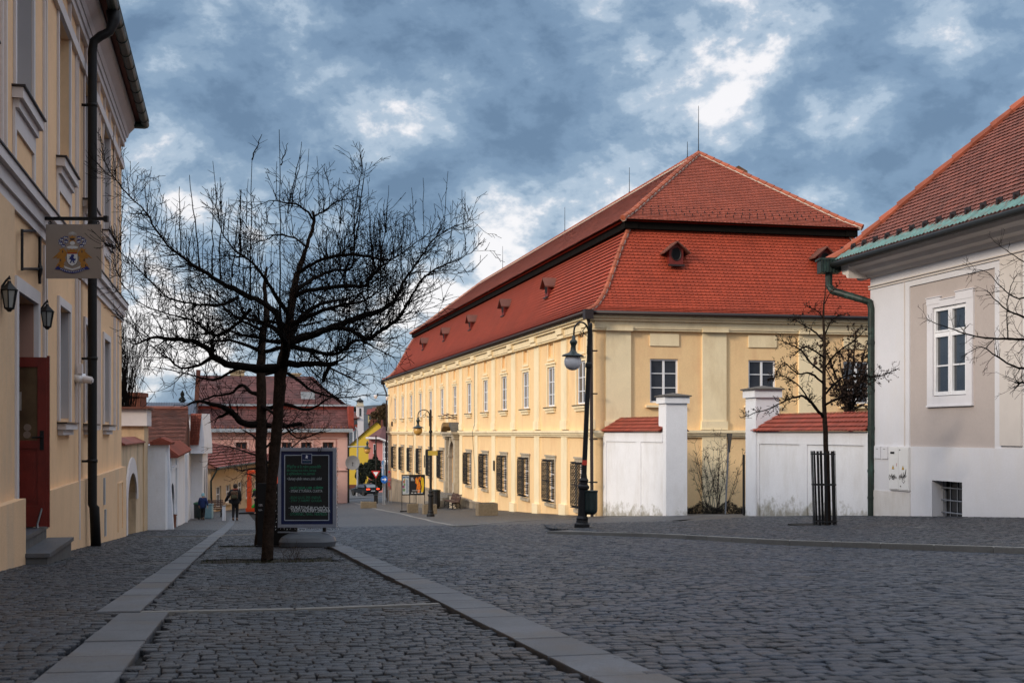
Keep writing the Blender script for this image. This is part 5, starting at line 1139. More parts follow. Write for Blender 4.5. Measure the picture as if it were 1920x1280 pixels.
# yellow gabled house
yh = thing('yellow_house', 'yellow house with a steep gable and brown tiled roof beyond the pink house', 'house', on(680, 190))
Y = 190; m = MB(frO); m.prism([(kx_(650, Y), -11), (kx_(650, Y), kz_(838, Y)), (kx_(706, Y), kz_(791, Y)), (kx_(722, Y), kz_(805, Y)), (kx_(722, Y), -11)], -Y-.5, -Y); m.build('gable_wall', mat('bright_yellow_render', (.58, .40, .045), .9, .05, .3), yh)
m = MB(frO); m.prism([(kx_(650, Y), -11), (kx_(650, Y), kz_(908, Y)), (kx_(722, Y), kz_(908, Y)), (kx_(722, Y), -11)], -Y-.1, -Y+.15); m.build('plinth', mat('brick_plinth', (.12, .04, .025), .9, .2, 2), yh)
m = MB(frO); m.add([(kx_(652, Y), -Y+.3, kz_(837, Y)), (kx_(706, Y), -Y+.3, kz_(790, Y)), (kx_(680, Y), -Y-14, kz_(793, Y)), (kx_(640, Y), -Y-14, kz_(836, Y)), (kx_(706, Y), -Y+.3, kz_(789, Y)), (kx_(724, Y), -Y+.3, kz_(806, Y)), (kx_(700, Y), -Y-14, kz_(806, Y))], [(0, 1, 2, 3), (4, 5, 6, 2)])
r_ = m.build('roof', M['tile_far'], yh)
for r in range(1, 16):
    t = r/16; m = m
m = MB(frO)
for r in range(14):
    t = r/14; a = Vector((kx_(652, Y), -Y+.32, kz_(837, Y))).lerp(Vector((kx_(706, Y), -Y+.32, kz_(790, Y))), t); b = Vector((kx_(640, Y), -Y-14, kz_(836, Y))).lerp(Vector((kx_(680, Y), -Y-14, kz_(793, Y))), t); m.tube([a, b], .08, 4)
m.box(kx_(682, Y), kx_(688, Y), -Y-10, -Y-9.4, kz_(815, Y), kz_(813.5, Y)); m.build('roof_courses', M['tile_old'], r_)
m = MB(frO)
for px in (697, 704): m.box(kx_(px-2.5, Y+14), kx_(px+2.5, Y+14), -Y-15, -Y-14, kz_(800, Y), kz_(786, Y)); m.box(kx_(px-3.2, Y+14), kx_(px+3.2, Y+14), -Y-15.1, -Y-13.9, kz_(786, Y), kz_(784.5, Y))
m.build('chimney', mat('rust_brick', (.13, .045, .03), .9), r_)
# small pink house with hipped roof and white windows
sp = thing('small_pink_house', 'small salmon pink house with hipped brown roof and white staircase windows', 'house', on(710, 172))
Y = 172; m = MB(frO); m.box(kx_(691, Y), kx_(718, Y), -Y-6, -Y, -10.5, kz_(821, Y)); m.build('wall', mat('salmon_render', (.50, .19, .17), .9, .05, .4), sp)
m = MB(frO); m.box(kx_(718, Y), kx_(735, Y), -Y-6, -Y+.1, -10.5, kz_(824, Y)); m.build('glazed_bay', M['glass_pale'], sp)
m = MB(frO)
for py in (826, 836, 847, 858, 868): m.box(kx_(718, Y), kx_(735, Y), -Y+.1, -Y+.2, kz_(py+1.4, Y), kz_(py, Y))
for px in (718, 720.5, 729): m.box(kx_(px, Y), kx_(px+1.2, Y), -Y+.1, -Y+.22, kz_(880, Y), kz_(824, Y))
m.box(kx_(722, Y), kx_(735, Y), -Y+.1, -Y+.3, kz_(866, Y), kz_(862, Y)); m.box(kx_(700, Y), kx_(704, Y), -Y, -Y+.05, kz_(850, Y), kz_(832, Y)); m.build('window', M['white_paint'], sp)
m = MB(frO); m.box(kx_(700.6, Y), kx_(703.3, Y), -Y+.05, -Y+.08, kz_(849, Y), kz_(833, Y)); m.build('pane', M['glass_dark'], sp)
m = MB(frO); ap = (kx_(715, Y), -Y-3, kz_(798, Y)); a = [(kx_(687, Y), -Y+.6, kz_(821, Y)), (kx_(712, Y), -Y+.9, kz_(821.5, Y)), (kx_(736, Y), -Y+.6, kz_(831, Y)), (kx_(745, Y), -Y-8, kz_(818, Y)), (kx_(690, Y), -Y-9, kz_(818, Y))]
m.add(a + [ap], [(0, 1, 5), (1, 2, 5), (2, 3, 5), (3, 4, 5), (4, 0, 5)]); r_ = m.build('roof', M['tile_far'], sp)
m = MB(frO); m.tube([a[0], a[1], a[2]], .14, 5); m.build('gutter', M['lilac_white'], sp)
m = MB(frO); m.box(kx_(705.5, Y), kx_(709, Y), -Y-7, -Y-6, kz_(815, Y), kz_(786, Y)); m.build('chimney', mat('rust_brick', (.13, .045, .03), .9), r_)
# white tower
tw_ = thing('white_tower', 'slender white tower with dark slit windows and a little domed cap, on the skyline', 'tower', on(680, 300))
Y = 300; fr = frame((kx_(669.5, Y), Y, CZ), (1, .25, 0), (.25, -1, 0)); k = Y/F
m = MB(fr); m.box(0, 12*k*1.03, -9*k*1.2, 0, -12, kz_(761, Y)); m.build('shaft', mat('tower_white', (.66, .62, .62), .9, .05, .3), tw_)
m = MB(fr); m.box(.2, 12*k, -9*k*1.1, -.1, kz_(761, Y), kz_(753, Y)); m.box(-.15, 12*k*1.06, -9*k*1.25, .15, kz_(761.5, Y), kz_(759, Y)); m.build('cornice', mat('tower_cream', (.55, .48, .36), .9), tw_)
m = MB(fr); m.lathe([(.85, kz_(753, Y)), (.9, kz_(751, Y)), (.4, kz_(748, Y)), (.1, kz_(746, Y)), (.03, kz_(742, Y))], (6*k, -4.5*k, 0), 8); m.build('dome', M['metal_black'], tw_)
m = MB(fr); m.box(4*k, 8*k, 0, .03, kz_(780, Y), kz_(765, Y)); m.box(12.37*k, 12.45*k, -7*k, -4*k, kz_(780, Y), kz_(765, Y)); m.build('slit_window', M['glass_dark'], tw_)
# hillside houses
def hill_house(px0, px1, y0, y1, yr, Y, wc, rc, label):
    h = thing('hillside_house', label, 'house', P((px0+px1)/2, y1, Y), 0, 'houses on the far hillside')
    m = MB(frO); m.box(kx_(px0, Y), kx_(px1, Y), -Y-6, -Y, kz_(y1, Y), kz_(y0, Y))
    c = (kx_(px0, Y)+kx_(px1, Y))/2; n = max(1, int((px1-px0)/6)); m.build('wall', mat('far_render', wc, .9), h)
    m = MB(frO); 
    for i in range(n): x = kx_(px0, Y) + (kx_(px1, Y)-kx_(px0, Y))*(i+.5)/n; m.box(x-.35, x+.35, -Y, -Y+.05, kz_(y1, Y)+(kz_(y0, Y)-kz_(y1, Y))*.35, kz_(y0, Y)-.5)
    m.build('window', M['glass_dark'], h)
    m = MB(frO); m.prism([(-Y+.6, kz_(y0, Y)-.1), (-Y-3, kz_(yr, Y)), (-Y-6.6, kz_(y0, Y)-.1)], kx_(px0, Y)-.5, kx_(px1, Y)+.5, 'x'); m.build('roof', mat('far_tile', rc, .9, .2, 1), h)
hill_house(651, 670, 783, 802, 772, 300, (.20, .045, .025), (.10, .04, .035), 'rust red house left of the white tower')
hill_house(690, 706, 776, 792, 766, 420, (.40, .33, .15), (.16, .035, .03), 'pale yellow house with red roof right of the white tower')
hill_house(699, 714, 770, 778, 763, 520, (.28, .10, .05), (.14, .045, .03), 'topmost orange house above the brown tree')
hill_house(652, 663, 777, 784, 771, 520, (.45, .45, .45), (.05, .06, .09), 'white house with grey blue roof behind the rust red one')
hill_house(283, 300, 762, 768, 757, 420, (.3, .2, .15), (.16, .05, .035), 'tiny red roofed house above the slate roof')
hill_house(332, 352, 764, 768, 758, 460, (.35, .3, .25), (.13, .05, .035), 'tiny brown roofed house right above the slate roof')
bb = thing('red_banner', 'plain bright red banner panel between the pink house and the yellow gable', 'banner', P(659, 807, 210))
m = MB(frO); m.box(kx_(652, 210), kx_(664, 210), -210.2, -210, kz_(807, 210), kz_(799, 210)); m.build('panel', mat('banner_red', (.55, .02, .02), .6), bb)
m = MB(frO); m.box(kx_(651.5, 210), kx_(664.5, 210), -210.25, -209.95, kz_(800, 210), kz_(798.5, 210)); m.tube([(kx_(654, 210), -210.3, kz_(799, 210)), (kx_(654, 210), -210.3, -11)], .08, 4); m.tube([(kx_(662, 210), -210.3, kz_(799, 210)), (kx_(662, 210), -210.3, -11)], .08, 4); m.build('frame', M['white_paint'], bb)
# hills
hm = mat('wooded_hill', (.040, .045, .050), .95, .4, .02, fine=.3)
for nm, Y, base, amp, seed in (('hills', 900, 770, 6, 1), ('far_hills', 1800, 764, 5, 4)):
    r = random.Random(seed); xs = np.linspace(-1600, 1600, 500)*(Y/900); m = MB(); top = []
    for x in xs:
        px = x/Y*F+960; h = base - amp*math.sin(px*.004+seed) - amp*.5*math.sin(px*.013+seed) - r.random()*2.2 + (8 if px > 760 else 0)
        top.append((x, Y, CZ+kz_(h, Y)))
    n = len(top); vs = top + [(x, Y-200, -14) for x, _, _ in top] + [(x*1.15, Y+300, -14) for x, _, _ in top]
    m.add(vs, [(i, i+1, n+i+1, n+i) for i in range(n-1)] + [(i, i+1, 2*n+i+1, 2*n+i) for i in range(n-1)]); struct(m.build(nm, hm))
# tall grey street light
sl2 = thing('tall_street_light', 'tall thin grey street light with a curved top beside the yellow gable', 'street light', on(670, 150))
m = MB(); m.tube([on(670, 150), P(670.5, 830, 150), P(670, 808, 150), P(668, 802, 150), P(665, 800, 150), P(662, 800.5, 150)], [.12, .10, .09, .08, .07, .07], 6); m.build('pole', mat('galvanised', (.3, .31, .33), .5), sl2)
m = MB(); m.tube([P(663, 800.5, 150), P(658.5, 801, 150)], [.10, .14], 6); m.build('lamp_head', mat('galvanised', (.3, .31, .33), .5), sl2)
# parked/driving car, seen from behind
car = thing('car', 'black hatchback seen from behind with red tail lights lit, at the bottom of the street', 'car', on(684, 150))
b0 = on(684, 150); frK = frame((b0.x, b0.y, b0.z+.02), (.83, .56, 0), (.56, -.83, 0)); bm = mat('black_car_paint', (.006, .007, .009), .35, .1, 1, spec=.35)
# local: x across (width), y towards the viewer (rear), z up
m = MB(frK); W2 = .9
secs = [(.62, [(0, .35), (0, .95), (.0, 1.0)]),]
prof = [(-2.15, .38, .70, .62), (-2.05, .30, .82, .80), (-1.2, .26, .95, .88), (-.75, .26, 1.02, .90), (.0, .26, 1.04, .90), (1.2, .26, 1.03, .90), (1.9, .30, 1.0, .86), (2.12, .38, .92, .78)]
n = 10; vs = []
for y, z0, z1, hw in prof:
    for j in range(n): t = 2*math.pi*(j+.5)/n; c, s = math.cos(t), math.sin(t); sq = lambda q: math.copysign(abs(q)**.45, q); vs.append((hw*sq(c), y, (z0+z1)/2 + (z1-z0)/2*sq(s)))
m.add(vs, [(i*n+j, i*n+(j+1) % n, (i+1)*n+(j+1) % n, (i+1)*n+j) for i in range(len(prof)-1) for j in range(n)] + [tuple(range(n)), tuple(range((len(prof)-1)*n, len(prof)*n))])
vs = []
for y, z, hw in ((-1.05, 1.0, .84), (-.35, 1.40, .66), (.5, 1.46, .66), (1.35, 1.36, .62), (1.95, 1.02, .78)):
    vs += [(-hw, y, z), (hw, y, z), (hw+.06, y, .98), (-hw-.06, y, .98)]
m.add(vs, [(i*4+j, i*4+(j+1) % 4, (i+1)*4+(j+1) % 4, (i+1)*4+j) for i in range(4) for j in range(4)] + [(0, 1, 2, 3), (16, 17, 18, 19)]); m.build('body', bm, car, smooth=False)
m = MB(frK); m.add([(-.60, 1.40, 1.345), (.60, 1.40, 1.345), (.72, 1.93, 1.06), (-.72, 1.93, 1.06)], [(0, 1, 2, 3)]); m.build('rear_window', mat('tinted_glass', (.10, .12, .14), .1), car)
for s in (-1, 1):
    m = MB(frK); m.add([(s*.70, -.3, 1.35), (s*.68, 1.2, 1.34), (s*.87, 1.6, 1.03), (s*.90, -.85, 1.03)], [(0, 1, 2, 3)]); m.build('side_window', M['glass'], car)
    m = MB(frK); m.box(*sorted((s*.42, s*.83)), 2.02, 2.13, .80, .93); m.build('tail_light', mat('tail_light', (.5, .02, .01), .4, emit=(1, .06, .02, 3)), car)
    for y in (-1.35, 1.3):
        m = MB(frK @ Matrix.Translation((s*.80, y, .31)) @ Matrix.Rotation(math.radians(90), 4, 'Y')); m.lathe([(.31, -.11), (.33, -.08), (.33, .08), (.31, .11), (.15, .12)], n=16); w_ = m.build('wheel', mat('tyre', (.015, .015, .015), .9), car)
m = MB(frK); m.box(-.26, .26, 2.12, 2.15, .60, .72); m.build('number_plate', mat('plate_white', (.5, .5, .5), .5), car)
# evergreen bushes behind the car
# ================================================================ STREET FURNITURE
def street_lamp(base, H, label, globe, arm_dir=-1, group='tall curved-arm lamps on the pavement'):
    L = thing('street_lamp', label, 'street lamp', base, 0, group); m = MB(Matrix.Translation(base)); s = H/5.1
    m.lathe([(.19, 0), (.19, .10), (.15, .14), (.14, .20), (.15, .24), (.115, .30), (.11, .95), (.14, .99), (.14, 1.04), (.10, 1.08), (.095, 1.14), (.12, 1.18), (.08, 1.24), (.062, 1.35), (.058, 3.95), (.085, 3.98), (.085, 4.06), (.055, 4.10), (.050, H-.05), (.03, H)], n=14)
    m.build('post', M['metal_black'], L, smooth=False)
    a = arm_dir; m = MB(Matrix.Translation(base)); R = .24
    arc = [(a*.06, 0, H-.75), (a*.06, 0, H-.26)] + [(a*(.33-.27*math.cos(t)), 0, H-.26+.24*math.sin(t)) for t in [math.pi*i/10 for i in range(1, 11)]] + [(a*.60, 0, H-.38)]
    m.tube(arc, .022, 8); m.tube([(a*.06, 0, H-.75), (a*.02, 0, H-.80)], .03, 8)
    sp_ = [(a*(.30-.24*math.cos(.9)) + a*.02, 0, H-.10)] + [(a*(.33+.085*(1-i/16)*math.cos(i*.55+2.4)), 0, H-.30+.10*(1-i/16)*math.sin(i*.55+2.4)) for i in range(16)]
    m.tube(sp_, .010, 5); m.tube([(a*.06, 0, H-.36), (a*.20, 0, H-.30), (a*.30, 0, H-.22)], .010, 5)
    for z in (H-.45, H-.62): m.box(min(0, a*.08), max(0, a*.08), -.02, .02, z, z+.03)
    m.build('arm', M['metal_black'], L)
    bell_lamp(L, base + Vector((a*.60, 0, H-.86)), .80, globe)
    return L
L1b = on(1091, 31, 0); SL1 = street_lamp(L1b, 5.08, 'nearer tall black street lamp with white globe by the palace corner', M['globe_white'])
SL1.rotation_euler = (Matrix.Rotation(math.radians(2.4), 3, 'Y') @ Matrix.Rotation(.80, 3, 'Z')).to_euler()
m = MB(Matrix.Translation(L1b))
m.lathe([(.064, 1.56), (.064, 1.68)], n=12); m.build('sticker', mat('red_sticker', (.6, .05, .03), .6), SL1)
tb = thing('litter_bin', 'dark round litter bin strapped to the lamp with the white globe', 'litter bin', L1b + Vector((.22, 0, .40)))
m = MB(Matrix.Translation(L1b)); m.lathe([(.10, .34), (.155, .40), (.165, .46), (.165, .88), (.175, .90), (.175, .93), (.02, .94)], (.10+.12, -.03, 0), 18); m.build('body', M['metal_green'], tb)
m = MB(Matrix.Translation(L1b)); m.tube([(.0, 0, 1.12), (.28, -.03, 1.14), (.36, -.03, 1.12)], .012, 5); m.box(0, .08, -.04, .02, .8, .84); m.build('strap', M['metal_black'], tb)
L2b = on(807.5, 59.5); SL2 = street_lamp(L2b, 5.08, 'farther black street lamp with amber globe, in front of the poster case', M['globe_amber'])
m = MB(Matrix.Translation(L2b)); m.box(-.12, .33, -.08, -.05, 2.90, 3.12); m.build('plate', mat('ochre_plate', (.45, .30, .04), .6), SL2)
# stone planters
def planter(px, Y, w, h, label):
    b = on(px, Y); o = thing('stone_planter', label, 'planter', b, 0, 'square concrete planters on the palace pavement'); fr = frame(b, V, -U)
    m = MB(fr); m.box(-w/2, w/2, -w*.8, 0, -.1, h, .02); m.build('tub', M['concrete'], o); m = MB(fr); m.box(-w/2+.07, w/2-.07, -w*.8+.07, -.07, h-.02, h+.006); m.build('soil', M['soil'], o)
planter(915.5, 58.5, .92, .58, 'largest concrete planter in front of the palace, nearest the kerb'); planter(807, 64.5, .68, .50, 'concrete planter just right of and behind the farther lamp post'); planter(774.5, 68, .56, .50, 'concrete planter below the poster case')
planter(686, 84, .62, .44, 'concrete planter left of the give way sign pole'); planter(699, 84, .5, .42, 'concrete planter touching the give way sign pole')
# bench
M['bench_wood'] = mat('dark_bench_slats', (.055, .022, .014), .6, .3, 6)
def at_f(t, out): q = P0 + U*t + V*(-out); return Vector((q.x, q.y, float(gz(q.x, q.y))))
def bench(b, fr, L, label, legs=3):
    o = thing('park_bench', label, 'bench', b); m = MB(fr)
    for i in range(6): y = .08+i*.075; m.box(-L/2, L/2, -y-.055, -y, .44, .47) if False else None
    for i in range(5): m.box(-L/2, L/2, .10+i*.085, .17+i*.085, .43, .46)
    m.build('seat', M['bench_wood'], o); m = MB(fr)
    for i in range(5): z = .50+i*.082; y = .08-i*.03; m.add([(-L/2, y, z), (L/2, y, z), (L/2, y-.018, z+.062), (-L/2, y-.018, z+.062), (-L/2, y+.028, z), (L/2, y+.028, z), (L/2, y+.010, z+.062), (-L/2, y+.010, z+.062)], [(0, 1, 2, 3), (4, 5, 6, 7), (0, 1, 5, 4), (3, 2, 6, 7), (0, 3, 7, 4), (1, 2, 6, 5)])
    m.build('backrest', M['bench_wood'], o)
    for k in range(legs):
        x = -L/2+.12+(L-.24)*k/(legs-1); m = MB(fr)
        m.tube([(x, .55, 0), (x, .48, .10), (x, .50, .25), (x, .47, .40), (x, .30, .42), (x, .10, .42), (x, .07, .50), (x, -.06, .92)], .028, 6); m.tube([(x, -.05, 0), (x, .04, .12), (x, .03, .28), (x, .09, .42)], .028, 6); m.tube([(x, .04, .14), (x, .27, .24), (x, .48, .12)], .018, 5); m.build('leg', M['metal_black'], o)
    return o
bq = at_f(27.0, .75); bench(bq, frame(bq, U, -V), 3.0, 'brown slatted bench with curly black legs against the palace wall')
# steps and bin at the portal
stp = thing('portal_steps', 'grey stone steps with side block leading up to the palace portal', 'steps', at_f(wt[6], 1.0))
gs = float(at_f(wt[6], 1.5).z)-CZ
top = -3.95; n = 5
for i in range(n):
    z = top - (i)*(top-gs)/n; m = MB(frL); m.box(DT-1.5-.1*i, DT+1.3+.1*i, .02, .75+.34*i, z-.4, z-.002*i); m.build('step', mat('grey_step', (.16, .145, .125), .9, .25, 4, .3, 30), stp)
m = MB(frL); m.box(DT-4.6, DT-2.15, .10, .75, gs-.6, gs+.85); m.build('side_block', M['stone'], stp)
pb2 = at_f(DT-2.3, 1.6); pbn = thing('waste_bin', 'black waste bin standing right of the portal steps', 'waste bin', pb2)
m = MB(Matrix.Translation(pb2)); m.lathe([(.24, .12), (.25, .14), (.25, .98), (.27, 1.0), (.27, 1.10), (.20, 1.12)], n=14); m.lathe([(.18, 0), (.18, .12)], n=10); m.build('body', M['metal_black'], pbn)
m = MB(Matrix.Translation(pb2)); m.lathe([(.29, 1.12), (.29, 1.16), (.10, 1.20)], n=14); m.build('lid', M['metal_green'], pbn)
ci = thing('lantern_bracket', 'thin dark wrought iron crest bracket above the palace portal', 'bracket', frL @ Vector((DT, .1, 1.2)))
m = MB(frL)
for s in (-1, 1): m.tube([(DT+s*.9, .1, .95), (DT+s*.9, .7, 1.2), (DT+s*.9, .75, .9), (DT+s*.9, .2, .9)], .03, 5)
m.tube([(DT-.9, .5, 1.12), (DT+.9, .5, 1.12)], .03, 5); m.build('iron', mat('rust_iron', (.08, .03, .02), .7), ci)
# poster case
pc = thing('poster_case', 'black poster case with white leaflet side and dark orange-flamed poster', 'poster case', on(775, 71))
Yc = 71; fr = frame((kx_(753, Yc), Yc, CZ), (1, .12, 0), (.12, -1, 0)); k = Yc/F; X = lambda px: (px-753)*k*.99; Zq = lambda py: (810-py)*k
zb = float(on(775, 71).z)-CZ
m = MB(fr); m.box(X(753), X(797), -.05, 0, Zq(891), Zq(889.5)); m.box(X(753), X(797), -.05, 0, Zq(928), Zq(926))
for px in (753, 767.3, 796): m.box(X(px), X(px+1.3), -.05, .005, Zq(927), Zq(890))
m.box(X(753.5), X(796.5), -.045, -.03, Zq(927), Zq(890)); m.build('frame', M['metal_black'], pc)
m = MB(fr)
for px in (753, 767.5, 780, 796): m.box(X(px), X(px+1.1), -.045, -.005, zb-.05, Zq(927))
m.box(X(750), X(765), -.2, .1, zb-.02, zb+.06); m.build('leg', M['metal_black'], pc)
m = MB(fr); m.box(X(754.3), X(767.2), -.03, -.012, Zq(926), Zq(891.5)); pa = m.build('leaflet_panel', mat('leaflet_grey', (.42, .45, .46), .6, .05, 5), pc)
rr = random.Random(3)
for c_, n_ in (('crest_blue', 1), ('crest_gold', 1)): pass
m = MB(fr)
for (a, b, c, d) in ((755.5, 760, 893, 896), (760.5, 763, 892.5, 895), (763.5, 766.5, 893, 896)): m.box(X(a), X(b), -.012, -.010, Zq(d), Zq(c))
for i in range(22): y = 899+i*1.15; m.box(X(761.2), X(765+rr.random()*1.7), -.012, -.010, Zq(y+.55), Zq(y))
m.build('printed_text', mat('print_blue', (.06, .11, .2), .7), pa)
for (px, py, r_2, col) in ((757.5, 903, 2.3, (.30, .12, .08)), (756.8, 912, 2.2, (.22, .06, .12)), (758.3, 908, 1.8, (.10, .22, .08)), (757.5, 918, 2.4, (.12, .20, .10)), (758.6, 899, 1.4, (.35, .28, .05))):
    m = MB(fr); m.prism([(X(px+r_2*math.cos(i*.63)), Zq(py+r_2*1.3*math.sin(i*.63))) for i in range(10)], -.012, -.009); m.build('picture', mat('print', col, .7, .5, 40), pa)
m = MB(fr); m.box(X(768.6), X(796), -.03, -.012, Zq(926), Zq(891.5)); pb_ = m.build('poster', mat('poster_black', (.010, .010, .012), .5), pc)
m = MB(fr)
for pts in ([(779, 897), (782, 894), (783, 899), (785, 893), (786, 902), (788, 905), (789, 913), (787, 923), (783, 924), (784, 915), (781, 920), (782, 908), (779, 905)], [(786, 895), (789, 892), (790, 898), (788, 901)]):
    m.add([(X(a), -.010, Zq(b)) for a, b in pts], [tuple(range(len(pts)))])
m.build('flame_print', mat('flame_orange', (.62, .16, .01), .6, .4, 20), pb_)
m = MB(fr)
for pts in ([(791, 894), (794.5, 896), (795.5, 910), (794, 922), (790, 924), (791, 912), (789.5, 903)], [(781, 897), (783, 901), (784, 907), (782, 904)]):
    m.add([(X(a), -.009, Zq(b)) for a, b in pts], [tuple(range(len(pts)))])
m.build('flame_print', mat('flame_yellow', (.62, .40, .01), .6, .4, 20), pb_)
m = MB(fr)
for i in range(3): m.box(X(770.5), X(775+i), -.010, -.008, Zq(896+i*2.4), Zq(895+i*2.4))
for i in range(4): m.box(X(771+i*6), X(775+i*6), -.010, -.008, Zq(924.5), Zq(923)); m.box(X(773), X(789), -.010, -.008, Zq(919+i*.9), Zq(918.6+i*.9)) if i < 2 else None
m.build('poster_text', mat('print_white', (.5, .5, .5), .7), pb_)
# traffic signs
def disc(m, c, r, y, n=28): m.add([(c[0]+r*math.cos(2*math.pi*i/n), y, c[1]+r*math.sin(2*math.pi*i/n)) for i in range(n)], [tuple(range(n))])
gal = mat('galvanised_pole', (.26, .27, .29), .5, .1, 5)
Ys = 86; gw_ = thing('give_way_sign', 'red and white give way triangle on a dark pole, left of the arrow sign', 'road sign', on(705, Ys))
fr = frame((0, Ys, CZ), (1, 0, 0), (0, -1, 0)); XX = lambda px: (px-960)/F*Ys; ZZ = lambda py: (810-py)/F*Ys; zb = float(on(705, Ys).z)-CZ
m = MB(fr); m.tube([(XX(705), 0, zb), (XX(705), 0, ZZ(816))], .045, 8); m.build('pole', M['metal_black'], gw_)
m = MB(fr); m.prism([(XX(696), ZZ(882)), (XX(713.5), ZZ(882)), (XX(705), ZZ(896.5))], .05, .07); m.build('plate', mat('sign_red', (.42, .02, .02), .5), gw_)
m = MB(fr); m.prism([(XX(700), ZZ(884.3)), (XX(709.7), ZZ(884.3)), (XX(705), ZZ(892.6))], .07, .074); m.build('white_field', M['white_paint'], gw_)
lb2 = thing('pole_bin', 'black litter bin on the give way sign pole', 'litter bin', on(705.5, Ys, .3)); m = MB(fr)
m.box(XX(702), XX(708.8), .05, .30, ZZ(943), ZZ(928)); m.build('body', M['metal_black'], lb2); m = MB(fr); m.box(XX(701.7), XX(709.1), .04, .32, ZZ(928), ZZ(926.6)); m.build('lid', M['metal_green'], lb2)
Ys = 95; ar = thing('arrow_sign', 'round blue sign with a white arrow pointing right, on two thin posts', 'road sign', on(720, Ys))
fr = frame((0, Ys, CZ), (1, 0, 0), (0, -1, 0)); XX = lambda px, Ys=Ys: (px-960)/F*Ys; ZZ = lambda py, Ys=Ys: (810-py)/F*Ys; zb = float(on(720, Ys).z)-CZ
m = MB(fr)
for px in (718.3, 721.5): m.tube([(XX(px), 0, zb), (XX(px), 0, ZZ(864))], .035, 6)
m.build('pole', gal, ar)
m = MB(fr); n = 28; m.prism([(XX(720.5)+.262*math.cos(2*math.pi*i/n), ZZ(898.3)+.30*math.sin(2*math.pi*i/n)) for i in range(n)], .05, .07); m.build('plate', mat('sign_blue', (.005, .10, .42), .5), ar)
m = MB(fr); m.box(XX(716.3), XX(722), .071, .076, ZZ(899.1), ZZ(897.5)); m.add([(XX(721.5), .074, ZZ(894.6)), (XX(725), .074, ZZ(898.3)), (XX(721.5), .074, ZZ(902))], [(0, 1, 2)]); m.build('arrow', M['white_paint'], ar)
vs_ = thing('vertical_sign', 'narrow upright blue sign with white writing above the round arrow sign', 'sign', P(718, 892, 95.3))
m = MB(fr); m.box(XX(715.6), XX(719.6), .03, .06, ZZ(891), ZZ(863)); m.build('panel', mat('pale_blue_panel', (.10, .22, .42), .5), vs_)
def text(parent, body, loc, size, ax, nrm, mt, name='lettering', align='LEFT', shear=0.0, sxs=1.0, rot=0.0, extrude=.0006):
    cu = bpy.data.curves.new(name, 'FONT'); cu.body = body; cu.size = size; cu.align_x = align; cu.shear = shear; cu.resolution_u = 2; cu.extrude = extrude; cu.space_character = .95
    o = bpy.data.objects.new('tmp', cu); COL.objects.link(o); dg = bpy.context.evaluated_depsgraph_get(); me = bpy.data.meshes.new_from_object(o.evaluated_get(dg)); COL.objects.unlink(o); bpy.data.objects.remove(o)
    a = Vector(ax).normalized(); nn = Vector(nrm).normalized(); up_ = nn.cross(a); up_ = up_ if up_.z > 0 or abs(up_.z) < .01 else -up_
    if rot: R = Matrix.Rotation(rot, 3, nn); a, up_ = R @ a, R @ up_
    Mx = Matrix.Identity(4)
    for i in range(3): Mx[i][0] = a[i]*sxs; Mx[i][1] = up_[i]; Mx[i][2] = nn[i]; Mx[i][3] = loc[i]
    me.transform((MATS[parent.name].inverted() if parent else I4) @ Mx); me.materials.clear(); me.materials.append(mt); me.name = name
    r = bpy.data.objects.new(name, me); COL.objects.link(r); r.parent = parent; MATS[r.name] = MATS[parent.name]; return r
text(vs_, 'PARKOVIŠTĚ', (XX(718.7), 95-.065, CZ+ZZ(890.5)), .15, (0, 0, 1), (0, -1, 0), M['white_paint'], rot=0)
nb = thing('notice_post', 'narrow notice board post with red leaflets at the far palace corner', 'notice board', on(731, 104))
fr = frame((0, 104, CZ), (1, 0, 0), (0, -1, 0)); X4 = lambda px: (px-960)/F*104; Z4 = lambda py: (810-py)/F*104; zb = float(on(731, 104).z)-CZ
m = MB(fr); m.box(X4(728), X4(728.8), -.03, .03, zb, Z4(880)); m.box(X4(733), X4(733.8), -.03, .03, zb, Z4(880)); m.build('post', gal, nb)
m = MB(fr); m.box(X4(727), X4(733.5), .03, .06, Z4(918), Z4(885)); m.build('board', mat('notice_grey', (.20, .12, .11), .8, .8, 8), nb)
m = MB(fr)
for (a, b, c, d) in ((728, 732, 882, 886), (728, 733, 898, 900), (728, 731, 904, 911), (731, 733, 912, 914)): m.box(X4(a), X4(b), .06, .065, Z4(d), Z4(c))
m.build('leaflet', mat('leaflet_red', (.35, .03, .03), .7), nb)
# surveillance arms on the palace far corner
cm_ = thing('camera_arm', 'long horizontal arm with two white dome cameras on the far palace corner', 'camera', P(730, 741, 112))
m = MB(); m.tube([P(730.5, 741, 112), P(708, 740, 112)], .05, 5); m.tube([P(708, 737, 112), P(708, 743, 112)], .05, 5); m.build('arm', M['metal_black'], cm_)
for px, py, s in ((704, 744, 1), (726, 747, .8)): m = MB(Matrix.Translation(P(px, py, 112))); m.lathe([(.12*s, .18), (.16*s, .1), (.15*s, -.05), (.08*s, -.15), (.01, -.17)], n=12); m.build('dome', M['lilac_white'], cm_)
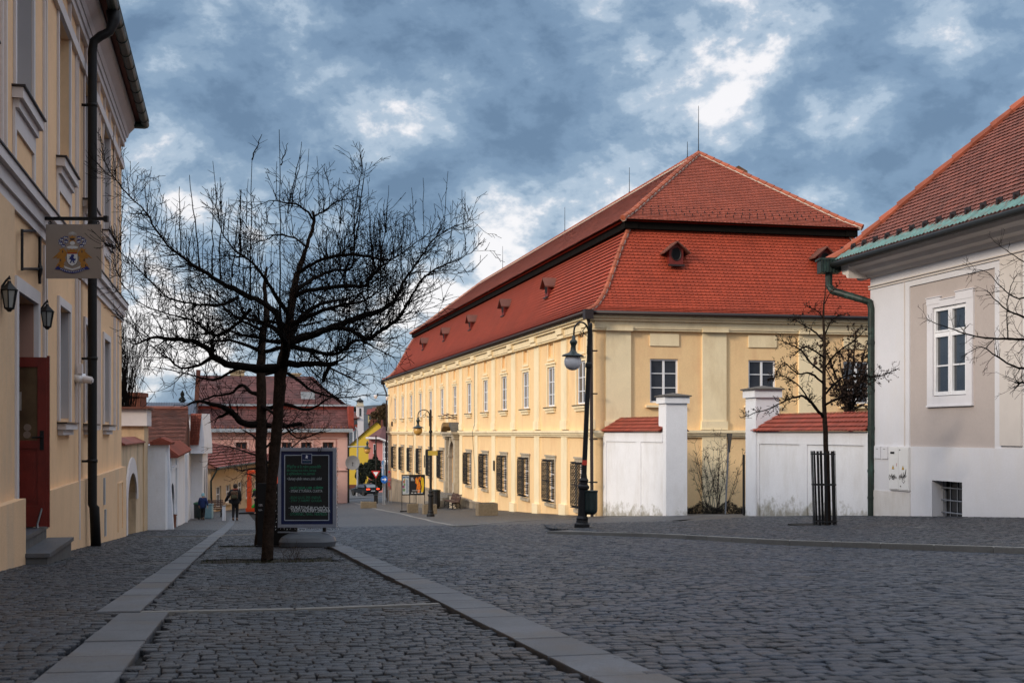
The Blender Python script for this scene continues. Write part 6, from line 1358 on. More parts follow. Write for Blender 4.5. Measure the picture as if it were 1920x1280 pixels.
# ---------------------------------------------------------------- chalkboard stand
YB = 20.0; kb = YB/F; cbx = kx_(575, YB)
cs = thing('menu_stand', 'blue framed chalkboard menu stand on a rounded grey base beside the kerb', 'menu board', on(575, YB))
frM = frame((kx_(522, YB), YB, CZ), (1, .03, 0), (.03, -1, 0)); BX = lambda px: (px-522)*kb; BZ = lambda py: (810-py)*kb; zg = float(on(575, YB).z)-CZ
m = MB(frM); a, b, c, d = BX(521.5), BX(629), BZ(988), BZ(840); fwid = .045
for s in ((a, a+fwid, c, d), (b-fwid, b, c, d), (a+fwid, b-fwid, c, c+fwid), (a+fwid, b-fwid, d-fwid, d)): m.box(s[0], s[1], -.10, 0, s[2], s[3])
for s in ((a-.008, a, c-.008, d+.008), (b, b+.008, c-.008, d+.008), (a, b, c-.008, c), (a, b, d, d+.008)): m.box(s[0], s[1], -.09, -.01, s[2], s[3])
m.build('frame', mat('dull_aluminium', (.30, .33, .40), .35, .12, 6, metal=.5), cs)
m = MB(frM); m.box(a+fwid, b-fwid, -.09, -.02, c+fwid, d-fwid); pn = m.build('panel', mat('navy_panel', (.008, .016, .065), .35, .25, 3), cs)
bx0, bx1, bz0, bz1 = BX(533.5), BX(616), BZ(975), BZ(853)
m = MB(frM); m.box(bx0, bx1, -.019, -.014, bz0, bz1); m.build('blackboard', mat('chalkboard', (.006, .0065, .007), .6, .6, 5), pn)
m = MB(frM)
for s in ((bx0-.006, bx0+.006, bz0, bz1), (bx1-.006, bx1+.006, bz0, bz1), (bx0, bx1, bz0-.006, bz0+.006), (bx0, bx1, bz1-.006, bz1+.006)): m.box(s[0], s[1], -.0135, -.012, s[2], s[3])
m.build('white_line', mat('line_grey', (.36, .40, .46), .6), pn)
m = MB(frM); m.box(BX(565), BX(584.5), -.0115, -.008, BZ(869), BZ(850)); lg = m.build('badge', mat('line_grey', (.36, .40, .46), .6), pn)
m = MB(frM); m.box(BX(565.8), BX(583.7), -.0079, -.006, BZ(868.2), BZ(850.8)); m.build('badge_field', mat('navy_badge', (.010, .018, .07), .4), lg)
m = MB(frM)
lion = [(-2, -3.2), (0, -3.6), (1, -2), (2.6, -3), (3, -1.5), (1.4, -.6), (2.8, 1), (1.6, 1.4), (2.6, 3.4), (.9, 3.2), (0, 1.6), (-1.6, 3.4), (-2.6, 3), (-1.2, 1), (-3, .8), (-2.6, -.4), (-1, -.6)]
m.add([(BX(574.7+a_*.82), -.0055, BZ(856.2+b_*.95)) for a_, b_ in lion], [tuple(range(len(lion)))]); m.build('lion', M['white_paint'], lg)
axm = (1, .03, 0); nrm = (.03, -1, 0)
def ct(t, px, py, size, col, sxs=1.0, sh=.15, rot=0):
    q = frM @ Vector((BX(px), -.012, BZ(py))); return text(pn, t, q, size, axm, nrm, col, 'chalk_writing', sxs=sxs, shear=sh, rot=rot)
gC = mat('green_chalk', (.03, .17, .10), .9, .4, 60); gB = mat('bright_green_chalk', (.03, .28, .15), .9, .4, 60); wC = mat('white_chalk', (.38, .42, .44), .9, .3, 60); w2C = mat('bright_white_chalk', (.62, .66, .68), .9, .2, 60)
q = frM @ Vector((BX(567), -.0055, BZ(863.3))); text(pn, 'MINIPIVOVAR', q, .022, axm, nrm, wC, 'badge_writing'); q = frM @ Vector((BX(568.5), -.0055, BZ(866.2))); text(pn, 'NA ZÁMKU', q, .022, axm, nrm, gC, 'badge_writing')
ct('Přijďte si k nám posedět', 537, 877, .072, gC, .80); ct('do restaurace nám. terasa', 537, 883.5, .064, gC, .74); ct('s výhledem na zámek', 537, 890, .070, gC, .80)
ct('• Bohatý výběr minut a jídel, oběd', 537.5, 899.5, .062, wC, .68)
ct('- SALÁT CAESAR, S GRIL. KUŘETEM', 542, 916.5, .055, gB, .66, .05); ct('- STEAK Z TUŇÁKA, CUKETA', 542, 922.5, .057, wC, .74, .05)
ct('- JELENÍ GULÁŠ, ŠPEK. KNEDLÍK', 542, 934.5, .056, gC, .68, .05); ct('- SÝRY Z FARMY, GOUDA', 542, 940.5, .058, gC, .82, .05)
ct('- DUKÁTOVÉ BUCHTIČKY,', 540.5, 953.5, .072, w2C, .80, .08, -.035); ct('TOUSTY, PALAČINKY, ZMRZLINA', 545, 959.5, .064, w2C, .68, .08, -.01); ct('- UTOPENEC, NAKL. HERMELÍN', 540.5, 966, .066, gC, .70, .05)
for px in (608, ):
    m = MB(frM); m.box(BX(604), BX(610), -.08, -.03, zg+.22, BZ(989)); m.build('leg', M['metal_black'], cs)
m = MB(frM); m.box(BX(543), BX(556), -.08, -.03, zg+.22, BZ(989)); m.build('leg', M['metal_black'], cs)
m = MB(frM); n = 24; cx0, hw = BX(576), .44
for lay, (z0, z1, s0, s1) in enumerate(((0.02, .09, 1.0, 1.03), (.09, .155, 1.03, .94), (.155, .205, .94, .72), (.205, .222, .72, .45))):
    sup = lambda t, s: (cx0 + hw*s*math.copysign(abs(math.cos(t))**.6, math.cos(t)), -.05 + .30*s*math.copysign(abs(math.sin(t))**.6, math.sin(t)))
    vs = [(*sup(2*math.pi*i/n, s0), zg+z0) for i in range(n)] + [(*sup(2*math.pi*i/n, s1), zg+z1) for i in range(n)]
    m.add(vs, [(i, (i+1) % n, n+(i+1) % n, n+i) for i in range(n)] + ([tuple(range(n, 2*n))] if lay == 3 else []))
m.build('base', mat('grey_plastic_base', (.075, .085, .10), .45, .15, 5, .2, 40), cs, smooth=True)
m = MB(frM); m.box(BX(520), BX(628), -.10, -.02, zg+.222, zg+.238); m.build('base_bar', mat('pale_bar', (.2, .21, .24), .5), cs)
# string lights round the stand
sg_ = thing('string_lights', 'thin string of tiny white lights wound around the menu stand frame', 'string lights', on(530, YB)); m = MB(frM); mbl = MB(frM); rr = random.Random(2)
path = []
for (p, q, nn2) in (((a-.03, d+.02), (b+.02, d+.02), 34), ((b+.02, d+.02), (b+.025, c-.03), 44), ((b+.025, c-.03), (a-.03, c-.025), 34), ((a-.03, c-.025), (a-.03, d+.02), 44)):
    for i in range(nn2): t = i/nn2; path.append((p[0]+(q[0]-p[0])*t+rr.uniform(-.012, .012), rr.uniform(-.10, .02), p[1]+(q[1]-p[1])*t+rr.uniform(-.014, .014)))
path.append(path[0]); m.tube(path, .0028, 3); m.tube([(BX(596), .01, d+.02), (BX(597), .03, d-.05), (BX(599), .02, d+.01), (BX(601), .03, d-.07), (BX(603), .02, d+.03)], .006, 4); m.build('cable', M['metal_black'], sg_)
for i, q in enumerate(path):
    if i % 2 == 0: mbl.tube([q, (q[0]+rr.uniform(-.012, .012), q[1]+.008, q[2]-.018)], .0042, 4)
mbl.build('bulbs', mat('tiny_bulb', (.55, .55, .55), .3), sg_)
# black board behind the trees
bs_ = thing('black_totem', 'black free-standing board with white figures, behind the second tree trunk', 'board', on(522, 20.5)); Yt = 20.5
fr = frame((0, Yt, CZ), (1, 0, 0), (0, -1, 0)); X5 = lambda px: (px-960)/F*Yt; Z5 = lambda py: (810-py)/F*Yt; zb = float(on(520, Yt).z)-CZ
m = MB(fr); m.box(X5(482.5), X5(556), -.10, 0, zb+.02, Z5(906)); m.build('panel', mat('matt_black_board', (.006, .006, .007), .8, .3, 5), bs_)
m = MB(fr); m.box(X5(480), X5(559), -.16, .04, zb-.02, zb+.02); m.build('foot', M['metal_black'], bs_)
text(bs_, '15%', (X5(484.5), Yt-.005, CZ+Z5(948.5)), .052, (1, 0, 0), (0, -1, 0), M['white_paint'], sxs=.8); text(bs_, 'SLEVA', (X5(484.5), Yt-.005, CZ+Z5(957)), .034, (1, 0, 0), (0, -1, 0), M['white_paint'], sxs=.7)
# tree cage sits in 08; road sign by the gate
gs_ = thing('road_sign', 'grey back of a triangular road sign turned edge-on by the gate shrub', 'road sign', on(1360, 47))
b = on(1360, 47); m = MB(); m.tube([b, P(1367, 812, 47)], .03, 6); m.build('pole', gal, gs_)
fr = frame(P(1368, 827, 46.9), (.42, .9, 0), (.9, -.42, 0)); m = MB(fr); m.prism([(-.36, .30), (.36, .30), (0, -.42)], -.012, .012); m.box(-.3, .3, -.03, -.012, .2, .24); m.build('plate', mat('sign_back', (.05, .052, .055), .5), gs_)
gb_ = thing('gate_stop', 'thin dark iron gate stop standing against the right gate pillar', 'gate post', on(1396, 42)); m = MB(); b = on(1394.5, 41.5); m.box(b.x-.02, b.x+.03, b.y-.05, b.y+.12, b.z, b.z+2.0); m.build('frame', M['metal_black'], gb_)
# ---------------------------------------------------------------- lane furniture near the walkers
def g_at(px, Y): return on(px, Y)
b = g_at(373, 61); o = thing('green_bin', 'tall dark green litter bin against the white porch wall', 'litter bin', b); m = MB(Matrix.Translation(b)); m.lathe([(.22, .05), (.24, .1), (.25, .72), (.27, .74)], n=12); m.lathe([(.04, 0), (.04, .1)], n=6); m.build('body', M['metal_green'], o); m = MB(Matrix.Translation(b)); m.lathe([(.27, .745), (.27, .80), (.12, .85)], n=12); m.build('lid', mat('bin_green', (.02, .10, .05), .5), o)
b = g_at(391, 62.5); o = thing('pale_blue_bin', 'pale blue box-shaped bin right of the child in the blue coat', 'litter bin', b); m = MB(Matrix.Translation(b)); m.box(-.20, .20, -.18, .18, .06, .68); m.build('body', mat('pale_blue_plastic', (.20, .34, .40), .6, .1, 3), o); m = MB(Matrix.Translation(b)); m.box(-.22, .22, -.2, .2, .68, .74); m.box(-.19, .19, -.17, .17, 0, .06); m.build('lid', mat('pale_blue_lid', (.14, .24, .30), .6), o)
b = g_at(403, 66); bench(b, frame(b, (.9, .3, 0), (.3, -.9, 0)), .85, 'small dark bench between the pale bin and the bollard', 2)
b = g_at(420, 58.15); o = thing('bollard', 'pale grey square bollard under the walking woman\'s hand', 'bollard', b); m = MB(Matrix.Translation(b)); m.box(-.07, .07, -.07, .07, -.05, .66); m.build('post', M['white_wall'], o); m = MB(Matrix.Translation(b)); m.box(-.08, .08, -.08, .08, .66, .70); m.build('cap', gal, o)
b = g_at(319.5, 42.5); o = thing('rusty_tub', 'rusty brown wooden tub planter against the white wall', 'planter', b); m = MB(Matrix.Translation(b)); m.lathe([(.17, -.05), (.19, .06), (.20, .30), (.20, .40)], n=14); m.build('tub', mat('rusty_wood', (.16, .06, .035), .85, .4, 6), o); m = MB(Matrix.Translation(b)); m.lathe([(.20, .40), (.22, .405), (.22, .44), (.17, .44), (.17, .40)], n=14); m.build('rim', M['wood_brown'], o)
# orange frame with green cross bars on a black podium
Yo = 74; o = thing('orange_frame', 'bright orange and green play frame on a low black podium, behind the tree trunks', 'play frame', on(480, Yo)); fr = frame((0, Yo, CZ), (1, 0, 0), (0, -1, 0)); X6 = lambda px: (px-960)/F*Yo; Z6 = lambda py: (810-py)/F*Yo
zb = float(on(480, Yo).z)-CZ; zt = max(zb+.12, Z6(960))
om = mat('orange_plastic', (.70, .075, .015), .45, .08, 3); gm_ = mat('green_plastic', (.03, .42, .05), .45, .08, 3)
m = MB(fr); m.box(X6(463), X6(471), -.25, 0, zt, Z6(888)); m.build('post', om, o); m = MB(fr); m.box(X6(513), X6(521), -.25, 0, zt, Z6(888)); m.build('post', om, o); m = MB(fr); m.box(X6(461), X6(523), -.3, .05, zt, Z6(952)); m.build('beam', om, o); m = MB(fr); m.box(X6(463), X6(521), -.26, .01, Z6(888), Z6(881)); m.build('beam', om, o)
m = MB(fr); m.tube([(X6(474), -.12, Z6(918)), (X6(510), -.12, Z6(952))], .10, 4); m.tube([(X6(472), -.1, Z6(952)), (X6(510), -.1, Z6(918))], .10, 4); m.build('cross_bar', gm_, o)
m = MB(fr); m.box(X6(453), X6(530), -1.2, .8, zb-.1, zt-.01); m.build('podium', M['metal_black'], o)
# ================================================================ TREES
class Tubes:
    """many tapered tubes, gathered as rings and turned into one mesh"""
    def __init__(s): s.v = []; s.f3 = []; s.f4 = []; s.n = 0
    def tube(s, pts, rad, n):
        k = len(pts); base = s.n; ref = Vector((.3, .2, .93))
        for i in range(k):
            d = pts[min(i+1, k-1)] - pts[max(i-1, 0)]
            a = d.cross(ref)
            if a.length < 1e-6: a = Vector((1, 0, 0))
            a.normalize(); b = a.cross(d).normalized(); r = rad[i]
            for j in range(n):
                t = 2*math.pi*j/n; q = pts[i] + a*(math.cos(t)*r) + b*(math.sin(t)*r); s.v.append((q.x, q.y, q.z))
        for i in range(k-1):
            for j in range(n): s.f4.append((base+i*n+j, base+i*n+(j+1) % n, base+(i+1)*n+(j+1) % n, base+(i+1)*n+j))
        s.n += k*n
    def build(s, name, m, parent): 
        v = np.array(s.v); off = MATS[parent.name].translation; v = v - np.array([off.x, off.y, off.z])
        return np_mesh(name, v, np.array(s.f4), m, parent, smooth=True)
def smooth_path(pts, wob, rnd, sub=4):
    out = []
    n = len(pts)
    for i in range(n-1):
        p0 = pts[max(i-1, 0)]; p1 = pts[i]; p2 = pts[i+1]; p3 = pts[min(i+2, n-1)]
        for k in range(sub):
            t = k/sub; q = .5*((2*p1) + (p2-p0)*t + (2*p0-5*p1+4*p2-p3)*t*t + (3*p1-p0-3*p2+p3)*t**3)
            if k: q = q + Vector((rnd.uniform(-1, 1), rnd.uniform(-1, 1), rnd.uniform(-1, 1)))*wob
            out.append(q)
    out.append(pts[-1]); return out
def rvec(r): 
    while True:
        v = Vector((r.uniform(-1, 1), r.uniform(-1, 1), r.uniform(-1, 1)))
        if .1 < v.length < 1: return v.normalized()
def twig(tb, p, d, L, r, lev, rnd, P_):
    """recursive crooked twig"""
    n = max(2, int(L/P_['seg'])+1); pts = [p]; q = p; dd = d.normalized(); rad = [r]
    for i in range(n):
        dd = (dd + rvec(rnd)*P_['crook'] + Vector((0, 0, P_['up']))*.12).normalized(); q = q + dd*(L/n); pts.append(q); rad.append(max(P_['rmin'], r*(1-(i+1)/n*.75)))
    tb.tube(pts, rad, 3 if r < .012 else 5)
    if lev <= 0: 
        return
    k = int(L*P_['dens']*rnd.uniform(.7, 1.3)) + (1 if rnd.random() < .6 else 0)
    for _ in range(k):
        i = rnd.randint(1, len(pts)-1) if len(pts) > 2 else 1; base = pts[i-1].lerp(pts[i], rnd.random()); ax = (pts[i]-pts[i-1]).normalized()
        side = rvec(rnd); side = (side - ax*side.dot(ax)).normalized(); nd = (ax*P_['fwd'] + side + Vector((0, 0, P_['up']))*.4).normalized()
        twig(tb, base, nd, L*rnd.uniform(.25, .62), max(P_['rmin'], rad[i]*.6), lev-1, rnd, P_)
def limbs_to_tree(tb, thick, limbs, Y0, rnd, P_, depth_fn, sprout=0.5, sprout_x=None):
    """limbs: lists of (px, py, diameter px, depth offset m)"""
    k = Y0/F; allp = []
    for L in limbs:
        pts = [P(a, b, Y0+dz) for a, b, _, dz in L]; r = [c*.93*k/2 for _, _, c, _ in L]
        S = smooth_path(pts, .010, rnd); R = list(np.interp(np.linspace(0, len(r)-1, len(S)), range(len(r)), r)); R = [x*rnd.uniform(.93, 1.08) for x in R]
        thick.tube(S, R, 9 if max(R) > .05 else 6)
        ln = sum((b-a).length for a, b in zip(S, S[1:]))
        for _ in range(int(ln*P_['limb_dens'])):
            t = rnd.uniform(.12, 1)**.8; i = min(len(S)-2, int(t*(len(S)-1))); b = S[i].lerp(S[i+1], rnd.random()); ax = (S[i+1]-S[i]).normalized()
            if R[i] > .055*1.6 and ax.z > .8: continue
            side = rvec(rnd); side = (side - ax*side.dot(ax)).normalized()
            nd = (ax*.55 + side + Vector((0, 0, P_['up']*.6))).normalized(); twig(tb, b, nd, rnd.uniform(*P_['len'])*min(1.1, .42+R[i]/.030), min(.0075, R[i]*.5), P_['lev'], rnd, P_)
        e = S[-1]; ax = (S[-1]-S[-2]).normalized()
        for _ in range(P_['tip']): twig(tb, e, (ax + rvec(rnd)*.6).normalized(), rnd.uniform(*P_['len'])*.5, min(.008, R[-1]*.9), P_['lev'], rnd, P_)
        for _ in range(int(ln*sprout)):     # upright water shoots
            i = rnd.randint(int(len(S)*.2), len(S)-1); b = S[i]; h = rnd.uniform(.25, .8); pts = [b]
            dx, dy = rnd.uniform(-.10, .10), rnd.uniform(-.10, .10)
            for j in range(1, 6): pts.append(b + Vector((dx*j/5*h + rnd.uniform(-.006, .006), dy*j/5*h, h*j/5)))
            tb.tube(pts, [.0052, .005, .0046, .0042, .0036, .003], 3)
            for _ in range(int(h*5)): j = rnd.randint(1, 4); tb.tube([pts[j], pts[j]+Vector((rnd.uniform(-.07, .07), rnd.uniform(-.07, .07), rnd.uniform(.0, .07)))], [.003, .002], 3)
PT = dict(seg=.075, crook=.20, up=.40, rmin=.0030, dens=7.4, fwd=.95, limb_dens=25, len=(.18, .70), lev=2, tip=2)
r1_ = random.Random(11)
t1_ = thing('bare_tree', 'nearest bare tree with wide tangled black crown and upright shoots, before the menu stand', 'tree', TREE1)
T, C_ = Tubes(), Tubes()
trunk = [(502, 1052, 31, 0), (501, 1043, 27, 0), (506, 960, 25, 0), (513, 870, 23, 0), (519, 800, 24, 0), (523, 750, 25, .02), (526, 700, 28, .02), (533, 665, 24, .0), (540, 625, 21, -.03), (546, 575, 17, -.05), (553, 535, 15, 0), (560, 505, 13, .05), (572, 470, 9, .05), (584, 436, 8, .08), (589, 412, 7, .05), (586, 396, 5, 0)]
S = smooth_path([P(a, b, 15+d) for a, b, _, d in trunk], .006, r1_); R = np.interp(np.linspace(0, len(trunk)-1, len(S)), range(len(trunk)), [c*.84*15/F/2 for _, _, c, _ in trunk]); T.tube(S, [x*r1_.uniform(.95, 1.06) for x in R], 14)
T.build('trunk', M['bark_trunk'], t1_)
T = Tubes(); dpt = 0
limbs = [
 [(524, 690, 20, 0), (480, 690, 17, -.2), (433, 684, 14, -.35), (402, 670, 12, -.45), (387, 651, 11, -.5), (355, 638, 9, -.6), (324, 636, 8, -.7), (290, 632, 5, -.8), (255, 645, 3, -.9)],
 [(400, 668, 9, -.45), (372, 685, 6, -.5), (340, 690, 4, -.5), (318, 672, 4, -.45), (300, 662, 3, -.4)],
 [(538, 650, 18, 0), (520, 590, 13, .2), (492, 567, 11, .35), (446, 545, 11, .5), (414, 529, 9, .6), (380, 508, 8, .7), (355, 492, 6, .8), (314, 460, 4, .9), (289, 426, 4, .95), (271, 395, 3, 1.0), (236, 360, 3, 1.1), (211, 329, 2, 1.1), (192, 296, 1.2, 1.1)],
 [(446, 558, 8, .4), (413, 571, 7, 0), (375, 572, 5, -.2), (335, 564, 4, -.4), (310, 555, 3, -.5), (280, 525, 3, -.6), (250, 495, 2, -.7), (218, 462, 1.4, -.8)],
 [(470, 580, 9, .3), (440, 610, 7, .5), (400, 628, 6, .6), (360, 600, 4, .8), (320, 590, 3, .9), (275, 575, 2.4, 1.0), (235, 540, 2, 1.0), (215, 500, 1.3, 1.0)],
 [(535, 680, 16, 0), (558, 684, 13, -.2), (590, 681, 11, -.4), (620, 683, 10, -.5), (632, 678, 8, -.55)],
 [(620, 684, 9, -.5), (611, 700, 8, -.5), (605, 714, 7, -.5)],
 [(542, 640, 20, 0), (575, 630, 17, .1), (612, 618, 14, .25), (645, 606, 13, .3), (680, 592, 12, .35), (703, 586, 10, .4), (725, 575, 9, .4), (740, 562, 8, .4), (748, 548, 7, .4), (765, 515, 5, .5), (790, 480, 4, .5), (812, 450, 3, .6), (850, 425, 2, .6), (886, 412, 1.3, .7)],
 [(590, 626, 10, .1), (605, 622, 9, -.2), (640, 614, 8, -.4), (673, 627, 9, -.5), (689, 635, 9, -.5), (705, 626, 8, -.5), (720, 616, 8, -.5), (740, 603, 7, -.5), (752, 588, 6, -.5), (768, 562, 5, -.5), (790, 525, 4, -.5), (820, 502, 3, -.5), (853, 490, 2, -.5), (888, 470, 1.3, -.5)],
 [(553, 556, 11, 0), (566, 549, 9, -.2), (600, 541, 8, -.5), (656, 536, 7, -.8), (686, 536, 7, -.9), (693, 521, 6, -.9), (710, 505, 5, -.9), (716, 470, 2.4, -.9), (722, 430, 1.5, -.9)],
 [(556, 545, 10, 0), (575, 530, 9, .3), (600, 517, 7, .6), (625, 507, 6, .8), (652, 505, 5, .9), (663, 490, 4, .9), (664, 420, 2.5, .9), (672, 350, 2, .9), (680, 318, 1.2, .9)],
 [(562, 510, 8, 0), (580, 498, 7, -.3), (610, 484, 6, -.6), (650, 478, 6, -.8), (694, 481, 5, -.9), (731, 487, 3, -1.0), (760, 470, 2.2, -1), (800, 440, 1.4, -1)],
 [(589, 412, 5, 0), (562, 386, 4, -.2), (531, 380, 3, -.3), (505, 376, 2, -.4), (470, 392, 1.5, -.5)], [(588, 405, 4, 0), (605, 398, 3.5, .2), (625, 381, 2.5, .3), (656, 374, 1.6, .4)],
 [(574, 462, 5, 0), (553, 446, 4, .4), (520, 440, 3, .6), (490, 452, 2, .8), (455, 445, 1.5, .9)],
 [(545, 650, 12, 0), (584, 656, 9, .4), (621, 664, 8, .6), (647, 654, 7, .7), (668, 638, 6, .8), (700, 650, 3, .9), (735, 668, 2, 1.0)],
 [(548, 600, 10, 0), (520, 560, 8, -.5), (495, 520, 6, -.8), (470, 490, 4, -1.0), (440, 470, 3, -1.1), (415, 430, 2, -1.2), (408, 395, 1.4, -1.2)],
 [(530, 690, 14, 0), (535, 640, 12, -.6), (505, 610, 9, -1.1), (470, 600, 6, -1.5), (430, 590, 3, -1.8)], [(536, 660, 14, 0), (560, 600, 11, .7), (600, 570, 8, 1.3), (650, 560, 4, 1.8), (700, 540, 2, 2)],
 [(538, 640, 12, 0), (510, 640, 9, .8), (470, 630, 6, 1.4), (420, 620, 3, 1.8)], [(545, 610, 12, 0), (585, 590, 9, -.7), (630, 575, 6, -1.2), (690, 560, 3, -1.5), (720, 530, 2, -1.6)],
]
limbs_to_tree(C_, T, limbs, 15.0, r1_, PT, None, sprout=3.4)
def shoot(tb, px, y0, y1, Y, x1=None, r=.0105, rnd=r1_):   # the long upright shoots that stand out
    a, b = P(px, y0, Y), P(x1 if x1 else px, y1, Y); pts = [a.lerp(b, t/8) + Vector((rnd.uniform(-.012, .012), 0, 0)) for t in range(9)]; tb.tube(pts, [r*(1-.65*t/8) for t in range(9)], 4)
    for _ in range(7): i = rnd.randint(1, 6); q = pts[i]; tb.tube([q, q+Vector((rnd.uniform(-.12, .12), 0, rnd.uniform(.02, .12)))], [.003, .002], 3)
for (px, y0, y1, x1, Y) in ((468, 560, 300, 472, 15.1), (472, 300, 252, 490, 15.1), (526, 600, 243, 525, 15), (526, 310, 268, 540, 15), (540, 400, 266, 566, 14.9), (545, 390, 292, 565, 14.9), (664, 440, 330, 682, 15.6), (413, 530, 333, 414, 15.4), (398, 520, 352, 399, 15.6), (452, 480, 355, 450, 14.6), (448, 500, 356, 452, 15),
                        (668, 450, 325, 683, 15.2), (435, 520, 355, 452, 15.5), (640, 420, 362, 640, 15), (700, 500, 385, 690, 15), (375, 500, 328, 354, 15.4), (340, 470, 350, 335, 15.7), (540, 560, 640, 541, 14.3), (656, 560, 690, 650, 14.6)):
    shoot(C_, px, y0, y1, Y, x1)
T.build('limbs', M['bark'], t1_); C_.build('twigs', M['twig'], t1_)
print('tree1', C_.n)
# second tree behind it
r2_ = random.Random(5); t2_ = thing('bare_tree', 'second bare tree just behind the nearest one, trunk against the black board', 'tree', TREE2)
T, C_ = Tubes(), Tubes(); trunk = [(489, 1022, 24, 0), (490, 960, 21, 0), (489, 850, 20, 0), (490, 780, 19, 0), (489, 700, 17, 0), (492, 640, 14, 0), (500, 590, 11, 0), (496, 540, 7, 0), (500, 500, 4, 0)]
S = smooth_path([P(a, b, 21.0+d) for a, b, _, d in trunk], .008, r2_); R = np.interp(np.linspace(0, len(trunk)-1, len(S)), range(len(trunk)), [c*21.0/F/2 for _, _, c, _ in trunk]); T.tube(S, [x*r2_.uniform(.94, 1.06) for x in R], 12); T.build('trunk', M['bark_trunk'], t2_)
T = Tubes()
limbs = [
 [(489, 794, 15, 0), (460, 794, 13, -.1), (447, 786, 12, -.2), (438, 776, 12, -.2), (425, 766, 10, -.3), (400, 758, 8, -.4), (370, 752, 5, -.5), (350, 760, 3, -.6)], [(432, 770, 8, -.2), (420, 778, 6, -.2), (408, 783, 5, -.2)],
 [(491, 797, 12, 0), (525, 799, 9, .1), (545, 797, 9, .2), (566, 794, 8, .2)],
 [(491, 740, 10, 0), (470, 735, 8, .3), (455, 722, 7, .5), (430, 738, 5, .6), (400, 742, 4, .8), (370, 755, 3, .9)],
 [(491, 770, 9, 0), (530, 757, 8, -.3), (560, 765, 6, -.5), (585, 766, 5, -.6), (610, 750, 3, -.7), (640, 735, 2, -.8)],
 [(490, 700, 10, 0), (450, 690, 7, .6), (400, 712, 5, 1.0), (350, 700, 3, 1.2), (300, 690, 2, 1.3)], [(491, 700, 10, 0), (540, 700, 7, .5), (590, 735, 5, .9), (640, 745, 3, 1.1), (690, 740, 1.6, 1.2)],
 [(492, 660, 9, 0), (440, 640, 6, -.6), (400, 640, 4, -1), (350, 655, 2, -1.2)], [(492, 660, 9, 0), (560, 650, 6, -.5), (620, 690, 4, -.8), (680, 720, 2, -1)],
 [(495, 620, 8, 0), (450, 600, 5, .4), (400, 560, 3, .6), (360, 540, 2, .7)], [(497, 600, 8, 0), (560, 610, 5, .4), (620, 600, 3, .8), (690, 610, 2, 1)],
 [(489, 760, 8, 0), (520, 780, 6, -.7), (555, 820, 3, -1.0), (600, 810, 2, -1.2)],
]
PT2 = dict(PT); PT2.update(limb_dens=9, dens=6, rmin=.0032, len=(.2, .6)); limbs_to_tree(C_, T, limbs, 21.0, r2_, PT2, None, sprout=.5)
T.build('limbs', M['bark'], t2_); C_.build('twigs', M['twig'], t2_)
# third, far along the lane
r3_ = random.Random(9); b3 = on(498, 38); t3_ = thing('bare_tree', 'third bare tree down the lane, brown twigs above the orange frame', 'tree', b3)
T, C_ = Tubes(), Tubes(); trunk = [(498, 985, 14, 0), (498, 900, 11, 0), (496, 840, 9, 0), (498, 800, 5, 0)]; S = smooth_path([P(a, b, 38+d) for a, b, _, d in trunk], .01, r3_); T.tube(S, list(np.interp(np.linspace(0, 3, len(S)), range(4), [.12, .09, .07, .03])), 8); T.build('trunk', M['bark'], t3_); T = Tubes()
limbs = [[(497, 860, 6, 0), (470, 850, 4, 0), (440, 840, 3, .5), (418, 835, 1.5, .8)], [(497, 880, 6, 0), (475, 878, 4, 0), (455, 882, 3, .5), (440, 878, 1.5, .8)], [(497, 850, 5, 0), (478, 820, 4, -.4), (455, 805, 2, -.6)], [(497, 840, 5, 0), (520, 820, 4, 0), (560, 800, 2, -.5), (590, 790, 1, -.8)], [(497, 870, 5, 0), (530, 850, 4, .5), (570, 820, 2, .8)], [(497, 890, 5, 0), (480, 892, 3, -.8), (462, 888, 2, -1.2)], [(497, 830, 5, 0), (500, 790, 3, .3), (490, 770, 2, .3)]]
PT3 = dict(PT); PT3.update(limb_dens=7, dens=4.5, rmin=.005, len=(.35, .9), seg=.12, up=.15); M['twig_brown'] = mat('purplish_twig', (.040, .024, .020), .95, .3, 10)
limbs_to_tree(C_, T, limbs, 38, r3_, PT3, None, sprout=.3); T.build('limbs', M['bark'], t3_); C_.build('twigs', M['twig_brown'], t3_)
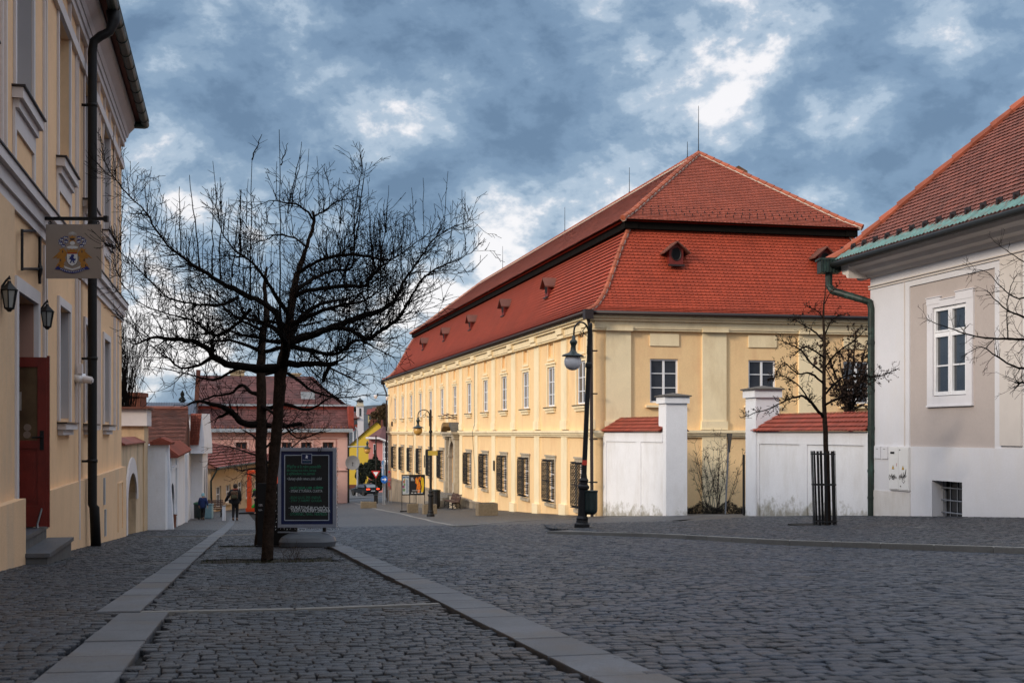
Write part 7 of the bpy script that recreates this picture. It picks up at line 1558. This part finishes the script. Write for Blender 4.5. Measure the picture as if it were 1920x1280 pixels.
# caged young tree on the right pavement, with old seed heads
r4_ = random.Random(21); YT = 28.0; b4 = on(1547, YT); t4_ = thing('young_tree', 'young bare tree with dried seed heads growing out of the black iron guard', 'tree', b4)
T, C_ = Tubes(), Tubes(); trunk = [(1551, 985, 13, 0), (1550, 900, 12, 0), (1548, 820, 12, 0), (1546, 780, 11, 0), (1545, 720, 9, 0), (1546, 650, 7, 0), (1544, 590, 5, 0), (1546, 560, 3, 0), (1548, 535, 1.5, 0)]
S = smooth_path([P(a, b, YT+d) for a, b, _, d in trunk], .006, r4_); T.tube(S, list(np.interp(np.linspace(0, len(trunk)-1, len(S)), range(len(trunk)), [c*.78*YT/F/2 for _, _, c, _ in trunk])), 10); T.build('trunk', M['bark_trunk'], t4_); T = Tubes()
limbs = [[(1545, 782, 7, 0), (1532, 768, 6, -.1), (1518, 752, 6, -.2), (1505, 742, 5, -.3), (1490, 745, 4, -.3), (1470, 752, 3, -.4), (1445, 765, 2.4, -.4), (1420, 772, 2, -.5), (1400, 780, 1.3, -.5)], [(1515, 750, 4, -.2), (1500, 725, 3, 0), (1470, 705, 2.4, .2), (1445, 710, 1.5, .2)],
 [(1545, 700, 5, 0), (1520, 680, 4, .2), (1500, 655, 3, .3), (1480, 645, 2.4, .4), (1468, 640, 1.5, .4)], [(1545, 720, 4, 0), (1520, 700, 4, -.3), (1495, 700, 3, -.4), (1470, 680, 2, -.5), (1455, 700, 1.5, -.5)], [(1545, 740, 5, 0), (1570, 715, 4, .3), (1600, 700, 3, .4), (1630, 705, 2.4, .4), (1650, 705, 2, .3), (1675, 695, 1.3, .2)],
 [(1546, 690, 4, 0), (1570, 660, 3, -.3), (1600, 640, 2.4, -.4), (1620, 620, 1.6, -.4)], [(1545, 640, 4, 0), (1525, 620, 3, .2), (1500, 605, 2, .3), (1490, 600, 1.3, .3)], [(1545, 630, 3, 0), (1560, 600, 2.4, 0), (1580, 590, 1.5, 0)], [(1545, 600, 2.5, 0), (1535, 585, 2, 0), (1515, 575, 1.3, 0)], [(1546, 570, 2, 0), (1556, 550, 1.5, 0), (1568, 540, 1, 0)],
 [(1545, 760, 5, 0), (1575, 745, 4, -.5), (1600, 740, 3, -.7), (1620, 720, 2, -.8)], [(1545, 670, 4, 0), (1510, 650, 3, -.6), (1490, 665, 2, -.8)]]
PT4 = dict(PT); PT4.update(limb_dens=21, dens=9, rmin=.0040, len=(.12, .36), crook=.5, up=.25, seg=.06, lev=2, tip=3); limbs_to_tree(C_, T, limbs, YT, r4_, PT4, None, sprout=0)
T.build('limbs', M['bark'], t4_); C_.build('twigs', M['twig'], t4_)
def seedheads(parent, verts, n, r0, r1_, col, rnd, name='seed_heads'):
    mb = MB(); V_ = verts; off = MATS[parent.name].translation
    for _ in range(n):
        q = Vector(V_[rnd.randrange(len(V_))]); s = rnd.uniform(r0, r1_); a = [q + rvec(rnd)*s for _ in range(4)]
        mb.add(a, [(0, 1, 2), (0, 2, 3), (1, 2, 3)])
    return mb.build(name, col, parent)
M['seed'] = mat('dried_seed', (.040, .022, .014), .95, .4, 20); o = seedheads(t4_, C_.v, 900, .014, .032, M['seed'], r4_)
# second tree behind the wall
Y5 = 46; b5 = on(1600, Y5); t5_ = thing('seedy_tree', 'dense small tree full of dark dried leaves behind the white wall by the green downpipe', 'tree', b5); r5_ = random.Random(31)
T, C_ = Tubes(), Tubes(); trunk = [(1598, 955, 8, 0), (1597, 850, 7, 0), (1592, 770, 6, 0), (1586, 730, 5, 0), (1590, 680, 3, 0), (1592, 640, 2, 0)]; S = smooth_path([P(a, b, Y5+d) for a, b, _, d in trunk], .01, r5_); T.tube(S, list(np.interp(np.linspace(0, 5, len(S)), range(6), [.09, .08, .07, .05, .03, .015])), 8); T.build('trunk', M['bark'], t5_); T = Tubes()
limbs = []
for i in range(17): a = r5_.uniform(-1, 1); x1, y1 = 1590+a*54, 690+r5_.uniform(-72, 70); limbs.append([(1593, 790-abs(a)*20, 4, 0), (1593+(x1-1593)*.5, (780+y1)/2-5, 3, r5_.uniform(-1, 1)), (x1, y1, 1.4, r5_.uniform(-1.3, 1.3))])
PT5 = dict(PT); PT5.update(limb_dens=6, dens=4.5, rmin=.005, len=(.25, .6), crook=.5, up=.1, seg=.1, tip=3); limbs_to_tree(C_, T, limbs, Y5, r5_, PT5, None, sprout=0); T.build('limbs', M['bark'], t5_); C_.build('twigs', M['twig'], t5_); seedheads(t5_, C_.v, 2600, .03, .075, M['seed'], r5_, 'dried_leaves')
# tree guard
tg = thing('tree_guard', 'black tapering iron guard of flat bars around the young tree', 'tree guard', on(1545, YT)); m = MB(); kT = YT/F
c0 = on(1547, YT); zt_ = P(0, 845, YT).z
for i in range(10):
    a = 2*math.pi*i/10+.25; d = Vector((math.cos(a), math.sin(a), 0)); c1 = Vector((c0.x-(4*kT), c0.y, zt_))
    p, q = c0 + d*.25, c1 + d*.26; w = Vector((-d.y, d.x, 0))*.028; m.add([p-w, p+w, q+w, q-w, p-w+d*.008, p+w+d*.008, q+w+d*.008, q-w+d*.008], [(0, 1, 2, 3), (4, 5, 6, 7), (0, 3, 7, 4), (1, 2, 6, 5)])
m.build('bars', M['metal_black'], tg)
for f_ in (.06, .55, .96):
    m = MB(); cc_ = c0.lerp(Vector((c0.x-4*kT, c0.y, zt_)), f_); m.tube([cc_ + Vector((.262*math.cos(t), .262*math.sin(t), 0)) for t in [2*math.pi*i/24 for i in range(25)]], .016, 5); m.build('hoop', M['metal_black'], tg)
m = MB(); q = on(1547, YT); m.fr = frame((q.x, q.y, q.z), V, -U)
for (a, b, c, d) in ((-.62, .62, -.60, .60),): m.box(a, b, c, d, -.05, .012)
m.build('soil_patch', M['soil'], tg)
# right edge tree, trunk outside the frame
r6_ = random.Random(41); Y6 = 19.0; b6 = on(2075, Y6); t6_ = thing('edge_tree', 'bare thorny branches reaching in from the right edge in front of the white house window', 'tree', b6)
T, C_ = Tubes(), Tubes(); T.tube([b6 - Vector((0, 0, .1)), b6+Vector((0, 0, 1.2)), P(2070, 700, Y6), P(2062, 600, Y6), P(2050, 480, Y6), P(2045, 380, Y6)], [.13, .11, .10, .08, .05, .02], 10); T.build('trunk', M['bark_trunk'], t6_); T = Tubes()
limbs = [[(2065, 660, 12, 0), (2000, 650, 9, 0), (1950, 640, 7, .1), (1905, 636, 5, .1), (1860, 634, 4, .2), (1820, 628, 3, .2), (1780, 615, 2, .2), (1740, 600, 1.1, .2)], [(2066, 690, 12, 0), (2000, 690, 9, -.2), (1950, 685, 6, -.3), (1910, 690, 4, -.3), (1870, 668, 3, -.3), (1840, 650, 2, -.3), (1810, 665, 1.1, -.3)],
 [(2060, 600, 9, 0), (2000, 590, 7, .3), (1950, 600, 5, .4), (1910, 590, 4, .4), (1880, 575, 2.6, .4), (1850, 545, 1.6, .4)], [(2055, 540, 9, 0), (2000, 540, 6, -.3), (1950, 545, 4, -.4), (1910, 560, 3, -.4), (1880, 540, 2, -.4), (1850, 510, 1.2, -.4), (1820, 505, 1, -.4)],
 [(2050, 500, 8, 0), (2000, 490, 5, .2), (1950, 500, 3, .2), (1910, 485, 2, .2), (1880, 465, 1.3, .2), (1862, 450, 1, .2)], [(2066, 720, 10, 0), (2000, 725, 7, 0), (1950, 722, 6, 0), (1925, 717, 5, 0), (1908, 718, 4, 0)], [(1890, 636, 3, .1), (1888, 600, 2.4, .1), (1890, 560, 2, .1), (1903, 520, 1.2, .1)],
 [(2055, 560, 9, 0), (2120, 520, 7, .5), (2180, 500, 4, .8)], [(2060, 620, 9, 0), (2130, 610, 7, -.5), (2200, 600, 4, -.8)], [(2050, 450, 7, 0), (2010, 400, 4, -.4), (1990, 360, 2, -.5)], [(2050, 440, 7, 0), (2090, 380, 4, .4), (2110, 330, 2, .5)]]
PT6 = dict(PT); PT6.update(limb_dens=11, dens=6.5, rmin=.0026, len=(.16, .5), up=.05); limbs_to_tree(C_, T, limbs, Y6, r6_, PT6, None, sprout=.3); T.build('limbs', M['bark'], t6_); C_.build('twigs', M['twig'], t6_)
# columnar tree on the left
r7_ = random.Random(51); b7 = on(232, 42); t7_ = thing('columnar_tree', 'bare upright columnar tree with brush-like twigs beside the apricot house', 'tree', b7)
T, C_ = Tubes(), Tubes(); T.tube([b7, P(238, 850, 42), P(243, 760, 42)], [.14, .12, .06], 8); T.build('trunk', M['bark'], t7_)
for i in range(140):
    a = r7_.uniform(-1, 1); y0 = r7_.uniform(740, 900); x0 = 232+r7_.uniform(-12, 12); x1 = x0 + a*40 + r7_.uniform(-4, 14); y1 = y0 - r7_.uniform(80, 240); y1 = max(y1, 590+abs(x1-240)*.9); dz = r7_.uniform(-1, 1)
    p, q = P(x0, y0, 42+dz*.3), P(min(x1, 288), y1, 42+dz); pts = [p.lerp(q, t/6) + Vector((math.sin(t/6*math.pi)*-.12*a, 0, 0)) + rvec(r7_)*.03 for t in range(7)]
    C_.tube(pts, [.013*(1-t/8) for t in range(7)], 3)
    for _ in range(7): j = r7_.randint(2, 6); u = (pts[j]-pts[j-1]).normalized(); e = (u*1.5 + rvec(r7_)*.7).normalized(); C_.tube([pts[j], pts[j]+e*.2, pts[j]+e*.3+Vector((0, 0, r7_.uniform(.1, .35)))], [.006, .005, .004], 3)
C_.build('twigs', M['twig'], t7_)
# shrub behind the gate, hedge, evergreens, far trees
r8_ = random.Random(61)
def shrub(px0, px1, ytop, ybase, Y, label, nst, mt, P8, seed, name='bare_shrub'):
    r = random.Random(seed); b = on((px0+px1)/2, Y); o = thing(name, label, 'shrub', b); C = Tubes(); S_ = Tubes()
    for i in range(nst):
        x0 = r.uniform(px0*.75+px1*.25, px0*.25+px1*.75); x1 = x0 + r.uniform(-.5, .5)*(px1-px0)*.8; x1 = min(max(x1, px0), px1); y1 = ytop + (ybase-ytop)*r.uniform(0, .55); a, c = on(x0, Y+r.uniform(-.5, .5)), P(x1, y1, Y+r.uniform(-.8, .8)); L = (c-a).length
        q = [a.lerp(c, t/6) + rvec(r)*.03*(t > 0) for t in range(7)]; S_.tube(q, [.014*(1-t/8) for t in range(7)], 4)
        for j in range(2, 7):
            for _ in range(P8['n']): twig(C, q[j], ((c-a).normalized() + rvec(r)).normalized(), r.uniform(.12, .45)*P8.get('k', 1), .006, 1, r, P8)
    S_.build('stems', mt, o); C.build('twigs', mt, o); return o, C
P8 = dict(PT); P8.update(n=3, dens=6, rmin=.004, seg=.08, up=.2)
o, C = shrub(1300, 1394, 815, 955, 49.5, 'bare brown shrub growing between the gate pillars', 20, M['twig_brown'], P8, 3); seedheads(o, C.v, 260, .02, .04, M['seed'], r8_)
hd = thing('dark_hedge', 'low dark hedge at the foot of the gateway shrub', 'hedge', on(1340, 49.2)); m = MB()
for i in range(5200):
    px = r8_.uniform(1286, 1398); q = on(px, 49.2+r8_.uniform(-.4, .5)); h = .18+.26*(.5+.5*math.sin(px*.13))+.1*r8_.random(); p = q + Vector((0, 0, r8_.random()*h)); s = .035; m.add([p+rvec(r8_)*s for _ in range(3)], [(0, 1, 2)])
m.build('foliage', mat('dark_hedge_leaf', (.020, .016, .012), .9, .5, 10), hd)
def conifer(px0, px1, ytop, ybase, Y, label, col, seed, n=5200, shape='cone', name='evergreen', cat='bush', s=.16):
    r = random.Random(seed); o = thing(name, label, cat, on((px0+px1)/2, Y)); m = MB(); cx, w = (px0+px1)/2, (px1-px0)/2
    lobes = [(r.uniform(-.75, .75), r.uniform(.15, .9), r.uniform(.22, .42)) for _ in range(14)]
    for i in range(n):
        if shape == 'cone': t = r.random()**1.3; rad = (1-t)**.7*(.75+.3*math.sin(t*17+seed)); a = r.uniform(0, 6.283); q = rad*r.random()**.35; x = q*math.cos(a); d = q*math.sin(a)
        else: lx, t0, lr_ = lobes[r.randrange(14)]; v = rvec(r)*lr_*r.random()**.3; x, d, t = lx*(1-.35*t0)+v.x, v.y, min(1, max(0, t0+v.z*.6))
        p = P(cx+x*w, ybase+(ytop-ybase)*t, Y) + Vector((0, d*w*Y/F*.8, 0)); m.add([p+rvec(r)*s for _ in range(3)], [(0, 1, 2)])
    m.build('foliage', col, o); T = MB(); T.tube([on(cx, Y, -.1), P(cx, (ytop+ybase)/2, Y)], [.25, .1], 6); T.build('trunk', M['bark'], o); return o
ev = mat('dark_evergreen', (.014, .020, .012), .9, .5, 2)
conifer(691, 716, 845, 918, 162, 'pointed dark evergreen before the small pink house', ev, 1); conifer(664, 694, 868, 914, 164, 'rounded dark evergreen bush behind the car', ev, 2, shape='round'); conifer(680, 726, 862, 918, 160, 'broad dark evergreen between the car and the blue signs', ev, 3, 6500, shape='round')
conifer(686, 733, 756, 806, 330, 'large russet brown tree on the hillside right of the white tower', mat('russet_foliage', (.075, .045, .018), .95, .5, .6), 4, 7000, 'round', 'russet_tree', 'tree', .32)
conifer(652, 672, 764, 778, 560, 'dark wooded clump on the skyline left of the white tower', mat('dark_wood', (.022, .024, .020), .95, .5, .4), 5, 1500, 'round', 'tree_clump', 'trees', .6)
conifer(332, 352, 733, 764, 300, 'lone dark poplars on the skyline above the slate roof', mat('dark_wood', (.022, .024, .020), .95, .5, .4), 6, 1500, 'cone', 'poplar_tree', 'tree', .22)
# weeds in the first tree pit
wd = thing('dry_weed', 'dry grey weed standing in the soil of the nearest tree pit', 'weed', TREE1 + V*.28 + Vector((0, 0, -.02))); C = Tubes()
for i in range(14):
    b = TREE1 + V*r8_.uniform(.14, .40) + U*r8_.uniform(-.3, 0) + Vector((0, 0, -.02)); twig(C, b, Vector((r8_.uniform(-.6, .6), 0, 1)), r8_.uniform(.08, .24), .0035, 1, r8_, dict(PT, rmin=.0018, dens=14, seg=.04))
C.build('stems', M['twig_brown'], wd)
# ================================================================ PEOPLE
def skin(name, comps, mt, parent, sub=2):
    """comps: list of (points, edges, radii); the first point of each is its root"""
    vs, es, rs, roots = [], [], [], []
    for p, e, r in comps: k = len(vs); roots.append(k); vs += [tuple(q) for q in p]; es += [(a+k, b+k) for a, b in e]; rs += list(r)
    me = bpy.data.meshes.new(name); me.from_pydata(vs, es, []); o = bpy.data.objects.new(name, me); COL.objects.link(o)
    m = o.modifiers.new('skin', 'SKIN'); m.use_smooth_shade = True
    for v, r in zip(me.skin_vertices[0].data, rs): v.radius = r if isinstance(r, tuple) else (r, r)
    for k in roots: me.skin_vertices[0].data[k].use_root = True
    s = o.modifiers.new('sub', 'SUBSURF'); s.levels = s.render_levels = sub
    dg = bpy.context.evaluated_depsgraph_get(); m2 = bpy.data.meshes.new_from_object(o.evaluated_get(dg)); COL.objects.unlink(o); bpy.data.objects.remove(o)
    m2.materials.clear(); m2.materials.append(mt); m2.name = name
    r = bpy.data.objects.new(name, m2); COL.objects.link(r); r.parent = parent; MATS[r.name] = MATS[parent.name]; return r
def hand(w, d, side, s=1.0):       # palm root at wrist w, direction d; five bent fingers and a thumb
    w = Vector(w); d = Vector(d).normalized(); sd = d.cross(Vector((0, 1, 0))); sd = sd.normalized() if sd.length > .1 else Vector((1, 0, 0)); n = d.cross(sd)
    out = []
    for i, (o, L) in enumerate(((-.030, .066), (-.010, .078), (.010, .072), (.028, .056))):
        a = w + d*.075*s + sd*o*s; out.append(([a-d*.02*s, a+d*L*.45*s+n*.008*s, a+d*L*.8*s+n*.026*s, a+d*L*.9*s+n*.042*s], [(0, 1), (1, 2), (2, 3)], [.009*s, .0085*s, .008*s, .007*s]))
    a = w + d*.03*s - sd*.030*s; out.append(([a, a - sd*.030*s + d*.02*s, a - sd*.038*s + d*.045*s + n*.012*s], [(0, 1), (1, 2)], [.011*s, .010*s, .008*s])); return out
def person(px, Y, label, rot, S, arms, legs, coat, trs, shoe, hair, extra=None, hat=None):
    b = on(px, Y); o = thing('person', label, 'person', b, rot)
    fl = mat('skin_tone', (.42, .24, .17), .6)
    v = lambda x, y, z: Vector((x, y, z))*S
    (le, lw), (re, rw) = arms; (lk, la, lt), (rk, ra, rt_) = legs
    pts = [v(0, 0, .93), v(0, 0, 1.12), v(0, .01, 1.32), v(0, .0, 1.44), v(0, .01, 1.49), v(0, .03, 1.56), v(0, .02, 1.63),
           v(-.17, 0, 1.37), v(*le), v(*lw), v(*lw)+ (v(*lw)-v(*le)).normalized()*.075*S, v(.17, 0, 1.37), v(*re), v(*rw), v(*rw)+(v(*rw)-v(*re)).normalized()*.075*S,
           v(-.09, 0, .88), v(*lk), v(*la), v(*lt), v(.09, 0, .88), v(*rk), v(*ra), v(*rt_)]
    ed = [(0, 1), (1, 2), (2, 3), (3, 4), (4, 5), (5, 6), (2, 7), (7, 8), (8, 9), (9, 10), (2, 11), (11, 12), (12, 13), (13, 14), (0, 15), (15, 16), (16, 17), (17, 18), (0, 19), (19, 20), (20, 21), (21, 22)]
    rr = [(.13, .10), (.12, .09), (.13, .10), (.06, .06), (.052, .055), (.078, .092), (.062, .075), .055, .042, .028, (.036, .018), .055, .042, .028, (.036, .018), .085, .058, .04, (.04, .028), .085, .058, .04, (.04, .028)]
    rr = [tuple(q*S for q in r) if isinstance(r, tuple) else r*S for r in rr]
    body = skin('body', [(pts, ed, rr)] + hand(v(*lw), (v(*lw)-v(*le)), -1, S) + hand(v(*rw), (v(*rw)-v(*re)), 1, S), fl, o)
    m = MB()     # face: nose, brow, eyes, mouth, ears (forward is +y)
    hc = v(0, .03, 1.575); m.add([hc+v(-.012, .085, .0), hc+v(.012, .085, .0), hc+v(0, .112, -.012), hc+v(0, .084, .028)], [(0, 1, 2), (0, 2, 3), (1, 3, 2)])
    for s in (-1, 1): m.fr = Matrix.Translation(hc+v(s*.082, -.005, .0)) @ Matrix.Rotation(math.pi/2, 4, 'Y'); m.lathe([(.006*S, -.008*S), (.028*S, -.004*S), (.026*S, .006*S), (.006*S, .008*S)], n=8)
    m.build('face', fl, o, local=True, smooth=True)
    m = MB()
    for s in (-1, 1): m.fr = Matrix.Translation(hc+v(s*.030, .083, .012)); m.lathe([(.001, -.009*S), (.010*S, -.005*S), (.012*S, 0), (.010*S, .005*S), (.001, .009*S)], n=8)
    m.build('eyes', M['glass_dark'], o, local=True)
    # clothing
    c = coat; sp = [v(0, 0, .70), v(0, 0, .95), v(0, 0, 1.15), v(0, 0, 1.33), v(0, 0, 1.43), v(-.18, 0, 1.36), v(*le), v(*lw)-(v(*lw)-v(*le)).normalized()*.02*S, v(.18, 0, 1.36), v(*re), v(*rw)-(v(*rw)-v(*re)).normalized()*.02*S]
    sr_ = [(.21*c, .17*c), (.20*c, .155*c), (.175*c, .14*c), (.18*c, .14*c), (.095, .09), .088*c, .068*c, .052*c, .088*c, .068*c, .052*c]; sr_ = [tuple(q*S for q in r) if isinstance(r, tuple) else r*S for r in sr_]
    skin('coat', [(sp, [(0, 1), (1, 2), (2, 3), (3, 4), (3, 5), (5, 6), (6, 7), (3, 8), (8, 9), (9, 10)], sr_)], extra['coat'], o)
    tp = [v(0, 0, .90), v(-.075, 0, .84), v(*lk), v(*la)+v(0, 0, .01), v(.075, 0, .84), v(*rk), v(*ra)+v(0, 0, .01)]
    skin('trousers', [(tp, [(0, 1), (1, 2), (2, 3), (0, 4), (4, 5), (5, 6)], [(.14*S, .11*S), .105*S, .078*S, .062*S, .105*S, .078*S, .062*S])], trs, o)
    for k_, (a_, t_) in enumerate(((la, lt), (ra, rt_))):
        a_, t_ = v(*a_), v(*t_); d_ = (t_-a_); skin('shoe', [([a_+v(0, 0, .03), a_-v(0, .03, .045), t_+d_.normalized()*.05*S-v(0, 0, .0)], [(0, 1), (1, 2)], [.055*S, (.05*S, .05*S), (.045*S, .032*S)])], shoe, o)
    m = MB(); m.fr = Matrix.Translation(hc+v(0, -.012, .018))
    prof = [(.001, .112), (.05, .102), (.082, .075), (.097, .03), (.100, -.01), (.094, -.05), (.080, -.085), (.055, -.10)]
    if hat: prof = [(.001, .15), (.06, .14), (.095, .10), (.108, .04), (.108, -.02), (.112, -.03), (.112, -.055), (.09, -.06)]
    n = 16; vs = []; rn = random.Random(int(px))
    for r_, z in prof:
        for k in range(n): t = 2*math.pi*k/n; w = 1+(0 if hat else rn.uniform(-.05, .05)); y = math.sin(t); vs.append((r_*S*math.cos(t)*w, (r_*S*y*1.08*w if y < .3 or z > .05 or hat else r_*S*.3), z*S))
    m.add(vs, [(i*n+k, i*n+(k+1) % n, (i+1)*n+(k+1) % n, (i+1)*n+k) for i in range(len(prof)-1) for k in range(n)]); m.build('hat' if hat else 'hair', hat or hair, o, local=True, smooth=True)
    return o, v, hc
blk = mat('black_cloth', (.010, .010, .012), .9, .3, 12); nav = mat('navy_cloth', (.010, .025, .10), .85, .3, 12); brn = mat('brown_shoe', (.10, .05, .025), .7); hr = mat('dark_hair', (.022, .014, .010), .8)
wlegs = (((-.08, -.01, .48), (-.07, -.16, .12), (-.07, -.05, .05)), ((.07, .09, .50), (.07, .06, .10), (.07, .18, .045)))
o, v, hc = person(441, 58.0, 'woman in a black coat with a patterned backpack walking away, one hand on the bollard', .05, 1.0, (((-.35, .03, 1.08), (-.49, .12, .86)), ((.235, -.03, 1.10), (.22, .10, .88))), wlegs, 1.16, blk, brn, hr, dict(coat=blk))
m = MB(); m.box(-.15, .15, -.29, -.14, 1.02, 1.38, .03); bp = m.build('backpack', mat('patterned_backpack', (.085, .045, .025), .85, .9, 18), o, local=True)
m = MB(); m.box(-.12, .12, -.32, -.291, 1.05, 1.20, .02); m.build('pocket', mat('olive_pocket', (.06, .055, .03), .85, .6, 18), bp, local=True)
m = MB(); n = 20; m.tube([(.10*math.cos(2*math.pi*i/n), .01+.095*math.sin(2*math.pi*i/n), 1.445+.012*math.sin(i*1.3)) for i in range(n+1)], .032, 7); m.build('scarf', mat('rust_scarf', (.22, .035, .02), .9, .3, 10), o, local=True, smooth=True)
m = MB(); m.box(-.30, -.12, .0, .12, .80, .98, .03); m.build('shoulder_bag', blk, o, local=True)
person(380.5, 60.0, 'child in a navy blue coat and pale blue hat walking beside the pale blue bin', .1, .74, (((-.27, .03, 1.10), (-.25, .12, .90)), ((.27, -.06, 1.10), (.30, -.04, .90))), (((-.08, .10, .50), (-.08, .08, .10), (-.08, .2, .045)), ((.08, -.04, .47), (.08, -.26, .15), (.08, -.15, .05))), 1.12, blk, brn, hr, dict(coat=nav), hat=mat('pale_blue_hat', (.22, .42, .50), .85))
person(482, 71.5, 'person in black standing inside the orange frame, mostly behind the tree trunks', 2.6, .96, (((-.27, .08, 1.10), (-.18, .26, 1.04)), ((.27, .08, 1.10), (.18, .26, 1.04))), (((-.10, .02, .48), (-.10, 0, .10), (-.11, .13, .045)), ((.10, .02, .48), (.10, 0, .10), (.11, .13, .045))), 1.0, blk, blk, hr, dict(coat=blk))
print('done scene')

# pieces that can be told apart become parts of their own
def split_loose(o, nm):
    me = o.data; n = len(me.vertices); par = list(range(n))
    def find(a):
        while par[a] != a: par[a] = par[par[a]]; a = par[a]
        return a
    for p in me.polygons:
        r0 = find(p.vertices[0])
        for v in p.vertices[1:]: par[find(v)] = r0
    grp = {}
    for p in me.polygons: grp.setdefault(find(p.vertices[0]), []).append(p)
    if len(grp) < 2: o.name = nm; return
    co = [v.co.copy() for v in me.vertices]
    for ps in grp.values():
        idx = {}; fs = []
        for p in ps: fs.append([idx.setdefault(v, len(idx)) for v in p.vertices])
        m2 = bpy.data.meshes.new(nm); m2.from_pydata([tuple(co[v]) for v in idx], [], fs); m2.materials.append(me.materials[0]); m2.update()
        q = bpy.data.objects.new(nm, m2); COL.objects.link(q); q.parent = o.parent
    for c in kids(o): c.parent = o.parent
    bpy.data.objects.remove(o)
for o in list(COL.objects):
    if o.type != 'MESH': continue
    b = o.name.split('.')[0]; par = o.parent.name.split('.')[0] if o.parent else ''
    nm = {'sill_flashing': 'sill_flashing', 'wall_plaque': 'wall_plaque', 'reveal_lining': 'reveal_lining', 'snow_guards': 'snow_guard', 'lightning_rods': 'lightning_rod', 'basement_glass': 'basement_glass',
          'cable_cover': 'cable_cover', 'wall_plaques': 'wall_plaque', 'cable': 'cable', 'arched_niche': 'arched_niche', 'slit_window': 'slit_window', 'plinth': 'plinth', 'printed_text': 'printed_line'}.get(b)
    if nm: split_loose(o, nm)
